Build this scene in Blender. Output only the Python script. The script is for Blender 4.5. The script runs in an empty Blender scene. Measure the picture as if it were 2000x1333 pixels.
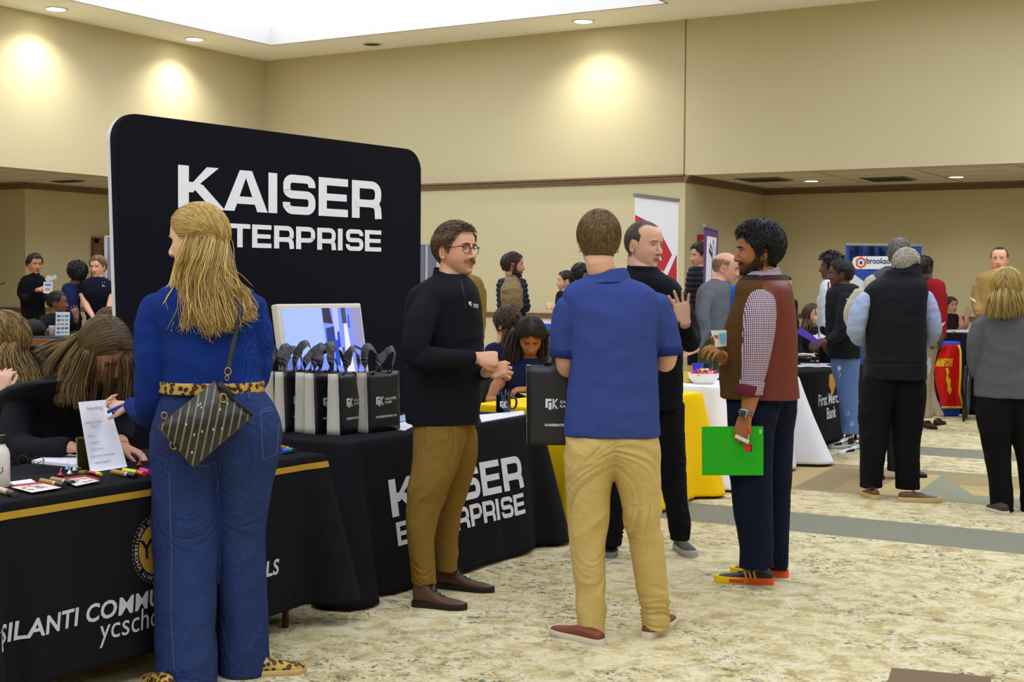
import bpy, bmesh, math, random
import numpy as np
from mathutils import Vector, Matrix, noise
random.seed(7)
PI = math.pi
scn = bpy.context.scene
COL = scn.collection
# ------------------------------------------------------------------ camera
CH = 1.48
FPX = 2778.0
YAW = math.radians(31.16)
PITCH = math.atan(106.5 / FPX)
ROLL = 0.0076
FH = Vector((-math.sin(YAW), math.cos(YAW), 0))
RT = Vector((math.cos(YAW), math.sin(YAW), 0))
ZU = Vector((0, 0, 1))
_f = (FH * math.cos(PITCH) - ZU * math.sin(PITCH)).normalized()
_u = (FH * math.sin(PITCH) + ZU * math.cos(PITCH)).normalized()
_r = (RT * math.cos(ROLL) + _u * math.sin(ROLL)).normalized()
_u2 = (-RT * math.sin(ROLL) + _u * math.cos(ROLL)).normalized()
CPOS = Vector((0, 0, CH))
cam_d = bpy.data.cameras.new('camera')
cam_d.sensor_width = 36.0
cam_d.lens = FPX / 2000 * 36.0
cam_d.clip_end = 200
cam = bpy.data.objects.new('camera', cam_d)
COL.objects.link(cam)
m = Matrix.Identity(4)
for i, v in enumerate((_r, _u2, -_f)):
 for j in range(3):
  m[j][i] = v[j]
m.translation = CPOS
cam.matrix_world = m
scn.camera = cam
def ray(px, py):
 return _f * FPX + _r * (px - 1000) + _u2 * (666.5 - py)
def W(px, py, d):
 """point seen at a pixel of the photograph, d metres ahead"""
 r = ray(px, py)
 return CPOS + r * (d / r.dot(FH))
def onz(px, py, z=0.0):
 r = ray(px, py)
 return CPOS + r * ((z - CH) / r.z)
def depth(p):
 return (p - CPOS).dot(FH)
def V(*a):
 return Vector(a)
# ------------------------------------------------------------------ colours / materials
def lin(c):
 return tuple((x / 12.92 if x <= .04045 else ((x + .055) / 1.055) ** 2.4) for x in c)
def rgb(*c):
 return lin([x / 255 for x in c])
class NT:
 def __init__(s, name):
  s.m = bpy.data.materials.new(name)
  s.m.use_nodes = True
  s.t = s.m.node_tree
  s.t.nodes.clear()
  s.out = s.t.nodes.new('ShaderNodeOutputMaterial')
 def n(s, typ, ins=None, **props):
  nd = s.t.nodes.new('ShaderNode' + typ)
  for k, v in props.items():
   setattr(nd, k, v)
  for k, v in (ins or {}).items():
   s.set(nd, k, v)
  return nd
 def set(s, nd, k, v):
  sock = nd.inputs[k]
  if isinstance(v, bpy.types.NodeSocket):
   s.t.links.new(v, sock)
  elif isinstance(v, bpy.types.Node):
   s.t.links.new(v.outputs[0], sock)
  else:
   if isinstance(v, tuple) and len(v) == 3 and sock.type == 'RGBA':
    v = v + (1,)
   sock.default_value = v
 def math(s, op, a, b=0.0, c=0.0):
  return s.n('Math', {0: a, 1: b, 2: c}, operation=op).outputs[0]
 def mix(s, f, a, b):
  nd = s.n('Mix', None, data_type='RGBA')
  s.set(nd, 0, f); s.set(nd, 6, a); s.set(nd, 7, b)
  return nd.outputs[2]
 def ramp(s, f, stops, interp='LINEAR'):
  nd = s.n('ValToRGB', {0: f})
  cr = nd.color_ramp
  cr.interpolation = interp
  while len(cr.elements) < len(stops):
   cr.elements.new(0.5)
  for e, (p, c) in zip(cr.elements, stops):
   e.position = p
   e.color = (c if isinstance(c, tuple) else (c, c, c)) + (1,)
  return nd.outputs[0]
 def coord(s, kind='Object', scale=(1, 1, 1), rot=(0, 0, 0)):
  tc = s.n('TexCoord')
  mp = s.n('Mapping', {'Vector': tc.outputs[kind], 'Scale': scale, 'Rotation': rot})
  return mp.outputs[0]
 def noise(s, vec, scale, detail=2, rough=.5, dist=0.0):
  nd = s.n('TexNoise', {'Scale': scale, 'Detail': detail, 'Roughness': rough, 'Distortion': dist})
  if vec is not None:
   s.set(nd, 'Vector', vec)
  return nd.outputs[0]
 def bsdf(s, col, rough=.8, metal=0.0, spec=.3, bump=None, bstr=.3, bdist=.01, **kw):
  b = s.n('BsdfPrincipled', {'Base Color': col, 'Roughness': rough, 'Metallic': metal, 'Specular IOR Level': spec})
  for k, v in kw.items():
   s.set(b, k, v)
  if bump is not None:
   bn = s.n('Bump', {'Height': bump, 'Strength': bstr, 'Distance': bdist})
   s.set(b, 'Normal', bn.outputs[0])
  s.t.links.new(b.outputs[0], s.out.inputs[0])
  return s.m
_mc = {}
def M(col, rough=.6, metal=0.0, spec=.3, name=None):
 """plain surface with very slight mottling"""
 key = (col, rough, metal, spec)
 if key in _mc:
  return _mc[key]
 n = NT(name or 'surface')
 c = rgb(*col)
 nz = n.noise(n.coord('Object'), 35, 3)
 k = n.ramp(nz, [(.3, tuple(x * .975 for x in c)), (.7, tuple(min(1, x * 1.02) for x in c))])
 _mc[key] = n.bsdf(k, rough, metal, spec)
 return _mc[key]
def fabric(col, rough=.95, fold=.5, weave=900, col2=None, spec=.15, foldscale=7, name='fabric', stretch=(1, 1, .45), fdist=.02, sheen=.0):
 key = ('F', col, rough, fold, weave, col2, spec, foldscale, stretch, fdist)
 if key in _mc:
  return _mc[key]
 n = NT(name)
 c = rgb(*col)
 vec = n.coord('Object')
 w = n.noise(vec, weave * .8, 2)
 if col2 is None:
  k = n.ramp(w, [(.3, tuple(x * .88 for x in c)), (.7, tuple(min(1, x * 1.12) for x in c))])
 else:
  k = n.ramp(w, [(.35, c), (.65, rgb(*col2))])
 vec2 = n.coord('Object', stretch)
 f1 = n.noise(vec2, foldscale, 3, .55, .8)
 f2 = n.noise(vec2, foldscale * 3.1, 2, .5, .5)
 h = n.math('ADD', n.math('MULTIPLY', f1, fold), n.math('MULTIPLY', f2, fold * .3))
 h = n.math('ADD', h, n.math('MULTIPLY', w, .02))
 _mc[key] = n.bsdf(k, rough, 0, spec, bump=h, bstr=.8, bdist=fdist, **({'Sheen Weight': sheen} if sheen else {}))
 return _mc[key]
def vcol_mat(name, rough=.55, spec=.3, sss=0.0, bscale=0, bstr=.1, bdist=.001, coat=0.0):
 key = ('V', name, rough, spec, sss, bscale)
 if key in _mc:
  return _mc[key]
 n = NT(name)
 a = n.n('VertexColor', None, layer_name='Col')
 bump = n.noise(n.coord('Object'), bscale, 2) if bscale else None
 kw = {}
 if sss:
  kw = {'Subsurface Weight': sss, 'Subsurface Radius': (.012, .004, .002), 'Subsurface Scale': .6}
 _mc[key] = n.bsdf(a.outputs[0], rough, 0, spec, bump=bump, bstr=bstr, bdist=bdist, **kw)
 return _mc[key]
# ------------------------------------------------------------------ mesh building
class MB:
 """collects closed shapes; build() links them as one mesh object"""
 def __init__(s):
  s.v = []; s.f = []; s.c = []; s.mi = []; s.cur = 0; s.col = None
 def add(s, vs, fs):
  o = len(s.v)
  s.v += [tuple(v) for v in vs]
  s.f += [tuple(i + o for i in f) for f in fs]
  s.mi += [s.cur] * len(fs)
  if s.col is not None:
   s.c += [s.col] * len(vs)
  return s
 def box(s, c, size, rz=0.0, mat=None):
  hx, hy, hz = size[0] / 2, size[1] / 2, size[2] / 2
  vs = [V(x, y, z) for x in (-hx, hx) for y in (-hy, hy) for z in (-hz, hz)]
  R = mat.to_3x3() if mat is not None else Matrix.Rotation(rz, 3, 'Z')
  vs = [R @ v + Vector(c) for v in vs]
  return s.add(vs, [(0, 1, 3, 2), (4, 6, 7, 5), (0, 4, 5, 1), (2, 3, 7, 6), (0, 2, 6, 4), (1, 5, 7, 3)])
 def rbox(s, c, size, r, rz=0.0, axis='Z', seg=5, mat=None):
  """box with rounded vertical edges and soft top/bottom rim"""
  hx, hy, hz = size[0] / 2, size[1] / 2, size[2] / 2
  r = min(r, hx * .98, hy * .98)
  R = mat.to_3x3() if mat is not None else Matrix.Rotation(rz, 3, 'Z')
  def ring(z, ins):
   out = []
   for cx, cy, a0 in ((hx - r, hy - r, 0), (-hx + r, hy - r, 90), (-hx + r, -hy + r, 180), (hx - r, -hy + r, 270)):
    for k in range(seg + 1):
     a = math.radians(a0 + 90 * k / seg)
     out.append(R @ V(cx + math.cos(a) * (r - ins), cy + math.sin(a) * (r - ins), z) + Vector(c))
   return out
  e = min(r, hz) * .3
  return s.rings([ring(-hz, e), ring(-hz + e, 0), ring(hz - e, 0), ring(hz, e)])
 def rings(s, rs, cap=True, closed=False):
  n = len(rs[0]); vs = [p for r in rs for p in r]; fs = []
  m_ = len(rs) if closed else len(rs) - 1
  for i in range(m_):
   a, b = i * n, ((i + 1) % len(rs)) * n
   for k in range(n):
    k2 = (k + 1) % n
    fs.append((a + k, a + k2, b + k2, b + k))
  if cap and not closed:
   fs.append(tuple(range(n - 1, -1, -1)))
   o = (len(rs) - 1) * n
   fs.append(tuple(o + i for i in range(n)))
  return s.add(vs, fs)
 def tube(s, pts, rad, seg=10, flat=None, up=None, smooth=0, roundend=False):
  pts = [Vector(p) for p in pts]
  rad = [rad] * len(pts) if isinstance(rad, (int, float)) else list(rad)
  if smooth:
   pts, rad = crom(pts, rad, smooth)
  if roundend:
   d0 = (pts[0] - pts[1]).normalized(); d1 = (pts[-1] - pts[-2]).normalized()
   r0, r1 = rad[0], rad[-1]
   f0 = r0 if not isinstance(r0, tuple) else min(r0); f1 = r1 if not isinstance(r1, tuple) else min(r1)
   sc = lambda r, k: r * k if not isinstance(r, tuple) else (r[0] * k, r[1] * k)
   pts = [pts[0] + d0 * f0, pts[0] + d0 * f0 * .8, pts[0] + d0 * f0 * .4] + pts + [pts[-1] + d1 * f1 * .4, pts[-1] + d1 * f1 * .8, pts[-1] + d1 * f1]
   rad = [sc(r0, .05), sc(r0, .6), sc(r0, .9)] + rad + [sc(r1, .9), sc(r1, .6), sc(r1, .05)]
  n = len(pts); rs = []
  prev = None
  for i, p in enumerate(pts):
   t = (pts[min(i + 1, n - 1)] - pts[max(i - 1, 0)]).normalized()
   if prev is None:
    a = Vector(up) if up is not None else (ZU if abs(t.z) < .9 else V(1, 0, 0))
   else:
    a = prev
   a = (a - t * a.dot(t)).normalized()
   prev = a
   b = t.cross(a)
   r = rad[i]
   ra, rb = r if isinstance(r, tuple) else (r, r)
   if flat:
    rb *= flat
   rs.append([p + a * (math.cos(2 * PI * k / seg) * ra) + b * (math.sin(2 * PI * k / seg) * rb) for k in range(seg)])
  return s.rings(rs)
 def ell(s, c, r, mat=None, nu=16, nv=10):
  R = mat.to_3x3() if mat is not None else Matrix.Identity(3)
  rx, ry, rz = (r, r, r) if isinstance(r, (int, float)) else r
  c = Vector(c); rs = []
  for j in range(nv + 1):
   ph = -PI / 2 + PI * (j * .98 + .01 * nv) / nv
   rs.append([c + R @ V(rx * math.cos(ph) * math.cos(2 * PI * k / nu), ry * math.cos(ph) * math.sin(2 * PI * k / nu), rz * math.sin(ph)) for k in range(nu)])
  return s.rings(rs)
 def lathe(s, c, prof, seg=24, mat=None):
  R = mat.to_3x3() if mat is not None else Matrix.Identity(3)
  c = Vector(c)
  return s.rings([[c + R @ V(r * math.cos(2 * PI * k / seg), r * math.sin(2 * PI * k / seg), z) for k in range(seg)] for r, z in prof])
 def prism(s, poly, o, ux, uy, th):
  """2-D polygon in the plane o+ux,uy given thickness th along the normal"""
  o = Vector(o); ux = Vector(ux); uy = Vector(uy)
  nrm = ux.cross(uy).normalized() * th
  a = [o + ux * x + uy * y for x, y in poly]
  b = [p + nrm for p in a]
  n = len(a)
  fs = [tuple(range(n - 1, -1, -1)), tuple(range(n, 2 * n))] + [(i, (i + 1) % n, n + (i + 1) % n, n + i) for i in range(n)]
  return s.add(a + b, fs)
 def grid(s, fn, nu, nv, thick=None):
  P = [[Vector(fn(i / nu, j / nv)) for i in range(nu + 1)] for j in range(nv + 1)]
  w = nu + 1
  vs = [p for r in P for p in r]
  fs = [(j * w + i, j * w + i + 1, (j + 1) * w + i + 1, (j + 1) * w + i) for j in range(nv) for i in range(nu)]
  return s.add(vs, fs)
 def mesh(s, name='mesh'):
  me = bpy.data.meshes.new(name)
  me.from_pydata(s.v, [], s.f)
  me.validate(); me.update()
  return me
 def build(s, name, mats, parent=None, origin=None, smooth=False, bevel=0, solid=0, subs=0, angle=None):
  o0 = Vector(origin) if origin is not None else Vector((0, 0, 0))
  if parent is not None and origin is None:
   o0 = wloc(parent)
  me = bpy.data.meshes.new(name)
  me.from_pydata([(v[0] - o0.x, v[1] - o0.y, v[2] - o0.z) for v in s.v], [], s.f)
  me.update()
  if s.c and len(s.c) == len(s.v):
   at = me.color_attributes.new('Col', 'FLOAT_COLOR', 'POINT')
   at.data.foreach_set('color', np.array([tuple(c) + (1,) for c in s.c], np.float32).ravel())
  if not isinstance(mats, (list, tuple)):
   mats = [mats]
  for mm in mats:
   me.materials.append(mm)
  if len(mats) > 1:
   me.polygons.foreach_set('material_index', s.mi)
  bm_ = bmesh.new(); bm_.from_mesh(me); bmesh.ops.recalc_face_normals(bm_, faces=bm_.faces[:]); bm_.to_mesh(me); bm_.free()
  if smooth:
   me.polygons.foreach_set('use_smooth', [True] * len(me.polygons))
   if angle:
    try: me.set_sharp_from_angle(angle=math.radians(angle))
    except Exception: pass
  o = bpy.data.objects.new(name, me)
  COL.objects.link(o)
  place(o, parent, o0)
  if solid:
   md = o.modifiers.new('solid', 'SOLIDIFY'); md.thickness = solid; md.offset = 0
  if bevel:
   md = o.modifiers.new('bevel', 'BEVEL'); md.width = bevel; md.segments = 2; md.limit_method = 'ANGLE'
  if subs:
   md = o.modifiers.new('sub', 'SUBSURF'); md.levels = subs; md.render_levels = subs
  return o
def wloc(o):
 p = Vector(o.location)
 while o.parent is not None:
  o = o.parent
  p += Vector(o.location)
 return p
def place(o, parent, wpos):
 if parent is not None:
  o.parent = parent
  o.location = Vector(wpos) - wloc(parent)
 else:
  o.location = wpos
def crom(pts, rad, k):
 """Catmull-Rom through points and radii"""
 n = len(pts); P = []; R = []
 tup = isinstance(rad[0], tuple)
 g = lambda i: min(max(i, 0), n - 1)
 for i in range(n - 1):
  for j in range(k):
   t = j / k
   c = [(-t + 2 * t * t - t ** 3) / 2, (2 - 5 * t * t + 3 * t ** 3) / 2, (t + 4 * t * t - 3 * t ** 3) / 2, (-t * t + t ** 3) / 2]
   idx = [g(i - 1), g(i), g(i + 1), g(i + 2)]
   P.append(sum((pts[q] * w for q, w in zip(idx, c)), Vector((0, 0, 0))))
   if tup:
    R.append(tuple(max(1e-4, sum(rad[q][a] * w for q, w in zip(idx, c))) for a in (0, 1)))
   else:
    R.append(max(1e-4, sum(rad[q] * w for q, w in zip(idx, c))))
 P.append(pts[-1]); R.append(rad[-1])
 return P, R
def tag(o, label=None, cat=None, group=None, kind=None):
 if label: o['label'] = label
 if cat: o['category'] = cat
 if group: o['group'] = group
 if kind: o['kind'] = kind
 return o
def empty(name, loc, label=None, cat=None, group=None):
 o = bpy.data.objects.new(name, None)
 o.empty_display_size = .1
 COL.objects.link(o)
 o.location = loc
 return tag(o, label, cat, group)
def struct(mb, name, mats, **kw):
 o = mb.build(name, mats, **kw)
 o['kind'] = 'structure'
 return o
# ------------------------------------------------------------------ lettering
def stroke_poly(path, w):
 """thick open stroke with mitred corners as one polygon"""
 q = [path[0]]
 for p in path[1:]:
  if math.hypot(p[0] - q[-1][0], p[1] - q[-1][1]) > .012: q.append(p)
 path[:] = q
 n = len(path); L = []; Rr = []
 for i, p in enumerate(path):
  p = Vector(p)
  d0 = (p - Vector(path[i - 1])).normalized() if i else None
  d1 = (Vector(path[i + 1]) - p).normalized() if i < n - 1 else None
  if d0 is None: d0 = d1
  if d1 is None: d1 = d0
  t = (d0 + d1).normalized()
  nn = Vector((-t.y, t.x))
  k = 1 / max(.4, nn.dot(Vector((-d0.y, d0.x))))
  L.append(tuple(p + nn * (w / 2 * k))); Rr.append(tuple(p - nn * (w / 2 * k)))
 return L, Rr
def arc(cx, cy, r, a0, a1, n=6):
 return [(cx + r * math.cos(math.radians(a0 + (a1 - a0) * i / n)), cy + r * math.sin(math.radians(a0 + (a1 - a0) * i / n))) for i in range(n + 1)]
def wide_glyph(ch):
 """square wide letters: list of (path, width), in a 1-high box; returns strokes, advance"""
 s = .24; h = s / 2; w = .98
 r = .2
 if ch == 'K': return [([(h, 0), (h, 1)], s + .02), ([(s * .7, .46), (1.0, 1.0)], .0), ([], 0)], 1.12
 if ch == 'I': return [([(h, 0), (h, 1)], s)], .38
 if ch == 'E': return [([(h, 0), (h, 1)], s), ([(h, h * .82), (.88, h * .82)], s * .82), ([(h, 1 - h * .82), (.88, 1 - h * .82)], s * .82), ([(h, .5), (.84, .5)], s * .76)], 1.0
 if ch == 'T': return [([(.46, 0), (.46, 1)], s), ([(0, 1 - h * .82), (.92, 1 - h * .82)], s * .82)], 1.0
 if ch == 'N': return [([(h, 0), (h, 1)], s), ([(.9 - h, 0), (.9 - h, 1)], s)], 1.02
 if ch in 'PR':
  x1 = .94 - h; t = .1
  bowl = [(h, 1 - t), (x1 - r, 1 - t)] + arc(x1 - r, 1 - t - r, r, 90, 0) + arc(x1 - r, .42 + r - .02, r, 0, -90) + [(h, .4)]
  st = [([(h, 0), (h, 1)], s), (bowl, s * .84)]
  if ch == 'R':
   st.append(([(x1 - r * 1.2, .4)] + arc(x1 - r + .02, .4 - r * .9, r * .9, 80, 0) + [(x1 + .02, 0)], s * .9))
  return st, 1.04
 if ch == 'S':
  x1 = .96 - h; t = .1; q = .16
  p = [(x1, .70)] + arc(x1 - q, 1 - t - q, q, 0, 90) + arc(h + q, 1 - t - q, q, 90, 180) + arc(h + q, .5 + q + .0, q, 180, 270) + arc(x1 - q, .5 - q, q, 90, 0) + arc(x1 - q, t + q, q, 0, -90) + arc(h + q, t + q, q, -90, -180) + [(h, .30)]
  return [(p, s * .84)], 1.04
 return [], .5
def wide_text(txt):
 """polygons (quads) of a line of wide letters, height 1; returns quads, total width"""
 out = []; x = 0.0
 for ch in txt:
  if ch == ' ':
   x += .5; continue
  st, adv = wide_glyph(ch)
  if ch == 'K':
   out.append([(x, 0), (x + .26, 0), (x + .26, 1), (x, 1)])
   out.append([(x + .26, .38), (x + .26, .62), (x + .36, .62), (x + .36, .38)])
   out.append([(x + .36, .62), (x + .36, .38), (x + .56, .62), (x + 1.0, 1), (x + .70, 1)])
   out.append([(x + .40, .45), (x + .84, 0), (x + 1.16, 0), (x + .60, .57), (x + .48, .60)])
  elif ch == 'A':
   out.append([(x, 0), (x + .28, 0), (x + .58, .82), (x + .58, 1), (x + .42, 1)])
   out.append([(x + 1.16, 0), (x + .74, 1), (x + .58, 1), (x + .58, .82), (x + .88, 0)])
   out.append([(x + .27, .18), (x + .89, .18), (x + .82, .36), (x + .34, .36)])
   adv = 1.18
  elif ch == 'N':
   out.append([(x, 0), (x + .23, 0), (x + .23, 1), (x, 1)])
   out.append([(x + .67, 0), (x + .90, 0), (x + .90, 1), (x + .67, 1)])
   out.append([(x + .0, 1), (x + .24, 1), (x + .90, 0), (x + .66, 0)])
  else:
   for path, w in st:
    if len(path) < 2: continue
    L, R_ = stroke_poly(path, w)
    for i in range(len(path) - 1):
     out.append([(x + L[i][0], L[i][1]), (x + R_[i][0], R_[i][1]), (x + R_[i + 1][0], R_[i + 1][1]), (x + L[i + 1][0], L[i + 1][1])])
  x += adv
 return out, x - .08
def subdiv_poly(poly, mx):
 """cut a polygon into vertical slabs no wider than mx so it can lie on a curved cloth"""
 xs = [p[0] for p in poly]; lo, hi = min(xs), max(xs)
 n = max(1, int(math.ceil((hi - lo) / mx)))
 def clip(pl, x, keep):
  o = []
  for i in range(len(pl)):
   a, b = pl[i], pl[(i + 1) % len(pl)]
   ia = (a[0] >= x) if keep > 0 else (a[0] <= x); ib = (b[0] >= x) if keep > 0 else (b[0] <= x)
   if ia: o.append(a)
   if ia != ib:
    t = (x - a[0]) / (b[0] - a[0]); o.append((x, a[1] + (b[1] - a[1]) * t))
  return o
 out = []
 for i in range(n):
  a, b = lo + (hi - lo) * i / n, lo + (hi - lo) * (i + 1) / n
  c = clip(clip(poly, a, 1), b, -1)
  if len(c) >= 3: out.append(c)
 return out
def wide_on(mb, txt, fn, x0, y0, h, width=None, mx=.05, nv=V(1, 0, 0)):
 """letters laid on a surface: fn(x, y) -> world point"""
 q, w = wide_text(txt)
 sx = (width / w) if width else h
 for kq, poly in enumerate(q):
  pl = [(x0 + x * sx, y0 + y * h) for x, y in poly]
  for piece in subdiv_poly(pl, mx):
   mb.add([fn(x, y) + nv * (.00016 * (kq % 24)) for x, y in piece], [tuple(range(len(piece)))])
def font_polys(txt, size=1.0, bold=0.0, shear=0.0, align='LEFT', spacing=1.0):
 cu = bpy.data.curves.new('t', 'FONT')
 cu.body = txt; cu.size = size; cu.offset = bold; cu.shear = shear; cu.align_x = align
 cu.space_character = spacing
 cu.resolution_u = 3
 ob = bpy.data.objects.new('t', cu); COL.objects.link(ob)
 me = bpy.data.meshes.new_from_object(ob.evaluated_get(bpy.context.evaluated_depsgraph_get()))
 vs = [(v.co.x, v.co.y) for v in me.vertices]; fs = [tuple(p.vertices) for p in me.polygons]
 bpy.data.objects.remove(ob); bpy.data.curves.remove(cu); bpy.data.meshes.remove(me)
 return vs, fs
def font_on(mb, txt, fn, x0, y0, size, bold=0.0, shear=0.0, align='LEFT', sx=1.0, cut=0, spacing=1.0):
 vs, fs = font_polys(txt, size, bold, shear, align, spacing)
 if cut:
  for f in fs:
   pl = [(x0 + vs[i][0] * sx, y0 + vs[i][1]) for i in f]
   for piece in subdiv_poly(pl, cut):
    mb.add([fn(x, y) for x, y in piece], [tuple(range(len(piece)))])
 else:
  mb.add([fn(x0 + x * sx, y0 + y) for x, y in vs], fs)
def plane_fn(o, ux, uy, off=0.0):
 o = Vector(o); ux = Vector(ux).normalized(); uy = Vector(uy).normalized()
 n = ux.cross(uy) * off
 return lambda x, y: o + ux * x + uy * y + n
LIGHT_TRAY = 1.7
scn.view_settings.view_transform = 'Standard'
scn.view_settings.look = 'None'
scn.view_settings.gamma = 1
scn.view_settings.exposure = 0.74
scn.view_settings.use_curve_mapping = False
try:
 scn.cycles.use_denoising = True
 scn.cycles.denoiser = 'OPENIMAGEDENOISE'
 scn.cycles.use_adaptive_sampling = True
 scn.cycles.adaptive_threshold = 0.025
 scn.cycles.max_bounces = 8
 scn.cycles.diffuse_bounces = 5
 scn.cycles.sample_clamp_indirect = 6
 scn.cycles.caustics_reflective = False
 scn.cycles.caustics_refractive = False
except Exception:
 pass
wd = bpy.data.worlds.new('world'); scn.world = wd
wd.use_nodes = True
wd.node_tree.nodes['Background'].inputs[0].default_value = (.8, .85, 1, 1)
wd.node_tree.nodes['Background'].inputs[1].default_value = 0.02
# ------------------------------------------------------------------ room shell
ZC, ZS = 4.95, 2.94          # high ceiling, lowered edge ceiling
XL, YB = -14.8, 17.0         # left wall, back wall
XA, YA = -16.77, 19.8        # rear walls of the lowered bays
XR, YN = 7.0, -5.0
XCN = -7.67                  # corner of the back wall
def wallpaper():
 n = NT('wallpaper')
 vec = n.coord('Object')
 c1 = n.noise(vec, 240, 2)
 vec2 = n.coord('Object', (1, 1, 25))
 c2 = n.noise(vec2, 30, 2)
 k = n.ramp(c1, [(.3, rgb(190, 179, 143)), (.7, rgb(204, 193, 158))])
 k = n.mix(n.math('MULTIPLY', c2, .25), k, rgb(184, 173, 136))
 return n.bsdf(k, .92, 0, .15, bump=c2, bstr=.15, bdist=.004)
m_wall = wallpaper()
m_trim = M((124, 98, 76), .5, 0, .3)
m_ceil = M((250, 247, 244), .95, 0, .1)
m_white = M((222, 219, 216), .8, 0, .2)
def carpet():
 n = NT('carpet')
 tc = n.n('TexCoord'); P = tc.outputs['Object']
 sep = n.n('SeparateXYZ', {0: P}); X, Y = sep.outputs[0], sep.outputs[1]
 # floral field
 big = n.noise(P, 1.5, 4, .6, .8)
 fine = n.noise(P, 55, 3, .7)
 mid = n.noise(P, 8, 4, .68, .6)
 cream, tan, sand = rgb(214, 203, 166), rgb(170, 150, 106), rgb(196, 181, 136)
 base = n.ramp(n.math('ADD', n.math('MULTIPLY', mid, .75), n.math('MULTIPLY', fine, .25)), [(.36, tan), (.47, sand), (.56, cream), (.75, rgb(210, 204, 178))])
 # sage flecks, gathered where the large pattern is strong
 fl = n.noise(P, 20, 4, .72, .9)
 fl2 = n.noise(P, 70, 2, .6)
 reg = n.ramp(big, [(.44, 0.0), (.56, 1.0)])
 fk = n.ramp(n.math('ADD', n.math('MULTIPLY', fl, .7), n.math('MULTIPLY', fl2, .3)), [(.535, 0.0), (.565, 1.0)])
 fleck = n.math('MULTIPLY', fk, n.math('ADD', n.math('MULTIPLY', reg, .85), .12))
 col = n.mix(n.math("MULTIPLY", fleck, .9), base, rgb(74, 90, 82))
 fk3 = n.ramp(n.noise(P, 38, 4, .7, 1.0), [(.58, 0.0), (.64, 1.0)])
 col = n.mix(n.math('MULTIPLY', fk3, .5), col, rgb(130, 112, 74))
 # pale scroll outlines
 ws = n.noise(P, 1.6, 1, .4, .5)
 ln = n.math('ABSOLUTE', n.math('SUBTRACT', n.math('FRACT', n.math('MULTIPLY', ws, 7.0)), .5))
 line = n.ramp(ln, [(.0, 1.0), (.012, 1.0), (.024, 0.0)])
 col = n.mix(n.math("MULTIPLY", line, .45), col, rgb(222, 216, 196))
 # plain grey-green bands
 def between(a, b):
  return n.math('MULTIPLY', n.math('GREATER_THAN', Y, a), n.math('LESS_THAN', Y, b))
 g = n.ramp(fine, [(.3, rgb(112, 114, 98)), (.7, rgb(142, 142, 124))])
 b1 = n.math('MAXIMUM', between(8.27, 8.99), between(12.75, 13.45))
 col = n.mix(b1, col, g)
 # chevron plank band
 ph = n.math('FRACT', n.math('MULTIPLY', n.math('ADD', X, 43.1), 1 / 2.6))
 # a block of planks lies across the band, the next one along it
 cross = n.math('LESS_THAN', n.math('ADD', ph, n.math('MULTIPLY', n.math('SUBTRACT', Y, 10.7), .18)), .6)
 i1 = n.math('FLOOR', n.math('MULTIPLY', n.math('ADD', X, n.math('MULTIPLY', Y, .1)), 3.4))
 i2 = n.math('ADD', n.math('FLOOR', n.math('MULTIPLY', Y, 4.2)), 77.3)
 idx = n.math('ADD', n.math('MULTIPLY', cross, i1), n.math('MULTIPLY', n.math('SUBTRACT', 1.0, cross), i2))
 wn = n.n('TexWhiteNoise', {'W': idx}, noise_dimensions='1D').outputs[0]
 pk = n.ramp(wn, [(.0, rgb(186, 164, 112)), (.3, rgb(146, 128, 96)), (.5, rgb(140, 146, 124)), (.65, rgb(196, 174, 122)), (.85, rgb(160, 140, 102))], 'CONSTANT')
 pk = n.mix(n.math('MULTIPLY', fine, .5), pk, rgb(150, 136, 104))
 col = n.mix(between(10.02, 11.55), col, pk)
 edge = n.math('MAXIMUM', between(10.02, 10.12), between(11.45, 11.7))
 col = n.mix(edge, col, rgb(150, 138, 108))
 return n.bsdf(col, 1.0, 0, .05, bump=fine, bstr=.4, bdist=.006)
b = MB().box(((-18.6 + XR) / 2, (YN + YA) / 2, -.05), (XR + 18.6, YA - YN, .1))
struct(b, 'floor', carpet())
# back wall: solid lower part up to the corner, full-width upper part
b = MB()
b.box(((XL + XCN) / 2, YB + .15, ZC / 2), (XCN - XL, .3, ZC))
b.box(((XCN + XR) / 2, YB + .15, (ZC + ZS) / 2), (XR - XCN, .3, ZC - ZS))
struct(b, 'wall_back', m_wall)
b = MB().box((XCN - .15, (YB + .3 + YA) / 2, ZS / 2), (.3, YA - YB - .3, ZS))
struct(b, 'wall_return', m_wall)
b = MB().box(((XCN - .3 + XR) / 2, YA + .1, ZS / 2), (XR - XCN + .3, .2, ZS + .1))
struct(b, 'wall_rear', m_wall)
b = MB()
b.box((XL - .15, (YN + YB + .3) / 2, (ZC + ZS) / 2), (.3, YB + .3 - YN, ZC - ZS))
b.box((XL - .15, 16.95, ZS / 2), (.3, .7, ZS))
struct(b, 'wall_left', m_wall)
b = MB().box((XA - .1, (14.05 + YB + .3) / 2, ZS / 2), (.2, YB + .3 - 14.05, ZS))
b.box((XA - .95, 14.15, ZS / 2), (1.5, .2, ZS))
b.box((-18.5, (YN + 14.1) / 2, ZS / 2), (.2, 14.1 - YN, ZS))
b.box(((XA + XL - .3) / 2, YB + .2, ZS / 2), (XL - .3 - XA, .2, ZS))
struct(b, 'wall_far', m_wall)
struct(MB().box((XR + .1, (YN + YA) / 2, ZC / 2), (.2, YA - YN, ZC)), 'wall_right', m_wall)
struct(MB().box(((-18.6 + XR) / 2, YN - .1, ZC / 2), (XR + 18.6, .2, ZC)), 'wall_near', m_wall)
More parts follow.
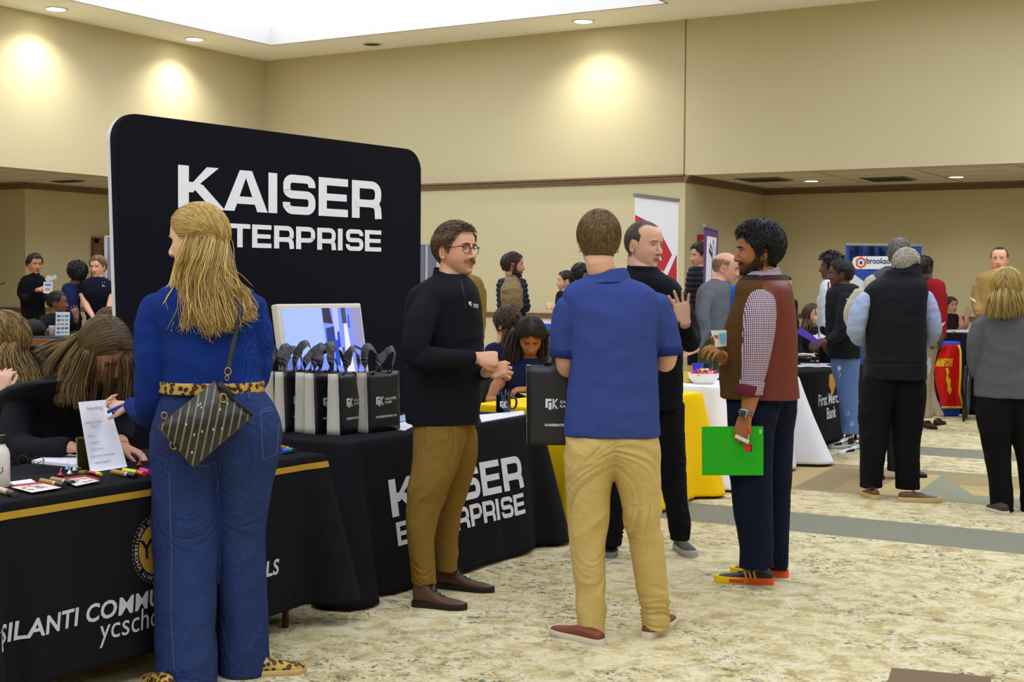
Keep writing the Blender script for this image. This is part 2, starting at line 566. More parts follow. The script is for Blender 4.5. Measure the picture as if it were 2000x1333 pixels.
# joints between the wallpaper panels
b = MB()
b.box((XCN - .02, YB - .003, (ZC + ZS) / 2), (.012, .008, ZC - ZS))
for y in (14.9 - 3.05, 14.9 - 6.1, 14.9):
 pass
struct(b, 'trim_1', M((120, 108, 78), .9))
p = onz(86, 150, 3.9)
b = MB().box((XL + .003, 11.55, (ZC + ZS) / 2), (.008, .01, ZC - ZS))
struct(b, 'trim_2', M((176, 160, 118), .9))
# crown and chair rails, moulded profile
def rail(b, p0, p1, nrm, ztop, h, dep):
 p0 = V(*p0, 0); p1 = V(*p1, 0); n_ = V(*nrm, 0)
 prof = [(0, 0), (dep, 0), (dep, -h * .22), (dep * .55, -h * .32), (dep * .62, -h * .62), (dep * .35, -h * .72), (dep * .42, -h * .9), (dep * .2, -h), (0, -h)]
 b.rings([[q + n_ * x + V(0, 0, ztop + z) for x, z in prof] for q in (p0, p1)])
RT_ = .005
b = MB()
rail(b, (XL, YB), (XCN, YB), (0, -1), ZS + .01, .095, .07)
rail(b, (XCN, YB - .04), (XCN, YA), (1, 0), ZS, .095, .07)
rail(b, (XCN, YA), (XR, YA), (0, -1), ZS, .095, .07)
rail(b, (XA, 14.05), (XA, YB + .1), (1, 0), ZS, .095, .07)
rail(b, (XA, 14.05), (-18.4, 14.05), (0, -1), ZS, .095, .07)
struct(b, 'trim_3', m_trim)
b = MB()
for z0, h in ((1.12, .075),):
 rail(b, (XL, YB), (XCN, YB), (0, -1), z0, h, .035)
 rail(b, (XCN, YB - .02), (XCN, YA), (1, 0), z0, h, .035)
 rail(b, (XCN, YA), (XR, YA), (0, -1), z0, h, .035)
 rail(b, (XA, 14.05), (XA, YB + .1), (1, 0), z0, h, .035)
 rail(b, (XA, 14.05), (-18.4, 14.05), (0, -1), z0, h, .035)
struct(b, 'trim_4', m_trim)
b = MB()
rail(b, (XL, YB), (XCN, YB), (0, -1), .12, .12, .02)
rail(b, (XCN, YB - .02), (XCN, YA), (1, 0), .12, .12, .02)
rail(b, (XCN, YA), (XR, YA), (0, -1), .12, .12, .02)
rail(b, (XA, 14.05), (XA, YB + .1), (1, 0), .12, .12, .02)
struct(b, 'baseboard_back', M((70, 55, 45), .6))
# ceiling with raised trays
TR = []          # trays x0,x1,y0,y1
for x0, x1 in ((-13.76, -7.46), (-5.36, 0.94), (2.6, 6.4)):  # only the far left tray is in view; the others are added for light
 for y0, y1 in ((7.2, 15.94), (-3.6, 5.2)):
  TR.append((x0, x1, y0, y1))
b = MB()
xs = sorted({XL - .3, XR} | {t[0] for t in TR} | {t[1] for t in TR})
ys = sorted({YN, YB + .3} | {t[2] for t in TR} | {t[3] for t in TR})
for i in range(len(xs) - 1):
 for j in range(len(ys) - 1):
  cx, cy = (xs[i] + xs[i + 1]) / 2, (ys[j] + ys[j + 1]) / 2
  if any(t[0] < cx < t[1] and t[2] < cy < t[3] for t in TR):
   continue
  b.box((cx, cy, ZC + .04), (xs[i + 1] - xs[i] + .002, ys[j + 1] - ys[j] + .002, .08))
struct(b, 'ceiling', m_ceil)
def emis(col, st, name='glow'):
 n = NT(name)
 e = n.n('Emission', {'Color': rgb(*col), 'Strength': st})
 n.t.links.new(e.outputs[0], n.out.inputs[0])
 return n.m
b = MB(); bl = MB()
e_ = .45
for x0, x1, y0, y1 in TR:
 h = .27
 for cx, cy, sx, sy in (((x0 + x1) / 2, y0, x1 - x0, .03), ((x0 + x1) / 2, y1, x1 - x0, .03), (x0, (y0 + y1) / 2, .03, y1 - y0 + .03), (x1, (y0 + y1) / 2, .03, y1 - y0 + .03)):
  b.box((cx, cy, ZC + h / 2), (sx, sy, h))
 X0, X1, Y0, Y1 = x0 - e_, x1 + e_, y0 - e_, y1 + e_
 for cx, cy, sx, sy in (((X0 + X1) / 2, Y0, X1 - X0, .03), ((X0 + X1) / 2, Y1, X1 - X0, .03), (X0, (Y0 + Y1) / 2, .03, Y1 - Y0), (X1, (Y0 + Y1) / 2, .03, Y1 - Y0)):
  b.box((cx, cy, ZC + .35), (sx, sy, .54))
 b.box(((X0 + X1) / 2, (Y0 + Y1) / 2, ZC + .66), (X1 - X0 + .06, Y1 - Y0 + .06, .06))
 bl.box(((X0 + X1) / 2, (Y0 + Y1) / 2, ZC + .61), (X1 - X0 - .04, Y1 - Y0 - .04, .02))
struct(b, 'ceiling_tray', m_white)
o = struct(bl, 'ceiling_tray_glow', emis((234, 241, 255), LIGHT_TRAY))  # upper ceiling itself glows, standing in for lamps hidden in the cove
# lowered ceilings of the bays: tiles
def tiles():
 n = NT('ceiling_tile')
 vec = n.coord('Object')
 br = n.n('TexBrick', {'Vector': vec, 'Color1': rgb(214, 205, 192), 'Color2': rgb(208, 200, 188), 'Mortar': rgb(120, 112, 104), 'Scale': 1.0, 'Mortar Size': .012, 'Brick Width': 1.2, 'Row Height': .6}, offset=0.0)
 return n.bsdf(br.outputs[0], .95, 0, .1)
b = MB().box(((XCN + XR) / 2 - .15, (YB + .3 + YA) / 2, ZS + .05), (XR - XCN + .3, YA - YB - .3, .1))
struct(b, 'ceiling_rear', tiles())
b = MB().box(((XL - .3 - 18.6) / 2, (YN + YB + .3) / 2, ZS + .05), (XL - .3 + 18.6, YB + .3 - YN, .1))
struct(b, 'ceiling_side', tiles())
# recessed downlights and vents
def downlight(px, py, z, lit, label, r=.12, power=60, pos=None):
 p = onz(px, py, z) if pos is None else Vector(pos)
 e = empty('recessed_light', p, label, 'ceiling light', 'recessed lights in the ceiling')
 b = MB()
 sg = 28
 b.rings([[p + V(rr * math.cos(2 * PI * k / sg), rr * math.sin(2 * PI * k / sg), zz) for k in range(sg)] for rr, zz in ((r + .03, -.001), (r + .028, -.012), (r, -.012), (r, -.001))], closed=True, cap=False)
 b.build('trim_ring', M((225, 220, 210), .5), parent=e, smooth=True)
 b = MB().lathe(p, [(r, -.004), (r, -.001)])
 b.build('lens', emis((255, 252, 240), 14) if lit else M((60, 54, 48), .6), parent=e)
 if lit:
  ld = bpy.data.lights.new('downlight', 'SPOT')
  ld.energy = power; ld.spot_size = math.radians(135); ld.spot_blend = .9; ld.shadow_soft_size = .08
  ld.color = (1, .95, .84)
  lo = bpy.data.objects.new('downlight', ld); COL.objects.link(lo)
  lo.parent = e; lo.location = (0, 0, -.03)
 return e
lights_px = [(109, 17, 1), (380, 76, 1), (727, 86, 0), (1139, 41, 1)]
for px, py, lit in lights_px:
 downlight(px, py, ZC, lit, ('bright' if lit else 'dark') + ' recessed ceiling light ' + {109: 'at the upper left corner of the photo', 380: 'above the left wall left of the corner', 727: 'that is switched off right of the ceiling corner', 1139: 'above the back wall over the man in the blue polo'}[px], power=100)
p = onz(380, 76, ZC); q = onz(109, 17, ZC)
step = (q - p)
for i in (1, 2, 3):  # row carried on out of view, added to light the room
 downlight(0, 0, ZC, 1, 'added unseen recessed ceiling light further along the left wall', pos=q + step * i, power=100)
p = onz(1139, 41, ZC); q0 = onz(727, 86, ZC)
step = p - q0
for i in (1, 2, 3):  # nearer lit one shows by its wall glow; last is added for light, unseen
 downlight(0, 0, ZC, 0 if i == 1 else 1, 'recessed ceiling light further along the back wall' if i > 1 else 'dark recessed ceiling light beyond the lit one of the back wall', pos=p + step * i, power=120)
for px, py in ((1585, 353), (1868, 345)):
 downlight(px, py, ZS - .001, 1, 'small recessed light in the lowered ceiling ' + ('nearer the white red banner' if px < 1700 else 'above the grey haired man'), r=.09, power=26)
def vent(px, py, z, lab, sx=.6, sy=.6):
 p = onz(px, py, z)
 e = empty('ceiling_vent', p, lab, 'ceiling vent', 'air vents in the lowered ceilings')
 b = MB(); b.box(p - ZU * .006, (sx, sy, .012)); b.build('frame', M((120, 112, 100), .7), parent=e)
 b = MB()
 for i in range(5):
  b.box(p + V(0, -sy * .36 + i * sy * .18, -.016), (sx * .86, sy * .06, .012))
 b.build('slats', M((70, 62, 54), .7), parent=e)
vent(1492, 350, ZS, 'dark square air vent in the lowered ceiling nearest the wall corner')
vent(1735, 349, ZS, 'dark square air vent in the lowered ceiling between two lights')
vent(132, 353, ZS, 'small dark air vent in the lowered ceiling at far left', .5, .18)
# ------------------------------------------------------------------ surfaces grown from closed shapes
from mathutils.bvhtree import BVHTree
def nz(p, f, s=0.0):
 return noise.noise(Vector((p[0] * f + s, p[1] * f + s * 1.7, p[2] * f - s)))
def remesh(mb, voxel, smooth=3, disp=None, name='m', post=1):
 me = mb.mesh('tmp')
 ob = bpy.data.objects.new('tmp', me); COL.objects.link(ob)
 r = ob.modifiers.new('r', 'REMESH'); r.mode = 'VOXEL'; r.voxel_size = voxel; r.adaptivity = 0
 if smooth:
  s_ = ob.modifiers.new('s', 'SMOOTH'); s_.factor = .5; s_.iterations = smooth
 me2 = bpy.data.meshes.new_from_object(ob.evaluated_get(bpy.context.evaluated_depsgraph_get()))
 bpy.data.objects.remove(ob); bpy.data.meshes.remove(me)
 me2.name = name
 n = len(me2.vertices)
 co = np.empty(n * 3, np.float32); me2.vertices.foreach_get('co', co); co = co.reshape(-1, 3)
 if disp is not None:
  no = np.empty(n * 3, np.float32); me2.vertices.foreach_get('normal', no); no = no.reshape(-1, 3)
  d = np.fromiter((disp(c) for c in co.tolist()), np.float32, n)
  co = co + no * d[:, None]
  me2.vertices.foreach_set('co', co.ravel())
 return me2, co
def finish(me, co, name, mats, parent, region=None, paint=None):
 o0 = wloc(parent)
 c2 = co - np.array(o0, np.float32)
 me.vertices.foreach_set('co', c2.astype(np.float32).ravel())
 me.update()
 me.materials.clear()
 if not isinstance(mats, (list, tuple)): mats = [mats]
 for mm in mats: me.materials.append(mm)
 np_ = len(me.polygons)
 me.polygons.foreach_set('use_smooth', [True] * np_)
 if region is not None:
  cc = np.empty(np_ * 3, np.float32); me.polygons.foreach_get('center', cc); cc = cc.reshape(-1, 3) + np.array(o0, np.float32)
  me.polygons.foreach_set('material_index', [int(region(c)) for c in cc.tolist()])
 if paint is not None:
  at = me.color_attributes.new('Col', 'FLOAT_COLOR', 'POINT')
  cols = paint(co)
  at.data.foreach_set('color', np.concatenate([cols, np.ones((len(cols), 1))], 1).astype(np.float32).ravel())
 o = bpy.data.objects.new(name, me); COL.objects.link(o)
 o.parent = parent; o.location = (0, 0, 0)
 return o
def view_axes(p):
 d = Vector((p[0], p[1], 0)).normalized()
 return Vector((d.y, -d.x, 0)), d          # image right, away
def cr_arr(A, k):
 """Catmull-Rom on rows of numbers"""
 A = np.array(A, float); n = len(A); out = []
 for i in range(n - 1):
  p0, p1, p2, p3 = A[max(i - 1, 0)], A[i], A[i + 1], A[min(i + 2, n - 1)]
  for j in range(k):
   t = j / k
   out.append(.5 * ((2 * p1) + (-p0 + p2) * t + (2 * p0 - 5 * p1 + 4 * p2 - p3) * t * t + (-p0 + 3 * p1 - 3 * p2 + p3) * t ** 3))
 out.append(A[-1])
 return out
def loft_px(mb, secs, D, k=4, seg=32, shrink=1.0, n=2.35):
 """sections (px, py, dy, half-width px, half-depth m[, yaw deg])"""
 rows = [(s_ + (0,) * (6 - len(s_))) for s_ in secs]
 rs = []
 for r in cr_arr(rows, k):
  c = W(r[0], r[1], D + r[2])
  a, b_ = view_axes(c)
  if abs(r[5]) > .01:
   R = Matrix.Rotation(math.radians(r[5]), 3, 'Z'); a = R @ a; b_ = R @ b_
  w = max(.004, r[3] * (D + r[2]) / FPX * shrink); dp = max(.004, r[4] * shrink)
  ring = []
  for q in range(seg):
   t = 2 * PI * q / seg
   cx, sy = math.cos(t), math.sin(t)
   ring.append(c + a * (w * math.copysign(abs(cx) ** (2 / n), cx)) + b_ * (dp * math.copysign(abs(sy) ** (2 / n), sy)))
  rs.append(ring)
 mb.rings(rs)
# ------------------------------------------------------------------ heads
HEADP = [  # z, front y, back y, half width
 (-.120, .066, .028, .014), (-.114, .077, .016, .029), (-.100, .083, -.004, .041), (-.080, .085, -.045, .054), (-.055, .087, -.078, .064),
 (-.030, .089, -.100, .070), (.0, .089, -.112, .0755), (.030, .092, -.117, .0775), (.060, .087, -.113, .0745),
 (.083, .073, -.098, .065), (.102, .048, -.074, .048), (.114, .018, -.045, .026), (.118, -.005, -.025, .008)]
def head_shape(mb, Hm, jaw=1.0, wide=1.0, nose=1.0, brow=1.0, age=0):
 rows = cr_arr(HEADP, 4); rs = []
 for z, f, b_, w in rows:
  w = w * wide * (jaw if z < -.04 else 1)
  ring = []
  for q in range(56):
   t = 2 * PI * q / 56
   c, s_ = math.cos(t), math.sin(t)
   n = 2.35 if s_ > 0 else 2.1
   x = w * math.copysign(abs(c) ** (2 / n), c)
   y = (f if s_ > 0 else -b_) * math.copysign(abs(s_) ** (2 / n), s_)
   if s_ > 0:
    for ex in (-.032, .032):
     g = math.exp(-((x - ex) / .017) ** 2 - ((z + .001) / .013) ** 2)
     y -= .0115 * g
    g = math.exp(-((abs(x) - .047) / .02) ** 2 - ((z + .034) / .02) ** 2); y += .004 * g
    g = math.exp(-(x / .02) ** 2 - ((z + .088) / .007) ** 2); y -= .003 * g
    g = math.exp(-((abs(x) - .062) / .014) ** 2 - ((z - .025) / .03) ** 2); y -= .004 * g
   ring.append(Hm @ V(x, y, z))
  rs.append(ring)
 mb.rings(rs)
 T = lambda *a: Hm @ V(*a)
 k = Hm.to_scale().x
 R = Hm.to_quaternion().to_matrix()
 # nose
 mb.tube([T(0, .084, .016), T(0, .090, .004), T(0, .098 * (1 + .04 * (nose - 1)), -.014), T(0, .1065 + .008 * (nose - 1), -.032), T(0, .104, -.043), T(0, .090, -.046)],
   [.006 * k, .0072 * k, .0085 * k, .0112 * k * nose, .0095 * k, .005 * k], seg=12, smooth=3)
 for sx in (-1, 1):
  mb.ell(T(.0125 * sx * nose, .093, -.0405), (.0078 * k, .011 * k, .0075 * k), mat=R)
  # ear
  Re = R @ Matrix.Rotation(sx * -.30, 3, 'Z')
  ec = T(.0775 * sx * wide, -.016, -.014)
  pts = []
  for i in range(13):
   a = math.radians(-75 + 285 * i / 12)
   pts.append(ec + Re @ (V(.004 * sx * math.sin(a * .5 + 1), -math.cos(a) * .0165 - .004, math.sin(a) * .031 + (.003 if math.sin(a) < 0 else 0)) * k))
  mb.tube(pts, [.0042 * k] * 13, seg=8, roundend=True)
  mb.ell(ec + Re @ (V(-.0035 * sx, -.002, -.002) * k), (.0032 * k, .0165 * k, .028 * k), mat=Re)
  mb.tube([ec + Re @ (V(.0005 * sx, -.006, .016) * k), ec + Re @ (V(.001 * sx, -.009, .0) * k), ec + Re @ (V(.001 * sx, -.004, -.014) * k)], .0028 * k, seg=6, smooth=2)
  mb.ell(ec + Re @ (V(.001 * sx, .008, -.026) * k), (.0048 * k, .008 * k, .0095 * k), mat=Re)
  # eyelid bump
  mb.ell(T(.0320 * sx, .0655, -.001), .0142 * k)
  mb.tube([T(.012 * sx, .086, .020 * brow), T(.03 * sx, .086, .0235), T(.05 * sx, .071, .019)], [.006 * k, .0075 * k, .005 * k], seg=8, smooth=3)
 # lips
 mb.tube([T(-.025, .076, -.0695), T(-.013, .0845, -.0672), T(0, .0870, -.0668), T(.013, .0845, -.0672), T(.025, .076, -.0695)], [.002 * k, .004 * k, .0046 * k, .004 * k, .002 * k], seg=8, smooth=3)
 mb.tube([T(-.022, .077, -.0740), T(-.012, .0835, -.0768), T(0, .0855, -.0782), T(.012, .0835, -.0768), T(.022, .077, -.0740)], [.002 * k, .0045 * k, .0052 * k, .0045 * k, .002 * k], seg=8, smooth=3)
 mb.ell(T(0, .071, -.103), (.020 * k, .015 * k, .013 * k), mat=R)
def skin_paint(Hm, col, lip=(168, 96, 84), blush=.25, beard=None, stubble=0.0, lips=1.0, scalp=None):
 """beard: dict(col, full, mous, amt); colour lies on the skin by place on the face"""
 base = np.array(rgb(*col)); lipc = np.array(rgb(*lip)); red = base * np.array([1.08, .78, .72])
 inv = np.array(Hm.inverted())
 def f(co):
  h = np.concatenate([co, np.ones((len(co), 1))], 1) @ inv.T
  x, y, z = h[:, 0], h[:, 1], h[:, 2]
  near = (np.abs(z) < .16) & (np.abs(x) < .12) & (np.abs(y) < .16)
  c = np.tile(base, (len(co), 1))
  def mixin(c, cc, a):
   a = np.clip(a, 0, 1)[:, None]
   return c * (1 - a) + cc * a
  g = lambda a, c0, s_: ((a - c0) / s_) ** 2
  ax = np.abs(x)
  front = near & (y > .03)
  c = mixin(c, red, blush * np.exp(-g(ax, .045, .018) - g(z, -.03, .02)) * front * 1.6)
  c = mixin(c, red, blush * 1.4 * np.exp(-g(ax, 0, .014) - g(z, -.035, .012)) * (y > .09) * near)
  c = mixin(c, red, .4 * np.exp(-g(ax, .083, .012) - g(z, -.014, .03)) * near)
  lp = np.exp(-g(z, -.0655 - 0 * x, .0045) ** 1 - (ax / .024) ** 4) * (y > .078) + np.exp(-g(z, -.0775, .0055) - (ax / .021) ** 4) * (y > .078)
  c = mixin(c, lipc, lips * .85 * lp * near)
  ml = np.exp(-g(z, -.0715 + 0 * x, .0021) - (ax / .026) ** 6) * (y > .07)
  c = mixin(c, base * .22, .9 * ml * near)
  nst = np.exp(-g(ax, .0075, .004) - g(z, -.0475, .003)) * (y > .088)
  c = mixin(c, base * .3, .8 * nst * near)
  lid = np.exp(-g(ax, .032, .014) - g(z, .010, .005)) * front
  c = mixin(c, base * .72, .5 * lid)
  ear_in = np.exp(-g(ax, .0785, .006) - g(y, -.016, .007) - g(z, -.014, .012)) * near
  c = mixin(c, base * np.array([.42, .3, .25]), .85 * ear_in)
  if beard:
   bc = np.array(rgb(*beard['col']))
   jw = np.clip((-.045 - z) / .02, 0, 1) * np.clip((y + .01) / .03, 0, 1) * np.clip((z + .145) / .02, 0, 1)
   side = np.clip((.02 - z) / .02, 0, 1) * np.exp(-g(y, .012, .017)) * (ax > .055)
   mou = np.exp(-g(z, -.0565, .0075) ** 2 - (ax / .031) ** 4) * (y > .06)
   gap = np.exp(-g(z, -.073, .008) ** 2 - (ax / .024) ** 4) * (y > .07)
   chin = np.exp(-(ax / .03) ** 4) * np.clip((-.083 - z) / .01, 0, 1) * (y > .02)
   rs = np.array([noise.noise(Vector((a, b_, d)) * 1.0) for a, b_, d in (co * 260).tolist()]) * .25 + .95
   full = np.clip((jw * .95 + side * beard.get('side', .8)) * beard.get('full', 0), 0, 1) * (1 - gap)
   m_ = np.clip(np.maximum(np.maximum(full, mou * beard.get('mous', 0)), chin * beard.get('chin', 0)) * rs, 0, 1) * near
   c = mixin(c, bc, m_ * beard.get('amt', .85))
  if scalp is not None:
   sc = np.array(rgb(*scalp[0]))
   # cropped hair drawn on the scalp: scalp[1] = front hairline z, scalp[2]= strength
   hl = scalp[1]
   lim = np.where(y > .02, hl - 0.0 + (y - .02) * .35, np.where(y > -.03, .005 + (y + .03) * (hl - .005) / .05, -.075))
   mm = np.clip((z - lim) / .012, 0, 1) * near * (1 - np.exp(-g(ax, .082, .010) - g(z, -.014, .026)))
   c = mixin(c, sc, mm * scalp[2])
  return c
 return f
def eyes(root, Hm, iris=(70, 50, 35), white=(225, 220, 212), brow=(70, 50, 38), browk=1.0, lookx=0.0, lash=(30, 22, 18), open_=1.0, lookz=0.0, mouth=.0012):
 k = Hm.to_scale().x
 MB().tube([Hm @ V(x, y, -.0722) for x, y in ((-.0245, .0768), (-.012, .0862), (0, .0893), (.012, .0862), (.0245, .0768))], [(.0005 * k, .0006 * k), (mouth * k, .0012 * k), (mouth * 1.15 * k, .0012 * k), (mouth * k, .0012 * k), (.0005 * k, .0006 * k)], seg=8, smooth=4, up=ZU).build('mouth', M((70, 26, 24), .6), parent=root, smooth=True)
 for sx in (-1, 1):
  b = MB(); cx, cy, cz = .032 * sx, .0655, -.001
  rr = .0150; N = 15; Mz = 8
  P = []; C = []
  for j in range(Mz + 1):
   v = -1 + 2 * j / Mz
   for i in range(N + 1):
    u = -1 + 2 * i / N
    x = u * .0125
    top = .0052 * open_ * (1 - abs(u) ** 2.2); bot = -.0042 * open_ * (1 - abs(u) ** 2.0)
    z = (top if v > 0 else -bot) * v
    y = math.sqrt(max(1e-6, rr * rr - x * x - z * z))
    P.append(Hm @ V(cx + x, cy + y, cz + z))
    d = math.hypot(x - lookx * .004, z - lookz * .003)
    C.append(rgb(12, 10, 10) if d < .0024 else (rgb(*iris) if d < .0055 else rgb(*white)))
  w = N + 1
  b.v = [tuple(p) for p in P]; b.c = C
  b.f = [(j * w + i, j * w + i + 1, (j + 1) * w + i + 1, (j + 1) * w + i) for j in range(Mz) for i in range(N)]
  b.mi = [0] * len(b.f)
  e = b.build('eye', vcol_mat('eye', .25, .5), parent=root, smooth=True)
  b = MB()
  b.tube([Hm @ V(cx + x, cy + math.sqrt(.0155 ** 2 - x * x - z * z), cz + z) for x, z in ((-.0135, -.0005), (-.009, .0036 * open_), (0, .0058 * open_), (.009, .0036 * open_), (.0135, -.0005))], [.0003 * k, .0009 * k, .0011 * k, .0009 * k, .0003 * k], seg=5, smooth=3)
  b.build('lashes', M(lash, .7), parent=e, smooth=True)
  b = MB()
  b.tube([Hm @ V(x * sx, y, z) for x, y, z in ((.010, .0922, .0196), (.022, .0935, .0228), (.036, .0890, .0236), (.050, .0785, .0196))], [(.0022 * k * browk, .0020 * k), (.0034 * k * browk, .0024 * k), (.003 * k * browk, .0022 * k), (.001 * k, .001 * k)], seg=8, smooth=4, up=ZU)
  b.build('eyebrow', M(brow, .9), parent=root, smooth=True)
# ------------------------------------------------------------------ hair
SC, SR = V(0, -.012, .020), V(.0795, .1055, .0995)
def on_scalp(p, off):
 q = p - SC
 l = math.sqrt((q.x / SR.x) ** 2 + (q.y / SR.y) ** 2 + (q.z / SR.z) ** 2)
 n = Vector((q.x / SR.x ** 2, q.y / SR.y ** 2, q.z / SR.z ** 2)).normalized()
 return SC + q / max(l, 1e-5) + n * off, n, l
def hair_mask(p, hl=.068, nape=-.075, burn=-.02, recede=0.0):
 """>0 where hair grows, in metres from the hairline (head space)"""
 x, y, z = p
 ax = abs(x)
 if y > .015:
  lim = hl - max(0, ax - .035) * (.9 - recede * 8) - max(0, .085 - y) * .25 + recede * (1 if ax > .03 else .2)
  if y < .045:
   t = (y - .015) / .03
   lim = lim * t + (burn) * (1 - t)
  return z - lim
 if y > -.045:
  return z - (.018 if -.035 < y < .0 else max(burn, .018 - abs(y) * .6) if y > 0 else .018 - (-.035 - y) * 8)
 return z - nape
def hair(root, Hm, col, col2=None, style='short', n=700, length=.03, thick=.010, hl=.068, nape=-.07, burn=-.015, recede=0.0,
         comb=(0, -1, 0), wid=.0035, curl=0.0, lift=.006, extra=None, seed=1, jitter=.35, rough=.45, gravity=.0, label=None, part=None, seg=4, topthick=0.0, steps=5, cap=True, frontlift=0.0, bald=None):
 rnd = random.Random(seed)
 k = Hm.to_scale().x
 b = MB()
 c1 = np.array(rgb(*col)); c2 = np.array(rgb(*(col2 or tuple(min(255, int(c * 1.35) + 6) for c in col))))
 dk = tuple(c1 * .75)
 if cap:
  b.col = dk
  rs = []
  nu, nv = 64, 44
  for j in range(nv + 1):
   ph = -PI / 2 + PI * (j * .98 + .01 * nv) / nv
   ring = []
   for i in range(nu):
    t = 2 * PI * i / nu
    p = SC + V(SR.x * math.cos(ph) * math.cos(t), SR.y * math.cos(ph) * math.sin(t), SR.z * math.sin(ph))
    if p.z < 0.0 and p.y < -.01:      # follow the back of the neck
     p.y = p.y * .6 + (-.085 + p.z * -.15) * .4
    mk = hair_mask(p, hl, nape, burn, recede)
    th = thick * min(1, max(0, mk / .022)) + topthick * max(0, p.z / .118) * min(1, max(0, mk / .03))
    th += .0018 * noise.noise(p * 90) if mk > 0 else 0
    q, nn, _ = on_scalp(p, th if mk > 0 else -.012)
    ring.append(Hm @ q)
   rs.append(ring)
  b.rings(rs)
 cmb = Vector(comb)
 cnt = 0; tries = 0
 while cnt < n and tries < n * 12:
  tries += 1
  u = rnd.uniform(-1, 1); t = rnd.uniform(0, 2 * PI)
  r_ = math.sqrt(1 - u * u)
  p = SC + V(SR.x * r_ * math.cos(t), SR.y * r_ * math.sin(t), SR.z * u)
  mk = hair_mask(p, hl, nape, burn, recede)
  if mk < .001 or (bald and p.z > bald + .02 * rnd.random() - .25 * max(0, -p.y - .06)): continue
  cnt += 1
  a = rnd.random(); sh = rnd.uniform(.75, 1.2)
  b.col = tuple((c1 * (1 - a) + c2 * a) * sh)
  off = thick * min(1, mk / .02) + topthick * max(0, p.z / .118)
  L = length * rnd.uniform(.6, 1.15) * (.45 + .55 * min(1, mk / .05))
  if style == 'crown':     # radiates from the crown, the way a man's crop falls
   d0 = Vector((p.x, p.y + .055, 0)).normalized() + V(0, 0, -.6)
  elif style == 'part':
   sgn = 1 if p.x > (part or 0) else -1
   d0 = V(sgn * .9, -.35, -.5)
  else:
   d0 = cmb.copy()
   if callable(extra):
    d0 = extra(p)
  d = d0 + V(rnd.gauss(0, jitter), rnd.gauss(0, jitter), rnd.gauss(0, jitter))
  pts = []; q = p.copy(); ph0 = rnd.uniform(0, 6.28)
  for s_ in range(steps):
   pos, nn, l = on_scalp(q, off + lift * (s_ / steps) + (frontlift * (s_ / steps) if p.y > .04 and p.z > .05 else 0))
   if curl:
    aa = ph0 + s_ * 2.1
    pos = pos + Vector((math.cos(aa), math.sin(aa), math.cos(aa * 1.3))) * curl
   pts.append(Hm @ pos)
   dt = (d - nn * d.dot(nn))
   dt = dt.normalized() if dt.length > .05 else V(0, 0, 0)
   q = pos + dt * (L / steps)
  w = wid * rnd.uniform(.7, 1.3) * k
  b.tube(pts, [(w * .5, w * .5)] + [(w * .5, w * .8)] * (steps - 2) + [(w * .15, w * .15)], seg=seg)
 o = b.build('hair', vcol_mat('hair', rough, .35), parent=root, smooth=True)
 if label: o['label'] = label
 return o
def strands(root, paths, col, col2, n, w, spread, wave=.0, name='hair', seed=3, rough=.42, seg=5, wavef=9.0, k=4, tip=.35, label=None):
 """long locks following guide paths (world points); spread = per-point scatter radius"""
 rnd = random.Random(seed); b = MB()
 c1 = np.array(rgb(*col)); c2 = np.array(rgb(*col2))
 for _ in range(n):
  g = rnd.choice(paths); j = rnd.choice(paths) if rnd.random() < .5 else g
  t = rnd.random() * .5
  a = rnd.random(); sh = rnd.uniform(.7, 1.15)
  b.col = tuple((c1 * (1 - a) + c2 * a) * sh)
  off = Vector((rnd.gauss(0, 1), rnd.gauss(0, 1), rnd.gauss(0, .6)))
  ph = rnd.uniform(0, 6.28); ph2 = rnd.uniform(0, 6.28)
  pts = []; m_ = len(g)
  L = rnd.uniform(.8, 1.0)
  for i in range(m_):
   f = i / (m_ - 1)
   fi = f * L * (m_ - 1); i0 = min(int(fi), m_ - 2); ft = fi - i0
   pg = Vector(g[i0]).lerp(Vector(g[i0 + 1]), ft); pj = Vector(j[i0]).lerp(Vector(j[i0 + 1]), ft)
   p = pg.lerp(pj, t)
   sp = spread[min(i, len(spread) - 1)]
   wv = Vector((math.sin(f * wavef + ph), math.cos(f * wavef * .9 + ph2), 0)) * wave * f
   pts.append(p + off * sp + wv)
  rr = [(w * .6, w * .35)] + [(w, w * .4)] * (m_ - 2) + [(w * tip, w * tip * .5)]
  b.tube(pts, rr, seg=seg, smooth=k)
 o = b.build(name, vcol_mat('hair', rough, .35), parent=root, smooth=True)
 if label: o['label'] = label
 return o
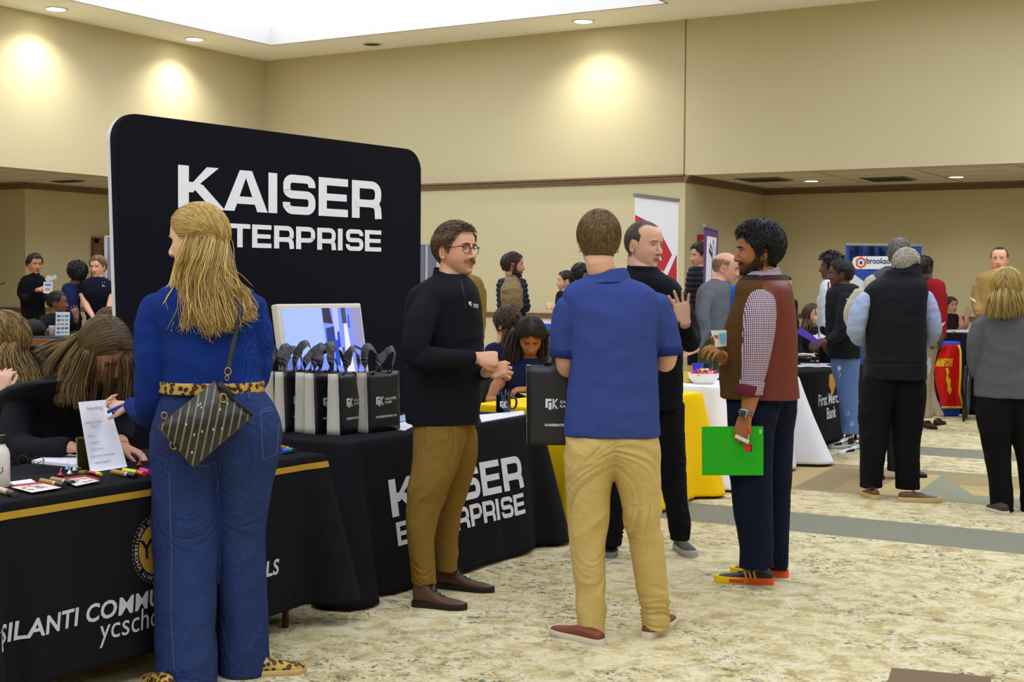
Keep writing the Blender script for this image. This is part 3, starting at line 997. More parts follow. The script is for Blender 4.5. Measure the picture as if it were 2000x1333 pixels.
def whiskers(P, col, col2, n=300, mode='full', L=.010, w=.0009, seed=4):
 """short facial hair rooted on the skin"""
 rnd = random.Random(seed); H = P.Hm; k = H.to_scale().x
 me = P.body.data; o0 = wloc(P.body)
 bvh = BVHTree.FromPolygons([v.co + o0 for v in me.vertices], [tuple(p.vertices) for p in me.polygons])
 b = MB(); c1 = np.array(rgb(*col)); c2 = np.array(rgb(*col2)); R = H.to_3x3().normalized()
 c = 0
 for _ in range(n * 6):
  if c >= n: break
  th = rnd.uniform(-1.75, 1.75); z = rnd.uniform(-.118, .02)
  x_ = math.sin(th); ax = abs(th)
  mous = -.064 < z < -.048 and ax < .42 + (.064 + z) * 0
  chin = ax < .45 and z < -.086
  jaw = z < -.070 - .0 * ax + .045 * max(0, ax - .7) * 2.2 and ax > .45
  burn = ax > 1.15 and z > -.09 and ax < 1.55
  lips = ax < .36 and -.084 < z < -.064
  ok = {'mous': mous, 'full': (mous or chin or jaw or burn) and not lips, 'goatee': (mous or chin)}[mode]
  if not ok: continue
  o_ = H @ V(.16 * math.sin(th), -.01 + .16 * math.cos(th), z); t = H @ V(0, -.01, z)
  h, nn, i, d = bvh.ray_cast(o_, (t - o_).normalized())
  if h is None: continue
  c += 1
  dn = R @ V(math.sin(th) * .5 * (1 if mous else .1), .25, -1)
  a = rnd.random(); b.col = tuple((c1 * (1 - a) + c2 * a))
  q = h + dn.normalized() * L * k * rnd.uniform(.6, 1.2) + nn * .0025 * k
  b.tube([h - nn * .001, h.lerp(q, .5) + nn * .001 * k, q], [w * k, w * k, w * .4 * k], seg=4)
 return b.build('facial_hair', vcol_mat('hair', .45, .35), parent=P.root, smooth=True)
# ------------------------------------------------------------------ hands
def hand_pieces(mb, wr, d, nrm, side=1, s=1.0, curl=(.25, .35, .3), spread=.06, thumb=(.7, .5), curls=None, wrist_r=None, lens=1.0):
 """wr wrist, d towards the fingertips, nrm out of the back of the hand; side=+1 puts the thumb on d x nrm"""
 d = Vector(d).normalized(); nrm = Vector(nrm); nrm = (nrm - d * nrm.dot(d)).normalized()
 sv = d.cross(nrm) * side
 wr = Vector(wr)
 def ring(u, w, t, sh=0, off=0):
  c = wr + d * u * s + sv * sh * s + nrm * off * s
  return [c + sv * math.copysign(abs(math.cos(a)) ** .75, math.cos(a)) * w * s + nrm * math.copysign(abs(math.sin(a)) ** .8, math.sin(a)) * t * s for a in [2 * PI * q / 20 for q in range(20)]]
 mb.rings([ring(-.02, .026, .019), ring(.0, .027, .018), ring(.02, .033, .016, .002), ring(.05, .041, .0145, .002), ring(.078, .042, .0125, .0), ring(.09, .037, .010, .0)])
 spec = [(.030, .072, .0086), (.0105, .080, .0088), (-.0105, .075, .0083), (-.030, .060, .0074)]
 tips = []
 for i, (off, L, r) in enumerate(spec):
  cu = (curls[i] if curls else curl)
  L *= s * lens
  p = wr + d * (.082 - abs(off - .008) * .25) * s + sv * off * s
  dd = (d + sv * (off / .03) * spread * 2.2).normalized()
  pts = [p - dd * .012 * s, p + nrm * .001]; cur = dd; nn = nrm.copy()
  ax = sv
  for j, fr in enumerate((.46, .30, .24)):
   R = Matrix.Rotation(-cu[j] * side if True else 0, 3, d.cross(nrm))
   cur = R @ cur
   p = p + cur * L * fr
   pts.append(p)
  P2 = [pts[0], pts[1]]
  for a_, b_ in zip(pts[1:], pts[2:]):
   P2.append((a_ + b_) / 2); P2.append(b_)
  rr = [r * s, r * 1.05 * s, r * .96 * s, r * 1.03 * s, r * .93 * s, r * .97 * s, r * .88 * s, r * .78 * s]
  mb.tube(P2, rr, seg=10, roundend=True)
  tips.append(p)
 p0 = wr + d * .018 * s + sv * .026 * s - nrm * .004 * s
 d1 = (d * math.cos(thumb[0]) + sv * math.sin(thumb[0]) - nrm * .35).normalized()
 p1 = p0 + d1 * .038 * s
 d2 = (d * math.cos(thumb[0] - thumb[1]) + sv * math.sin(thumb[0] - thumb[1]) - nrm * .35).normalized()
 p2 = p1 + d2 * .033 * s
 d3 = (d * math.cos(thumb[0] - thumb[1] * 1.6) + sv * math.sin(thumb[0] - thumb[1] * 1.6) - nrm * .4).normalized()
 p3 = p2 + d3 * .022 * s
 mb.tube([p0 - d1 * .01 * s, p0, (p0 + p1) / 2, p1, (p1 + p2) / 2, p2, p3], [.014 * s, .0155 * s, .0135 * s, .0112 * s, .0104 * s, .0102 * s, .0085 * s], seg=10, roundend=True)
 return tips + [p3]
# ------------------------------------------------------------------ shoes
def shoe(root, heel, toe, kind='oxford', up=(90, 60, 40), sole=(60, 50, 40), w=1.0, lace=(40, 35, 30), high=.0, L=None, sole_h=.022, lab=None, smat=None, umat=None):
 heel = Vector(heel); toe = Vector(toe)
 heel.z = 0; toe.z = 0
 d = (toe - heel); Ln = L or d.length; d.normalize()
 sdir = Vector((d.y, -d.x, 0))
 def P(u, x, z): return heel + d * (u * Ln) + sdir * x * w + ZU * z
 prof = [(0.0, .018), (.03, .028), (.10, .034), (.25, .035), (.42, .036), (.60, .045), (.76, .047), (.88, .040), (.96, .025), (1.0, .008)]
 def ring(z, sc, inset=0.0):
  r = [P(u + (.0 if u > .5 else 0), x * sc, z) for u, x in prof] + [P(u, -x * sc, z) for u, x in reversed(prof)]
  return r
 b = MB()
 sh = sole_h
 b.rings([ring(0.0, .94), ring(.004, 1.0), ring(sh * .8, 1.02), ring(sh, .98)])
 rt = MB(); rt.rings
 e = bpy.data.objects.new('shoe', None); COL.objects.link(e); place(e, root, heel)
 e.empty_display_size = .05
 if lab: e['label'] = lab
 b.build('sole', smat or M(sole, .7), parent=e, smooth=True, angle=50)
 # upper: cross sections along the foot
 u_ = MB(); rs = []
 top = [(0.015, .055 + high), (.06, .068 + high), (.16, .072 + high), (.28, .074 + high * .9), (.38, .070 + high * .35), (.50, .060), (.62, .050), (.76, .043), (.88, .038), (.95, .032), (.985, .024)]
 for u, h in top:
  x = np.interp(u, [q[0] for q in prof], [q[1] for q in prof]) * .97
  if u < .35: xt = .62
  else: xt = .55
  r = []
  for q in range(20):
   a = PI * q / 19
   cx = math.cos(a)
   zz = sh * .6 + (h - sh * .6) * math.sin(a) ** (.62 if u > .4 else .5)
   xx = x * math.copysign(abs(cx) ** .8, cx) * (1 - (1 - xt) * math.sin(a) ** 3 * (.9 if u < .4 else .35))
   r.append(P(u, xx, zz))
  rs.append(r)
 u_.rings(rs)
 up_o = u_.build('upper', umat or M(up, .5, 0, .35), parent=e, smooth=True, subs=1)
 if lace is not None:
  l = MB()
  for i, u in enumerate((.34, .41, .48, .55)):
   h = np.interp(u, [q[0] for q in top], [q[1] for q in top])
   l.tube([P(u, -.021, h * .9), P(u + .012, 0, h + .003), P(u, .021, h * .9)], .0024, seg=6, smooth=3)
   l.tube([P(u, -.021, h * .9), P(u + .04, .0, h + .003), P(u + .05, .017, h * .86)], .002, seg=6, smooth=2)
  hh = .070 + high * .5
  l.tube([P(.33, 0, hh + .004), P(.36, .03, hh + .004), P(.42, .034, hh - .012), P(.36, .01, hh + .004)], .002, seg=5, smooth=3)
  l.tube([P(.33, 0, hh + .004), P(.36, -.03, hh + .004), P(.42, -.034, hh - .012), P(.36, -.01, hh + .004)], .002, seg=5, smooth=3)
  l.build('laces', M(lace, .8), parent=e, smooth=True)
 return e, P
# ------------------------------------------------------------------ people
def head_matrix(c, yaw, pitch=0, roll=0, k=1.0):
 """yaw: 0 faces the camera, 90 faces the right of the picture, 180 away, -90 left; pitch>0 looks down"""
 a, aw = view_axes(c)
 y = math.radians(yaw)
 fw = -aw * math.cos(y) + a * math.sin(y)
 rt = fw.cross(ZU)
 R = Matrix((rt, fw, ZU)).transposed()
 R = R @ Matrix.Rotation(-math.radians(pitch), 3, 'X') @ Matrix.Rotation(math.radians(roll), 3, 'Y')
 m_ = R.to_4x4() @ Matrix.Diagonal((k, k, k, 1))
 m_.translation = c
 return m_
def foldfn(amp, f=9, zf=1.6, seed=0.0, extra=None):
 def g(c):
  p = Vector((c[0] * f + seed, c[1] * f + seed, c[2] * f * zf))
  v = noise.noise(p); r = 1 - abs(v) * 2.4
  q = noise.noise(p * 2.3 + Vector((5, 3, 1)))
  a = amp
  if extra: a = extra(c)
  return a * (r * .75 + q * .45) - a * .45
 return g
class Person:
 def __init__(s, label, D, basepx, voxel=.0045, group=None, name='person'):
  s.D = D; s.vox = voxel
  p = W(basepx, 700, D); s.base = V(p.x, p.y, 0)
  s.root = empty(name, s.base, label, 'person', group)
  s.skin = MB(); s.k = D / FPX
  s.Hm = None
 def J(s, px, py, dy=0.0): return W(px, py, s.D + dy)
 def G(s, px, dy=0.0):
  p = W(px, 700, s.D + dy); return V(p.x, p.y, 0)
 def head(s, px, py, hpx, yaw, pitch=0, roll=0, dy=0.0, neck=None, neckr=.056, **kw):
  """px,py centre of the head (eye level, mid skull); hpx chin-to-crown height in pixels"""
  c = s.J(px, py, dy)
  s.Hk = hpx * (s.D + dy) / FPX / .238
  s.Hm = head_matrix(c, yaw, pitch, roll, s.Hk)
  head_shape(s.skin, s.Hm, **kw)
  if neck:
   nk = s.J(*neck)
   s.skin.tube([s.Hm @ V(0, -.022, -.03), s.Hm @ V(0, -.028, -.085), (s.Hm @ V(0, -.028, -.085)).lerp(nk, .6), nk], [neckr * s.Hk * .95, neckr * s.Hk, neckr * s.Hk * 1.05, neckr * s.Hk * 1.25], seg=20, smooth=3)
  return s.Hm
 def garment(s, name, fn, mats, vox=None, smooth=3, disp=None, region=None, label=None, parent=None):
  mb = MB(); fn(mb)
  me, co = remesh(mb, vox or s.vox, smooth, disp, name)
  o = finish(me, co, name, mats, parent or s.root, region)
  if label: o['label'] = label
  return o
 def skin_done(s, col, vox=None, smooth=2, **kw):
  me, co = remesh(s.skin, vox or s.vox * .8, smooth, None, 'body')
  pt = skin_paint(s.Hm, col, **kw)
  s.body = finish(me, co, 'body', vcol_mat('skin', .5, .35, bscale=260, bstr=.12, bdist=.0008), s.root, None, pt)
  return s.body
 def arm_pts(s, pts):
  """(px,py,dy,r_m)"""
  return [s.J(*p[:3]) for p in pts], [p[3] for p in pts]
def limb(mb, P, pts, shrink=1.0, seg=18, k=4, add=0.0, flat=None):
 w = [P.J(*p[:3]) for p in pts]
 r = [(p[3] * shrink + add) if not isinstance(p[3], tuple) else (p[3][0] * shrink + add, p[3][1] * shrink + add) for p in pts]
 r0 = r[0][0] if isinstance(r[0], tuple) else r[0]
 d = (w[1] - w[0]); L = d.length; d.normalize()
 if L > r0 * .5:
  sc = lambda q: (r[0][0] * q, r[0][1] * q) if isinstance(r[0], tuple) else r[0] * q
  w = [w[0] - d * r0 * .30, w[0] - d * r0 * .12, w[0] + d * r0 * .25] + w[1:]; r = [sc(.42), sc(.72), sc(.96)] + r[1:]
 mb.tube(w, r, seg=seg, smooth=k, flat=flat)
def legs_px(mb, P, legs, shrink=1.0):
 """each leg: list of (px,py,dy,half-width px,half-depth m)"""
 for L in legs:
  loft_px(mb, L, P.D, k=5, seg=24, shrink=shrink, n=2.1)
def decal(obj, polys, to_ray, off=.0012, name='logo', mat=None, parent=None, thick=0):
 """lays flat polygons on a garment: each 2-D point becomes a ray (origin, direction)"""
 me = obj.data; o0 = wloc(obj)
 bvh = BVHTree.FromPolygons([v.co + o0 for v in me.vertices], [tuple(p.vertices) for p in me.polygons])
 b = MB()
 for poly in polys:
  pts = []
  for x, y in poly:
   o, d = to_ray(x, y)
   h, nn, i, t = bvh.ray_cast(o, d.normalized())
   if h is None: break
   pts.append(h - d.normalized() * off)
  else:
   if len(pts) > 2: b.add(pts, [tuple(range(len(pts)))])
 if not b.v: return None
 return b.build(name, mat, parent=parent or obj)
def cam_ray(px, py):
 r = ray(px, py).normalized()
 return CPOS + r * .5, r
def text_px(txt, x0, y0, size, ang=0.0, bold=0.0, wide=False, shear=0.0, cut=None, sx=1.0, width=None):
 """polygons of a line of lettering in photograph pixels"""
 out = []
 ca, sa = math.cos(math.radians(ang)), math.sin(math.radians(ang))
 f = lambda x, y: (x0 + (x * ca - y * sa), y0 - (x * sa + y * ca) )
 if wide:
  q, w = wide_text(txt); kx = (width / w) if width else size
  for poly in q:
   for pc in subdiv_poly([(x * kx, y * size) for x, y in poly], cut or 1e3):
    out.append([f(x, y) for x, y in pc])
 else:
  vs, fs = font_polys(txt, size, bold, shear)
  for fc in fs:
   pl = [(vs[i][0] * sx, vs[i][1]) for i in fc]
   out.append([f(x, y) for x, y in pl])
 return out
# ------------------------------------------------------------------ tables under cloths
def table(x0, x1, y0, y1, label, h=.735):
 e = empty('folding_table', V((x0 + x1) / 2, (y0 + y1) / 2, 0), label, 'table', 'folding tables under the cloths')
 MB().box(V((x0 + x1) / 2, (y0 + y1) / 2, h - .02), (x1 - x0 - .02, y1 - y0 - .02, .035)).build('tabletop', M((190, 186, 178), .6), parent=e, bevel=.004)
 for sx in (x0 + .08, x1 - .08):
  for sy in (y0 + .16, y1 - .16):
   MB().tube([V(sx, sy, h - .03), V(sx, sy, 0.0)], .014, seg=8).build('leg', M((96, 52, 40), .5, .4), parent=e, smooth=True)
 return e
def cloth(x0, x1, y0, y1, mat, label, cat='tablecloth', h=.742, hem=.04, flare=.06, amp=.02, freq=16, seed=0.0, corner=.09, drop=None, group=None, grounded=(), hemvar=.012):
 """pos(s,t): s metres along the front from the near end, t 0 top .. 1 hem (front side); the same law all round"""
 LX, LY = x1 - x0, y1 - y0
 per = 2 * (LX + LY)
 cs = [0, LY, LY + LX, 2 * LY + LX]
 def base(s):
  s = s % per
  if s < LY: return V(x1, y0 + s, 0), V(1, 0, 0), 0
  if s < LY + LX: return V(x1 - (s - LY), y1, 0), V(0, 1, 0), 1
  if s < 2 * LY + LX: return V(x0, y1 - (s - LY - LX), 0), V(-1, 0, 0), 2
  return V(x0 + (s - 2 * LY - LX), y0, 0), V(0, -1, 0), 3
 def cdist(s):
  s = s % per
  return min(abs(((s - c + per / 2) % per) - per / 2) for c in cs)
 def nrm(s):
  p, n0, k = base(s)
  s_ = s % per
  for c, (na, nb) in zip(cs, ((V(0, -1, 0), V(1, 0, 0)), (V(1, 0, 0), V(0, 1, 0)), (V(0, 1, 0), V(-1, 0, 0)), (V(-1, 0, 0), V(0, -1, 0)))):
   dd = ((s_ - c + per / 2) % per) - per / 2
   if abs(dd) < .05:
    return na.lerp(nb, (dd + .05) / .1).normalized()
  return n0
 def pos(s, t, off=0.0):
  p, _, k = base(s); n = nrm(s)
  w = noise.noise(Vector((s * freq / 6, seed, t * .35))) + .5 * noise.noise(Vector((s * freq / 2.4, seed + 4, t * .5)))
  cd = cdist(s)
  out = flare * t + amp * w * (t ** .8) + corner * t * math.exp(-(cd / .07) ** 2) - corner * .35 * t * math.exp(-((cd - .15) / .06) ** 2)
  out = max(out, -.015)
  hz = hem + hemvar * noise.noise(Vector((s * 3, seed + 9, 0)))
  rim = .006 * math.sin(min(1, t * 30) * PI / 2)
  z = h - (h - hz) * t
  return p + n * (out + rim + off) + V(0, 0, z)
 b = MB()
 N = 360; ss = [per * i / N for i in range(N)]
 for c in cs:
  ss += [(c + d_) % per for d_ in (-.04, -.02, .0, .02, .04)]
 ss = sorted(set(round(s, 5) for s in ss))
 tl = [0, .008, .02, .05, .1, .2, .3, .4, .5, .6, .7, .8, .9, .97, 1.0]
 rings = [[pos(s, t) for s in ss] for t in tl]
 cen = V((x0 + x1) / 2, (y0 + y1) / 2, h + .001)
 top = [[q.lerp(cen, f) for q in rings[0]] for f in (.98, .5, .02)]
 for r in top:
  for q in r: q.z = h + .0015
 b.rings([top[0], top[1], top[2]] + [rings[0]] + rings[1:], cap=False)
 o = b.build('tablecloth', mat, origin=V((x0 + x1) / 2, (y0 + y1) / 2, 0), smooth=True, angle=75, solid=.003)
 tag(o, label, cat, group)
 return o, pos
BLACKC = fabric((20, 20, 24), .95, .5, 900, foldscale=5, stretch=(1, 1, .25), fdist=.03)
YELLOWC = fabric((246, 200, 8), .85, .5, 900, foldscale=5, stretch=(1, 1, .2), fdist=.03)
WHITEC = fabric((236, 236, 242), .85, .5, 900, foldscale=5, stretch=(1, 1, .2), fdist=.03)
T1 = (-4.66, -3.90, 3.05, 4.87); T2 = (-4.80, -4.08, 5.24, 7.05); T3 = (-4.80, -4.04, 7.46, 9.27); T4 = (-4.86, -4.10, 9.86, 11.42); T5 = (-5.0, -4.24, 12.0, 13.85)
table(*T1, 'table under the black and gold cloth at lower left')
table(*T2, 'table under the black cloth with the large white lettering')
table(*T3, 'table under the bright yellow cloth')
table(*T4, 'table under the plain white cloth')
table(*T5, 'table under the black bank cloth behind the white one')
o1, c1 = cloth(*T1, BLACKC, 'black tablecloth with gold edging and school lettering at lower left', flare=.008, amp=.02, seed=1.0, corner=.15, hem=.10)
def front(c, T, off=.002):
 return lambda y, z: c(y - T[2], (0.742 - z) / (0.742 - .04), off)
f1 = front(c1, T1, .0035)
f1 = (lambda y, z: c1(y - T1[2], (0.742 - z) / (0.742 - .10), .004))
m_gold = fabric((176, 138, 48), .7, .2, 700)
m_grey = fabric((196, 194, 204), .9, .2, 700)
b = MB()
N = 120
def strip(b, c, s0, s1, t0, t1, off, n=60):
 P = [[c(s0 + (s1 - s0) * i / n, t, off) for i in range(n + 1)] for t in (t0, t1)]
 w = n + 1
 b.add(P[0] + P[1], [(i, i + 1, w + i + 1, w + i) for i in range(n)])
LY = T1[3] - T1[2]
strip(b, c1, 0, LY, .045, .085, .0045)
strip(b, c1, LY, LY + .3, .045, .085, .0045, 20)
b.add([V(-4.655, 3.06, .7445), V(-4.655, 4.86, .7445), V(-4.635, 4.86, .7445), V(-4.635, 3.06, .7445)], [(0, 1, 2, 3)])
b.build('gold_edging', m_gold, parent=o1)
b = MB()
vs_, _ = font_polys('YPSILANTI COMMUNITY SCHOOLS', .088, .0022, .12, spacing=1.04); tw_ = max(v[0] for v in vs_)
font_on(b, 'YPSILANTI COMMUNITY SCHOOLS', f1, 3.03, .272, .088, bold=.0022, shear=.12, sx=1.53 / tw_, cut=.04, spacing=1.04)
font_on(b, 'ycschools.us', f1, 3.575, .195, .115, sx=.93, cut=.04, shear=.1)
b.build('lettering', m_grey, parent=o1)
b = MB()
cy, cz = 3.862, .485
disc = [(cy + .098 * math.cos(a), cz + .098 * math.sin(a)) for a in [2 * PI * i / 40 for i in range(40)]]
for pc in subdiv_poly(disc, .03):
 b.add([f1(y, z) for y, z in pc], [tuple(range(len(pc)))])
for i in range(48):
 a0, a1 = 2 * PI * i / 48, 2 * PI * (i + .5) / 48
 b.add([f1(cy + r * math.cos(a), cz + r * math.sin(a)) for r, a in ((.128, a0), (.131, a0), (.131, a1), (.128, a1))], [(0, 1, 2, 3)])
b.build('emblem', m_gold, parent=o1)
b = MB()
f1b = (lambda y, z: c1(y - T1[2], (0.742 - z) / (0.742 - .10), .006))
font_on(b, 'YCS', f1b, cy, cz - .028, .10, bold=.002, align='CENTER', cut=.03)
b.build('emblem_letters', M((16, 14, 12), .9), parent=o1)
b = MB()
for k, ch in enumerate('YPSILANTI COMMUNITY SCHOOLS  YPSILANTI COMMUNITY SCHOOLS'):
 a = PI - 2 * PI * k / 54
 if ch == ' ': continue
 vs, fs = font_polys(ch, .022, align='CENTER')
 ca, sa = math.cos(a - PI / 2), math.sin(a - PI / 2)
 ox, oy = cy + .106 * math.cos(a), cz + .106 * math.sin(a)
 b.add([f1b(ox + x * ca - y * sa, oy + x * sa + y * ca) for x, y in vs], fs)
b.build('emblem_ring_letters', m_grey, parent=o1)
o2, c2 = cloth(*T2, BLACKC, 'black tablecloth with large white lettering under the row of tote bags', flare=.11, amp=.035, freq=13, seed=5.5, corner=.10, hem=.015)
f2 = lambda y, z: c2(y - T2[2], (0.742 - z) / (0.742 - .015), .004)
b = MB()
wide_on(b, 'KAISER', f2, 5.53, .365, .178, width=1.24, mx=.04)
wide_on(b, 'ENTERPRISE', f2, 5.55, .225, .112, width=1.20, mx=.04)
b.build('lettering', fabric((224, 222, 232), .9, .2, 700), parent=o2)
o3, c3 = cloth(*T3, YELLOWC, 'bright yellow tablecloth on the table past the white lettered one', flare=.07, amp=.06, freq=22, seed=2.2, corner=.10, hem=.02)
o4, c4 = cloth(*T4, WHITEC, 'plain white tablecloth with long drapes behind the man in the red vest', flare=.10, amp=.06, freq=14, seed=8.1, corner=.22, hem=.02)
o5, c5 = cloth(*T5, BLACKC, 'black bank tablecloth with white lettering beside the ripped jeans', flare=.02, amp=.012, freq=10, seed=3.1, corner=.04, hem=.09)
f5 = lambda y, z: c5(y - T5[2], (0.742 - z) / (0.742 - .09), .004)
b = MB()
font_on(b, 'First Merchants', f5, 12.28, .43, .145, bold=.003, sx=.92, cut=.1)
font_on(b, 'Bank', f5, 12.50, .30, .145, bold=.003, sx=.92, cut=.1)
b.build('lettering', m_grey, parent=o5)
b = MB()
sh = [(12.60, .70), (12.76, .70), (12.78, .60), (12.68, .50), (12.58, .60)]
for pc in subdiv_poly(sh, .05): b.add([f5(y, z) for y, z in pc], [tuple(range(len(pc)))])
b.build('emblem', m_gold, parent=o5)
# ------------------------------------------------------------------ backdrop with the large lettering
PL, PR = V(-5.292, 4.968, 0), V(-5.03, 7.20, 0)
bu = (PR - PL).normalized(); bn = V(bu.y, -bu.x, 0)
BWD = (PR - PL).length
def on_plane(px, py, o, n):
 r = ray(px, py); p = CPOS + r * ((Vector(o) - CPOS).dot(n) / r.dot(n)); return p
def uz(px, py):
 p = on_plane(px, py, PL, bn); return (p - PL).dot(bu), p.z
lbl = 'tall black fabric backdrop with white lettering behind the tote bags'
bd = empty('backdrop', (PL + PR) / 2, lbl, 'backdrop')
ztl = on_plane(255, 226, PL, bn).z; ztr = on_plane(780, 293, PL, bn).z
def rr_poly(w, z0, zl, zr, r, n=8):
 pts = [(.075, z0), (w, z0)]
 pts += [(w - r + r * math.cos(a), zr - r + r * math.sin(a)) for a in [PI / 2 * i / n for i in range(n + 1)]]
 pts += [(r + r * math.cos(a), zl - r + r * math.sin(a)) for a in [PI / 2 + PI / 2 * i / n for i in range(n + 1)]]
 return pts
b = MB().prism(rr_poly(BWD, .03, ztl + .01, ztr + .01, .13), PL - bn * .03, bu, ZU, .05)
o = b.build('fabric_cover', fabric((16, 16, 26), .95, .12, 900, foldscale=3, fdist=.02), parent=bd, bevel=.006)
b = MB().prism(rr_poly(BWD - .02, .02, ztl + .006, ztr + .006, .13), PL - bn * .066 + bu * .01, bu, ZU, .035)
b.build('rear_cover', fabric((214, 214, 216), .9, .1, 900), parent=bd)
b = MB()
for u in (.18, BWD - .18):
 b.box(PL + bu * u - bn * .02 + V(0, 0, .012), (.07, .36, .02), rz=math.atan2(bu.y, bu.x))
b.build('feet', M((170, 170, 172), .4, .8), parent=bd)
fb = lambda u, z: PL + bu * u + ZU * z + bn * .0215
u0, z0 = uz(342.6, 406); u1, z1 = uz(741, 428.8); _, zt = uz(338, 321.5); _, zt2 = uz(727, 356)
b = MB()
def tilt(z0, u0, z1, u1):
 return lambda u, z: fb(u, z + (u - u0) * (z1 - z0) / (u1 - u0))
print('KAISER', u0, z0, u1, z1, zt, zt2, 'banner', ztl, ztr)
wide_on(b, 'KAISER', tilt(z0, u0, z1, u1), u0, z0, ((zt - z0) + (zt2 - z1)) / 2, width=u1 - u0, mx=9, nv=bn)
v0, y0 = uz(372, 480); v1, y1 = uz(741, 492); _, yt = uz(741, 451)
wide_on(b, 'ENTERPRISE', tilt(z0, u0, z1, u1), u0 + .02, y1 - (z1 - z0), (yt - y1), width=u1 - u0 - .02, mx=9, nv=bn)
b.build('lettering', fabric((246, 246, 255), .9, .05, 900), parent=bd)
# ------------------------------------------------------------------ grey display screens behind the backdrop
def screen_board(a, c, ztop, label, mid=()):
 a = Vector(a); c = Vector(c); u = (c - a).normalized(); n = V(u.y, -u.x, 0); w = (c - a).length
 e = empty('display_screen', (a + c) / 2, label, 'display screen', 'grey display screens')
 b = MB(); b.prism([(0, .05), (w, .05), (w, ztop), (0, ztop)], a - n * .015, u, ZU, .03)
 b.build('panel', fabric((118, 122, 136), .95, .1, 900), parent=e)
 b = MB()
 rz = math.atan2(u.y, u.x)
 for f in (0, 1) + tuple(mid):
  b.box(a + u * w * f + V(0, 0, ztop / 2), (.018, .04, ztop), rz=rz)
 b.box((a + c) / 2 + V(0, 0, ztop), (w, .04, .018), rz=rz)
 b.build('frame', M((196, 198, 204), .4, .3), parent=e)
p = W(206, 462, 18.2)
screen_board(V(p.x, p.y, 0), V(p.x + .25, p.y + 1.5, 0), p.z, 'grey display screen showing past the left edge of the black backdrop')
p = W(852, 477, 11.4); q = W(780, 474, 11.2)
screen_board(V(q.x, q.y, 0), V(p.x, p.y, 0), p.z, 'grey display screen showing past the right edge of the black backdrop', mid=(.70,))
# ------------------------------------------------------------------ roll-up banners
def rollup(pa, pb, d0, d1, label, cover, marks, w=None):
 a = W(pa[0], pa[1], d0); c = W(pb[0], pb[1], d1)
 zt = (a.z + c.z) / 2
 a = V(a.x, a.y, 0); c = V(c.x, c.y, 0); u = (c - a).normalized(); n = V(u.y, -u.x, 0); w = (c - a).length
 e = empty('roll_up_banner', (a + c) / 2, label, 'banner', 'roll up banners along the walls')
 rz = math.atan2(u.y, u.x)
 b = MB(); b.prism([(0, .08), (w, .08), (w, zt), (0, zt)], a - n * .002, u, ZU, .004)
 o = b.build('print', cover, parent=e)
 MB().box((a + c) / 2 + V(0, 0, zt), (w + .01, .03, .03), rz=rz).build('top_bar', M((150, 152, 156), .35, .7), parent=e, bevel=.004)
 b = MB().box((a + c) / 2 + V(0, 0, .04), (w + .02, .2, .08), rz=rz)
 b.build('base', M((150, 152, 156), .35, .7), parent=e, bevel=.01)
 b = MB().tube([(a + c) / 2 - n * .03 + V(0, 0, .06), (a + c) / 2 - n * .03 + V(0, 0, zt)], .008, seg=6)
 b.build('pole', M((150, 152, 156), .35, .7), parent=e)
 def at(px, py):
  p = on_plane(px, py, a, n); return ((p - a).dot(u), p.z)
 fn = lambda x, z, k=1: a + u * x + ZU * z + n * (.003 + .0008 * k)
 for k, (nm, mat, polys) in enumerate(marks(at, fn)):
  b = MB()
  for pl in polys:
   b.add([fn(x, z, k + 1) for x, z in pl], [tuple(range(len(pl)))])
  b.build(nm, mat, parent=e)
def fpoly(txt, x, z, size, bold=0, sx=1.0):
 vs, fs = font_polys(txt, size, bold)
 return [[(x + vs[i][0] * sx, z + vs[i][1]) for i in f] for f in fs]
def mk_red(at, fn):
 red = M((184, 44, 54), .6)
 P = [at(*q) for q in ((1283, 442), (1312, 498), (1296, 530), (1240, 512), (1240, 420))]
 Q = [at(*q) for q in ((1321, 497), (1321, 640), (1270, 640), (1300, 545))]
 dk = [at(*q) for q in ((1283, 440), (1289, 452), (1284, 452))]
 x, z = at(1262, 507)
 return [('diamond', red, [P]), ('diamond', red, [Q]), ('tip', M((70, 66, 72), .6), [dk]), ('lettering', M((235, 235, 238), .6), fpoly('bank', x - .0, z, .16, .004, .9))]
rollup((1240, 381), (1325, 391), 12.0, 12.7, 'white roll up banner with red diamonds beside the wall corner', M((228, 228, 232), .55), mk_red)
def mk_pur(at, fn):
 A = [at(*q) for q in ((1380, 461), (1399, 465), (1395, 560), (1377, 560))]
 navy = M((40, 50, 100), .6)
 def seg(p0, p1, w):
  (x0, y0), (x1, y1) = at(*p0), at(*p1)
  d = Vector((x1 - x0, y1 - y0)).normalized(); nn = Vector((-d.y, d.x)) * w
  return [(x0 - nn.x, y0 - nn.y), (x1 - nn.x, y1 - nn.y), (x1 + nn.x, y1 + nn.y), (x0 + nn.x, y0 + nn.y)]
 return [('white_panel', M((226, 226, 230), .6), [A]), ('emblem', navy, [seg((1391, 482), (1389, 548), .02), seg((1396, 482), (1395, 548), .015), seg((1384, 488), (1390, 500), .025), seg((1386, 478), (1389, 486), .02), seg((1393, 470), (1392, 478), .03)])]
rollup((1375, 443), (1402.5, 449), 13.6, 14.6, 'narrow purple roll up banner with a white centre panel', M((104, 60, 122), .55), mk_pur)
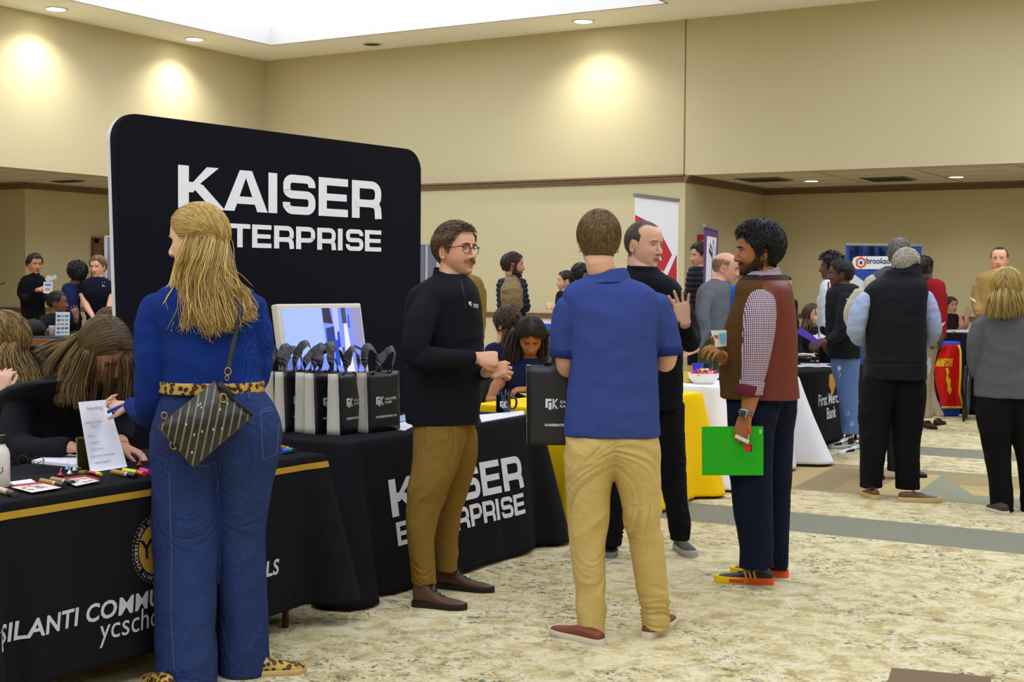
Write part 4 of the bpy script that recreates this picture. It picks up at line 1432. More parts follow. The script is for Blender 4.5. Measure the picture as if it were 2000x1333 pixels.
def mk_blue(at, fn):
 rnd = random.Random(4)
 x0, z0 = at(1652, 640); x1, z1 = at(1735, 478)
 out = []
 dk = []
 for i in range(26):
  x = rnd.uniform(x0, x1 - .06); h_ = rnd.uniform(.1, .32)
  dk.append([(x, z1 - .02 - h_), (x + .05, z1 - .02 - h_), (x + .05, z1 - rnd.uniform(.0, .12)), (x, z1 - .03)])
 pill = [at(*q) for q in ((1664, 513), (1667, 504), (1674, 501), (1745, 501), (1745, 526), (1674, 526), (1667, 523))]
 hx, hz = at(1681, 513.5); r = .075
 hexo = [(hx + r * math.cos(a), hz + r * math.sin(a)) for a in [PI / 6 + PI / 3 * i for i in range(6)]]
 hexi = [(hx + r * .6 * math.cos(a), hz + r * .6 * math.sin(a)) for a in [PI / 6 + PI / 3 * i for i in range(6)]]
 cc = [(hx + .022 * math.cos(a), hz + .022 * math.sin(a)) for a in [2 * PI * i / 12 for i in range(12)]]
 tx, tz = at(1691, 517)
 dia = [at(*q) for q in ((1660, 530), (1700, 560), (1700, 600), (1652, 560))]
 return [('skyline', M((30, 44, 96), .6), dk), ('stripe', M((210, 214, 224), .6), [dia]), ('pill', M((232, 234, 238), .6), [pill]), ('hexagon', M((226, 98, 40), .6), [hexo]), ('hexagon_centre', M((232, 234, 238), .6), [hexi]), ('dot', M((30, 70, 170), .6), [cc]),
   ('lettering', M((40, 48, 110), .6), fpoly('brooksource', tx, tz + .012, .100, .002, .90))]
rollup((1652, 478), (1800, 480), 17.2, 17.35, 'blue roll up banner with a white name strip against the rear wall', M((38, 74, 160), .55), mk_blue)
# ------------------------------------------------------------------ tote bags
m_tote = M((24, 25, 32), .38, 0, .45); m_cream = M((196, 190, 176), .7)
m_logo = M((224, 224, 230), .6)
def tote(pos, yaw, label, h=.30, w=.25, d=.085, group='black tote bags on the table', mk=True, tilt=0.0, hseed=0, sag=0.0, root_name='tote_bag', hoff=0.0, tot=None):
 rnd = random.Random(hseed)
 R = Matrix.Rotation(yaw, 3, 'Z') @ Matrix.Rotation(tilt, 3, 'X')
 pos = Vector(pos)
 T = lambda x, y, z: pos + R @ V(x, y, z)      # x width, -y front, z up
 e = empty(root_name, pos, label, 'tote bag', group)
 def bulge(x, z): return .014 * math.cos(x / w * PI) * math.sin(min(1, z / h) * PI * .8 + .3) + .004 * noise.noise(Vector((x * 14, z * 14, hseed)))
 top = lambda x: h + .006 * noise.noise(Vector((x * 9, hseed, 3)))
 N = 10
 for sgn, nm in ((-1, 'front_panel'), (1, 'back_panel')):
  b = MB()
  b.grid(lambda u, v: T((u - .5) * w * (1 + .04 * v), sgn * (d / 2 * (1 - .25 * v) + bulge((u - .5) * w, v * h)), v * top(u)), N, N)
  b.build(nm, m_tote, parent=e, smooth=True, solid=.002)
 for sgn in (-1, 1):
  b = MB()
  b.grid(lambda u, v: T(sgn * (w / 2 * (1 + .04 * v) - .018 * math.sin(u * PI) * min(1, v * 2)), (u - .5) * d * (1 - .25 * v) * 1.0, v * top(sgn)), 6, N)
  b.build('gusset', m_cream, parent=e, smooth=True, solid=.002)
 b = MB().grid(lambda u, v: T((u - .5) * w, (v - .5) * d, .003), 2, 2)
 b.build('base_panel', m_tote, parent=e)
 for sgn in (-1, 1):
  hw = .019; H = .13 + rnd.uniform(-.02, .02); lean = rnd.uniform(-.03, .05) * sgn + hoff; sk = rnd.uniform(-.03, .03)
  cen = [(-.062, 0, h - .02), (-.060, .01, h + H * .45), (-.035 + sk, .02, h + H * .88), (0 + sk, .022, h + H), (.035 + sk, .02, h + H * .86), (.060, .01, h + H * .45), (.062, 0, h - .02)]
  pts = [T(x, sgn * (d / 2 * .75) + lean * (z - h) / .1 * (1 if z > h else 0) , z) for x, y, z in cen]
  b = MB()
  pts2, _ = crom(pts, [1.0] * len(pts), 4)
  rows = []
  for i, p in enumerate(pts2):
   f = i / (len(pts2) - 1)
   t = (pts2[min(i + 1, len(pts2) - 1)] - pts2[max(i - 1, 0)]).normalized()
   a = (R @ V(0, 1, 0)); a = (a - t * a.dot(t)).normalized(); nn_ = t.cross(a)
   tw = a * math.cos(math.sin(f * PI) * rnd.uniform(.8, .9) * 1.1) + nn_ * math.sin(math.sin(f * PI) * 1.0)
   ed = R @ V(1, 0, 0) if (f < .12 or f > .88) else None
   wd_ = (R @ V(1, 0, 0)).lerp(tw, min(1, min(f, 1 - f) * 5)).normalized()
   cr = V(0, 0, 1) * .010 * noise.noise(p * 42) + wd_ * .006 * noise.noise(p * 30)
   rows.append((p - wd_ * hw + cr, p + wd_ * hw - cr * .6))
  b.add([q for r in rows for q in r], [(2 * i, 2 * i + 1, 2 * i + 3, 2 * i + 2) for i in range(len(rows) - 1)])
  b.build('handle', m_tote, parent=e, solid=.0018)
 if mk:
  fr = lambda x, z: T(x, -(d / 2 * (1 - .25 * z / h) + bulge(x, z) + .0026), z)
  b = MB()
  def q(x0, z0, x1, z1, x2=None, z2=None, x3=None, z3=None):
   pts = [(x0, z0), (x1, z1), (x2, z2), (x3, z3)]
   b.add([fr(*p_) for p_ in pts], [(0, 1, 2, 3)])
  zc = h * .52; xx = -.072
  q(xx, zc - .016, xx + .010, zc - .016, xx + .010, zc + .022, xx, zc + .022)
  q(xx + .010, zc + .012, xx + .026, zc + .012, xx + .026, zc + .022, xx + .010, zc + .022)
  q(xx + .014, zc - .024, xx + .026, zc - .024, xx + .026, zc + .006, xx + .014, zc + .006)
  q(xx + .030, zc - .02, xx + .036, zc - .02, xx + .036, zc + .022, xx + .030, zc + .022)
  q(xx + .038, zc + .002, xx + .054, zc + .022, xx + .046, zc + .022, xx + .036, zc + .008)
  q(xx + .038, zc + .002, xx + .054, zc - .02, xx + .046, zc - .02, xx + .036, zc - .004)
  font_on(b, 'GALLAGHER', fr, xx + .062, zc + .004, .0165, bold=.0004, spacing=1.15)
  font_on(b, 'KAISER', fr, xx + .062, zc - .014, .0165, bold=.0004, spacing=1.15)
  font_on(b, 'KAISERENTERPRISE.COM', fr, xx - .002, h * .24, .0150, bold=.0005)
  b.build('logo', m_logo, parent=e)
 return e
zt = .7455
tt = []
def place_tote(px, py, yaw, label, seed, **kw):
 p = onz(px, py, zt); return tote(V(p.x, p.y, zt), math.radians(yaw), label, hseed=seed, **kw)
# the open face of each bag looks along +x; the row runs back from the middle bag
pB = onz(676, 846, zt)
yw = 90
place_tote(738, 842, yw - 3, 'rightmost of the black tote bags, standing a little apart', 1)
names = ['front black tote bag of the packed row with its cream side showing', 'second black tote bag of the packed row behind the front one', 'third black tote bag counted from the front of the packed row', 'fourth black tote bag counted from the front of the packed row', 'rearmost black tote bag beside the woman in the blue sweater']
for i, nm in enumerate(names):
 q = pB + V(-.092 * i - (.01 if i else 0), (0, -.03, .0, -.035, -.02)[i], 0)
 tote(V(q.x, q.y, zt), math.radians(yw + (8, -2, 3, -3, 2)[i]), nm, hseed=i + 3, tilt=(0.0, 0, 0, 0, 0)[i], d=.075, hoff=(0, .01, -.01, .01, 0)[i])
# ------------------------------------------------------------------ monitor
mc = W(640, 700, 7.42)
e = empty('monitor', V(-4.74, mc.y, .744), 'white framed monitor showing a bluish aisle view behind the tote bags', 'monitor')
lean = math.radians(9)
cz_ = 1.165; cyy = on_plane(636, 640, V(-4.74, 0, 0), V(1, 0, 0)).y
mo = V(-4.74, cyy, cz_)
mu = V(0, 1, 0); mv = V(-math.sin(lean), 0, math.cos(lean)); mn = mu.cross(mv)
Wm, Hm_ = .70, .44
b = MB(); b.prism([(-Wm / 2, -Hm_ / 2), (Wm / 2, -Hm_ / 2), (Wm / 2, Hm_ / 2), (-Wm / 2, Hm_ / 2)], mo - mn * .045, mu, mv, .045)
b.build('frame', M((226, 218, 202), .4), parent=e, bevel=.008)
b = MB(); b.box(V(-4.80, cyy, .78), (.2, .26, .012)); b.tube([V(-4.80, cyy, .75), V(-4.80, cyy, 1.1)], .02, seg=10)
b.build('stand', M((210, 206, 198), .4), parent=e, bevel=.004)
e.location.z = .744
def emc(c, s_): return emis(c, s_, 'screen')
fs_ = lambda x, y, k=0: mo + mu * x + mv * y + mn * (.001 + .0006 * k)
sw, sh = Wm - .05, Hm_ - .05
b = MB(); b.add([fs_(x * sw / 2, y * sh / 2) for x, y in ((-1, -1), (1, -1), (1, 1), (-1, 1))], [(0, 1, 2, 3)])
scr = b.build('screen', emc((122, 140, 232), .78), parent=e)
def spt(u, v): return ((u - .5) * sw, (v - .5) * sh)
shp = [((150, 172, 245), .85, [(.0, .35), (.5, .35), (.5, 1), (.0, 1)]), ((104, 118, 196), .7, [(.0, .0), (.28, .0), (.06, .36), (0, .36)]),
       ((70, 66, 84), .6, [(.5, .80), (.62, .78), (.6, 1), (.5, 1)]), ((60, 80, 150), .55, [(.52, .35), (.64, .42), (.64, .75), (.52, .72)]), ((170, 178, 225), .8, [(.63, .2), (.69, .2), (.70, 1), (.63, 1)]),
       ((52, 78, 200), .7, [(.60, .2), (.66, .2), (.66, .55), (.61, .58)]), ((44, 62, 210), .75, [(.655, .45), (.69, .45), (.69, .68), (.66, .66)]), ((210, 204, 226), .85, [(.73, .05), (.84, .05), (.80, .78), (.76, .78)]),
       ((86, 92, 110), .55, [(.74, .78), (.80, .78), (.80, 1), (.74, 1)]), ((150, 148, 190), .7, [(.88, .5), (1, .42), (1, 1), (.86, 1)]), ((70, 70, 90), .5, [(.86, .44), (1, .36), (1, .40), (.86, .48)]), ((120, 116, 150), .6, [(.86, .2), (1, .16), (1, .30), (.86, .36)]),
       ((120, 80, 90), .5, [(.70, .1), (.725, .1), (.725, .45), (.70, .45)]), ((36, 60, 190), .7, [(.815, .72), (.83, .72), (.83, .9), (.815, .9)])]
for k, (c, s_, pl) in enumerate(shp):
 b = MB(); b.add([fs_(*spt(u, v), k + 1) for u, v in pl], [tuple(range(len(pl)))])
 b.build('picture_area', emc(c, s_), parent=scr)
# ------------------------------------------------------------------ small things on the black and gold table
def on1(px, py): return onz(px, py, .746)
def paper(quad, z, mat, name, label, cat, group=None, th=.0015, lines=None):
 P = [onz(x, y, z) for x, y in quad]
 b = MB(); n_ = len(P)
 b.rings([P, [p + V(0, 0, th) for p in P]])
 o = b.build(name, mat, origin=sum(P, V(0, 0, 0)) / n_)
 tag(o, label, cat, group)
 return o
m_paper = M((232, 232, 240), .6)
paper([(62, 905), (118, 891), (160, 896), (158, 915)], .7455, m_paper, 'notepad', 'white notepad lying in front of the leaning woman', 'paper', th=.012)
paper([(18, 944), (60, 938), (70, 944), (30, 952)], .7455, m_paper, 'card', 'white card by the steel bottle', 'paper', th=.004)
m_card = M((224, 214, 206), .5); m_redcard = M((170, 40, 48), .5)
for (quad, lab) in (([(20, 952), (86, 945), (122, 953), (62, 963)], 'printed red edged booklet nearer the white bottle'), ([(120, 938), (166, 932), (196, 940), (148, 950)], 'printed red edged booklet under the gold markers')):
 o = paper(quad, .7455, m_redcard, 'booklet', lab, 'booklet', 'booklets on the table', th=.008)
 P = [onz(x, y, .7545) for x, y in quad]
 c = sum(P, V(0, 0, 0)) / 4
 MB().add([c + (p - c) * .97 for p in P], [(0, 1, 2, 3)]).build('cover', m_card, parent=o)
 b = MB()
 rnd = random.Random(len(lab))
 for i in range(9):
  u, v = rnd.uniform(.1, .8), rnd.uniform(.15, .8)
  q = P[0].lerp(P[1], u).lerp(P[3].lerp(P[2], u), v)
  b.box(q + V(0, 0, .0006), (rnd.uniform(.01, .03), rnd.uniform(.006, .015), .0008), rz=.4)
 b.build('print', M((120, 60, 50), .6), parent=o)
def marker(p0, p1, r, cols, label, group, cat='marker', z=.7455, name='marker'):
 a = onz(*p0, z + r); c = onz(*p1, z + r)
 d = (c - a)
 e = empty(name, a + V(0, 0, -r), label, cat, group)
 parts = ['barrel', 'band', 'cap']
 cuts = [(0, .58), (.58, .68), (.68, 1.0)] if len(cols) == 3 else [(0, .62), (.62, 1.0)]
 if len(cols) == 2: parts = ['barrel', 'cap']
 for (f0, f1), col, nm in zip(cuts, cols, parts):
  rr = r * (1.0 if nm != 'band' else .85)
  MB().tube([a + d * f0, a + d * f1], rr, seg=12).build(nm, M(col, .35, .0, .5), parent=e, smooth=True, angle=60)
 return e
GB = [(160, 118, 40), (226, 220, 208), (34, 28, 26)]
marker((81, 940), (125, 949), .011, GB, 'gold and black marker lying left of the pair on the booklet', 'gold markers')
marker((102, 937), (142, 944), .011, GB, 'gold and black marker lying on top of the booklet', 'gold markers')
marker((220, 922), (266, 930), .011, GB, 'gold and black marker in front of the highlighters', 'gold markers')
marker((0, 957), (28, 966), .011, [(206, 190, 160), (90, 84, 80), (60, 56, 54)], 'pale marker with dark cap at the left edge', 'gold markers')
for (a, c, col, lab) in (((242, 919), (268, 924), (214, 230, 20), 'yellow highlighter'), ((258, 921), (282, 926), (240, 106, 20), 'orange highlighter'), ((276, 918), (292, 923), (216, 46, 190), 'pink highlighter')):
 marker(a, c, .010, [col, col], lab + ' lying by the folded paper sign', 'highlighters', 'highlighter', name='highlighter')
marker((175, 923), (198, 927), .007, [(206, 42, 40), (230, 200, 40)], 'red and yellow crayon candy in front of the paper sign', None, 'candy', name='candy')
marker((550, 883), (568, 880), .012, [(24, 84, 190), (28, 140, 90)], 'blue and green highlighter at the right end of the table', None, 'highlighter', name='highlighter')
marker((545, 873), (576, 881), .011, GB, 'gold and black marker at the right end of the table', 'gold markers')
def kiss(px, py, col, label, r=.012):
 p = onz(px, py, .7455)
 b = MB().lathe(p, [(r * .8, 0), (r, .004), (r * .85, .010), (r * .3, .018), (.001, .024)], 14)
 o = b.build('candy', M(col, .25, .7), origin=p, smooth=True); tag(o, label, 'candy', 'wrapped candies')
 MB().tube([p + V(0, 0, .02), p + V(.004, .002, .034)], .0016, seg=5).build('paper_tag', M((230, 230, 240), .6), parent=o)
for px, py, c, l in ((132, 920, (110, 150, 200), 'blue foil wrapped candy drop'), (146, 922, (180, 184, 190), 'silver foil wrapped candy drop'), (281, 903, (222, 130, 160), 'pink foil wrapped candy drop behind the highlighters'), (272, 912, (160, 50, 40), 'dark red wrapped candy left of the pink one'), (118, 932, (170, 60, 70), 'red foil candy near the silver one'), (136, 929, (190, 190, 196), 'silver foil candy lying in front')):
 kiss(px, py, c, l)
p = on1(162, 928)
b = MB().lathe(p, [(.014, 0), (.017, .003), (.017, .014), (.014, .017)], 18)
tag(b.build('candy', M((96, 120, 30), .35, .3), origin=p, smooth=True, angle=50), 'round green wrapped candy before the gold cup', 'candy', 'wrapped candies')
# gold cup
p = on1(166, 913)
e = empty('gold_cup', p, 'gold metal pencil cup behind the folded paper sign', 'cup')
b = MB(); sg = 28
prof = [(.028, 0), (.030, .003), (.036, .115), (.038, .118), (.036, .1185), (.033, .112), (.027, .006)]
b.lathe(p, prof, sg); b.build('body', M((150, 132, 60), .22, .9), parent=e, smooth=True, angle=60)
MB().tube([p + V(.01, 0, .01), p + V(.02, .01, .135)], .003, seg=6).build('pencil', M((200, 160, 50), .5), parent=e)
# folded paper sign with handwriting
bl_, br_ = onz(176, 921, .7455), onz(248, 910, .7455)
tl_ = W(153, 786, depth(bl_) + .10); tr_ = W(211, 781, depth(br_) + .10)
b = MB(); b.add([bl_, br_, tr_, tl_], [(0, 1, 2, 3)])
e = b.build('paper_sign', m_paper, origin=(bl_ + br_) / 2, solid=.001)
tag(e, 'tall white paper sign with handwriting leaning on the gold cup', 'sign')
b = MB(); fwd = (V(0, 0, 0) - (bl_ + br_) / 2); fwd.z = 0; fwd.normalize()
b.add([bl_ + V(0, 0, .001), br_ + V(0, 0, .001), br_ + fwd * .05 + V(0, 0, .001), bl_ + fwd * .05 + V(0, 0, .001)], [(0, 1, 2, 3)]); b.build('foot_flap', m_paper, parent=e, solid=.001)
uu = (br_ - bl_); vv = (tl_ - bl_); wv = uu.length; hv = vv.length
nn = uu.cross(vv).normalized()
if nn.dot(CPOS - bl_) < 0: nn = -nn
fs2 = lambda x, y: bl_ + uu * x + vv.lerp(tr_ - br_, x) * y + nn * .0012
b = MB()
def hw(txt, x, y, size):
 vs, fs = font_polys(txt, size, 0, .25)
 b.add([fs2(x + vx / wv, y + vy / hv) for vx, vy in vs], fs)
hw('Now Hiring', .22, .87, .022)
for i, (t_, x) in enumerate((('- Substitute Teachers', .06), ('  Para pros', .2), ('- Nurses', .08), ('- Custodians', .08), ('- Food Service', .08), ('- Playground / Lunchroom', .04), ('  Student Support', .1))):
 hw(t_, x, .68 - .098 * i + (.04 if i == 1 else 0), .0135)
b.build('handwriting', M((150, 150, 176), .8), parent=e)
# eyeglasses on the table
p = on1(60, 912)
e = empty('eyeglasses', p, 'black eyeglasses folded on the table in front of the notepad', 'eyeglasses')
b = MB()
gx = V(.93, .36, 0)
gy = V(-.36, .93, 0)
for s_ in (-1, 1):
 c = p + gx * (.034 * s_) + V(0, 0, .024)
 pts = [c + gx * .024 * math.cos(a) + V(0, 0, 1) * .019 * math.sin(a) for a in [2 * PI * i / 18 for i in range(19)]]
 b.tube(pts, .0016, seg=6)
 b.tube([p + gx * .058 * s_ + V(0, 0, .03), p + gx * (.06 * s_) - gy * .07 + V(0, 0, .018), p + gx * (.05 * s_) - gy * .135 + V(0, 0, .003)], .0018, seg=6, smooth=3)
b.tube([p - gx * .01 + V(0, 0, .03), p + V(0, 0, .033), p + gx * .01 + V(0, 0, .03)], .0016, seg=6)
b.build('frame', M((16, 16, 20), .3, 0, .5), parent=e, smooth=True)
# white bottle at the left edge
p = on1(0, 951)
e = empty('water_bottle', p, 'white steel water bottle with black cap at the left edge', 'bottle')
MB().lathe(p, [(.033, 0), (.035, .004), (.035, .115), (.030, .135), (.020, .148), (.020, .158)], 28).build('body', M((214, 210, 204), .35), parent=e, smooth=True, angle=60)
MB().lathe(p, [(.021, .155), (.022, .158), (.022, .182), (.020, .186)], 24).build('cap', M((24, 24, 26), .4), parent=e, smooth=True, angle=60)
b = MB(); d_ = (CPOS - p); d_.z = 0; d_.normalize(); sd = V(-d_.y, d_.x, 0)
b.tube([p + d_ * .0355 + sd * (.0) + V(0, 0, .05), p + d_ * .034 + sd * .010 + V(0, 0, .06), p + d_ * .034 + sd * .008 + V(0, 0, .075)], .0015, seg=5)
b.build('marking', M((50, 50, 56), .6), parent=e)
# phone stand card seen far behind is built with the far table
# ------------------------------------------------------------------ things on the lettered table and the yellow table
paper([(762, 831), (800, 822), (806, 834), (790, 842), (764, 838)], .7455, m_paper, 'paper_sheet', 'white paper sheet between the tote bags and the man in black', 'paper', 'paper sheets')
paper([(765, 817), (797, 809), (802, 820), (770, 827)], .7455, M((170, 190, 214), .5), 'brochure', 'pale blue brochure behind the white sheet', 'brochure')
paper([(936, 812), (1022, 804), (1024, 811), (940, 826)], .7455, m_paper, 'paper_sheet', 'white paper stack in front of the dark mug', 'paper', 'paper sheets', th=.004)
p = onz(983, 806, .7455)
e = empty('mug', p, 'dark navy mug full of pens on the black table', 'mug')
k_ = .044
MB().lathe(p, [(.036, 0), (k_, .006), (k_, .10), (k_ + .001, .104), (k_ - .004, .104), (k_ - .005, .03)], 28).build('cup', M((20, 26, 44), .15, 0, .6), parent=e, smooth=True, angle=60)
a_, aw_ = view_axes(p)
MB().tube([p + a_ * .042 + V(0, 0, .088), p + a_ * .070 + V(0, 0, .082), p + a_ * .076 + V(0, 0, .05), p + a_ * .064 + V(0, 0, .024), p + a_ * .042 + V(0, 0, .020)], .0065, seg=8, smooth=4).build('handle', M((20, 26, 44), .15, 0, .6), parent=e, smooth=True)
b = MB(); fm = lambda x, z: p + (a_ * math.sin(x / k_) - aw_ * math.cos(x / k_)) * (k_ + .0008) + V(0, 0, z)
for q in ([(-.02, .035), (-.012, .035), (-.012, .068), (-.02, .068)], [(-.012, .060), (.0, .060), (.0, .068), (-.012, .068)], [(-.008, .028), (.0, .028), (.0, .054), (-.008, .054)], [(.004, .03), (.009, .03), (.009, .068), (.004, .068)], [(.010, .05), (.024, .068), (.017, .068), (.009, .056)], [(.010, .05), (.024, .03), (.017, .03), (.009, .046)]):
 b.add([fm(*w_) for w_ in q], [(0, 1, 2, 3)])
b.build('logo', m_logo, parent=e)
rnd = random.Random(2)
for i in range(13):
 an = rnd.uniform(0, 6.28); rr = rnd.uniform(.005, .03)
 q = p + V(rr * math.cos(an), rr * math.sin(an), .06)
 MB().tube([q, q + V(math.cos(an) * .012, math.sin(an) * .012, .070 + rnd.uniform(-.012, .012))], .0042, seg=6).build('pen', M((30, 32, 66) if i % 3 else (120, 124, 150), .3), parent=e)
p = onz(1054, 783, .7455)
e = empty('bucket', p, 'blue paper bucket of yellow treats on the yellow table', 'bucket')
b = MB()
b.rings([[p + V(sx * r, sy * r, z) for sx, sy in ((-1, -1), (1, -1), (1, 1), (-1, 1))] for r, z in ((.036, 0), (.052, .12), (.049, .12), (.035, .02))])
b.build('box', M((34, 58, 170), .5), parent=e)
rnd = random.Random(5)
for i in range(14):
 q = p + V(rnd.uniform(-.042, .042), rnd.uniform(-.042, .042), .12 + rnd.uniform(-.005, .022))
 MB().ell(q, (.013, .007, .011), nu=8, nv=6, mat=Matrix.Rotation(rnd.uniform(0, 3), 3, 'X')).build('treat', M((218, 214, 60) if i % 3 else (230, 230, 225), .4), parent=e, smooth=True)
MB().lathe(onz(1052, 785, .7445), [(.05, 0), (.052, .003), (.05, .005)], 24).build('coaster', M((225, 215, 160), .6), parent=e)
paper([(1000, 762), (1040, 757), (1046, 770), (1030, 776)], .7455, M((232, 222, 90), .6), 'paper_sheet', 'pale yellow sheet under the hand of the seated woman', 'paper', 'paper sheets')
# white table: candy bowl, jar of sticks, cups
p = onz(1374, 750, .7455)
e = empty('candy_bowl', p, 'white bowl heaped with pink wrapped candy on the white table', 'bowl')
MB().lathe(p, [(.07, 0), (.075, .002), (.115, .05), (.118, .082), (.113, .082), (.108, .05)], 32).build('bowl', M((236, 232, 224), .3), parent=e, smooth=True, angle=60)
rnd = random.Random(8)
for i in range(46):
 an = rnd.uniform(0, 6.28); rr = .10 * math.sqrt(rnd.random())
 q = p + V(rr * math.cos(an), rr * math.sin(an), .075 + .03 * (1 - rr / .1) + rnd.uniform(0, .012))
 d_ = V(rnd.gauss(0, 1), rnd.gauss(0, 1), rnd.gauss(0, .5)).normalized()
 cc = rnd.choice([(214, 46, 120), (206, 60, 140), (220, 150, 190), (180, 30, 60), (120, 90, 170), (236, 210, 60), (226, 226, 230)])
 MB().tube([q - d_ * .022, q - d_ * .012, q - d_ * .008, q, q + d_ * .008, q + d_ * .012, q + d_ * .022], [.009, .002, .008, .010, .008, .002, .009], seg=7).build('candy', M(cc, .3), parent=e, smooth=True)
p = onz(1345, 748, .7455)
e = empty('snack_jar', p, 'yellow lidded jar with wooden sticks beside the candy bowl', 'jar')
MB().lathe(p, [(.038, 0), (.042, .004), (.042, .08), (.038, .085)], 24).build('jar', M((206, 178, 70), .3), parent=e, smooth=True, angle=60)
for i in range(6):
 MB().tube([p + V(-.02 + .008 * i, .005 * (i % 2), .05), p + V(-.026 + .010 * i, .0, .135)], .004, seg=6).build('stick', M((206, 168, 96), .6), parent=e)
for px, py, col, lab, h_ in ((1362, 738, (24, 54, 170), 'blue plastic cup behind the candy bowl', .115), (1382, 736, (24, 22, 28), 'black plastic cup behind the candy bowl', .11), (1404, 742, (30, 44, 110), 'small navy cup right of the candy bowl', .07)):
 p = onz(px, py, .7455)
 o = MB().lathe(p, [(.034, 0), (.036, .002), (.048, h_), (.049, h_ + .002), (.045, h_), (.033, .01)], 24).build('cup', M(col, .3), origin=p, smooth=True, angle=60)
 tag(o, lab, 'cup', 'cups on the white table')
# brown carton and white bag under the white table
p = onz(1385, 958, 0)
e = empty('carton', p, 'brown paper carton on the floor under the white table', 'box')
p = V(-4.22, 9.52, 0); b = MB().box(p + V(0, 0, .13), (.22, .17, .26), rz=.15); b.build('body', M((150, 122, 84), .8), parent=e, bevel=.004)
MB().tube([p + V(.09, -.06, .262), p + V(.118, -.05, .15), p + V(.13, -.04, .012)], .005, seg=6, smooth=3).build('cord', M((196, 176, 110), .8), parent=e)
# mesh bag below the lettered black table, seen past the jeans
p = onz(545, 1192, 0)
b = MB(); b.ell(p + V(-.06, .02, .045), (.10, .16, .05), nu=18, nv=8)
me, co = None, None
o = b.build('plastic_bag', M((196, 198, 206), .4), origin=p + V(-.06, .02, 0), smooth=True)
for v in o.data.vertices:
 v.co += Vector((noise.noise(v.co * 22), noise.noise(v.co * 22 + V(3, 0, 0)), .6 * noise.noise(v.co * 25))) * .022
 v.co.z = max(v.co.z, .002)
tag(o, 'crumpled white plastic bag on the floor under the black table', 'bag')
# corner of a carton at the bottom edge
p = onz(1800, 1325, .06)
b = MB().box(V(p.x + .10, p.y - .14, .045), (.34, .24, .09), rz=math.radians(12))
o = b.build('floor_box', M((128, 104, 70), .7), origin=V(p.x + .10, p.y - .14, 0), bevel=.004); tag(o, 'flat brown carton cut off by the bottom edge of the photo', 'box')
MB().box(V(p.x + .10, p.y - .14, .094), (.345, .245, .006), rz=math.radians(12)).build('lid', M((110, 88, 58), .7), parent=o)
# ------------------------------------------------------------------ fire alarm, door, thermostat
pr = on_plane(1365, 471, V(XCN, 0, 0), V(1, 0, 0))
e = empty('fire_alarm', pr, 'red fire alarm box on the wall left of the purple banner', 'alarm')
MB().box(pr + V(.03, 0, 0), (.05, .12, .17)).build('housing', M((160, 40, 36), .4), parent=e, bevel=.006)
MB().box(pr + V(.06, .01, -.02), (.02, .06, .07)).build('strobe', M((190, 150, 140), .2), parent=e, bevel=.004)
pa, pb = on_plane(186, 480, V(XA, 0, 0), V(1, 0, 0)), on_plane(240, 480, V(XA, 0, 0), V(1, 0, 0))
b = MB(); b.box(V(XA + .02, (pa.y + pb.y) / 2, 1.05), (.05, pb.y - pa.y, 2.1)); dr = struct(b, 'door_1', M((128, 88, 44), .5), bevel=.004)
b = MB()
b.box(V(XA + .035, pa.y - .04, 1.08), (.07, .09, 2.16)); b.box(V(XA + .035, (pa.y + pb.y) / 2, 2.14), (.07, pb.y - pa.y + .16, .09))
struct(b, 'door_frame', M((112, 84, 60), .5))
b = MB().box(V(XA + .055, pa.y + .24, 1.86), (.02, .26, .28)); b.build('glass', M((70, 72, 62), .2), parent=dr)
MB().box(V(XA + .06, pa.y + .24, 1.86), (.02, .2, .10)).build('notice', M((108, 108, 96), .5), parent=dr)
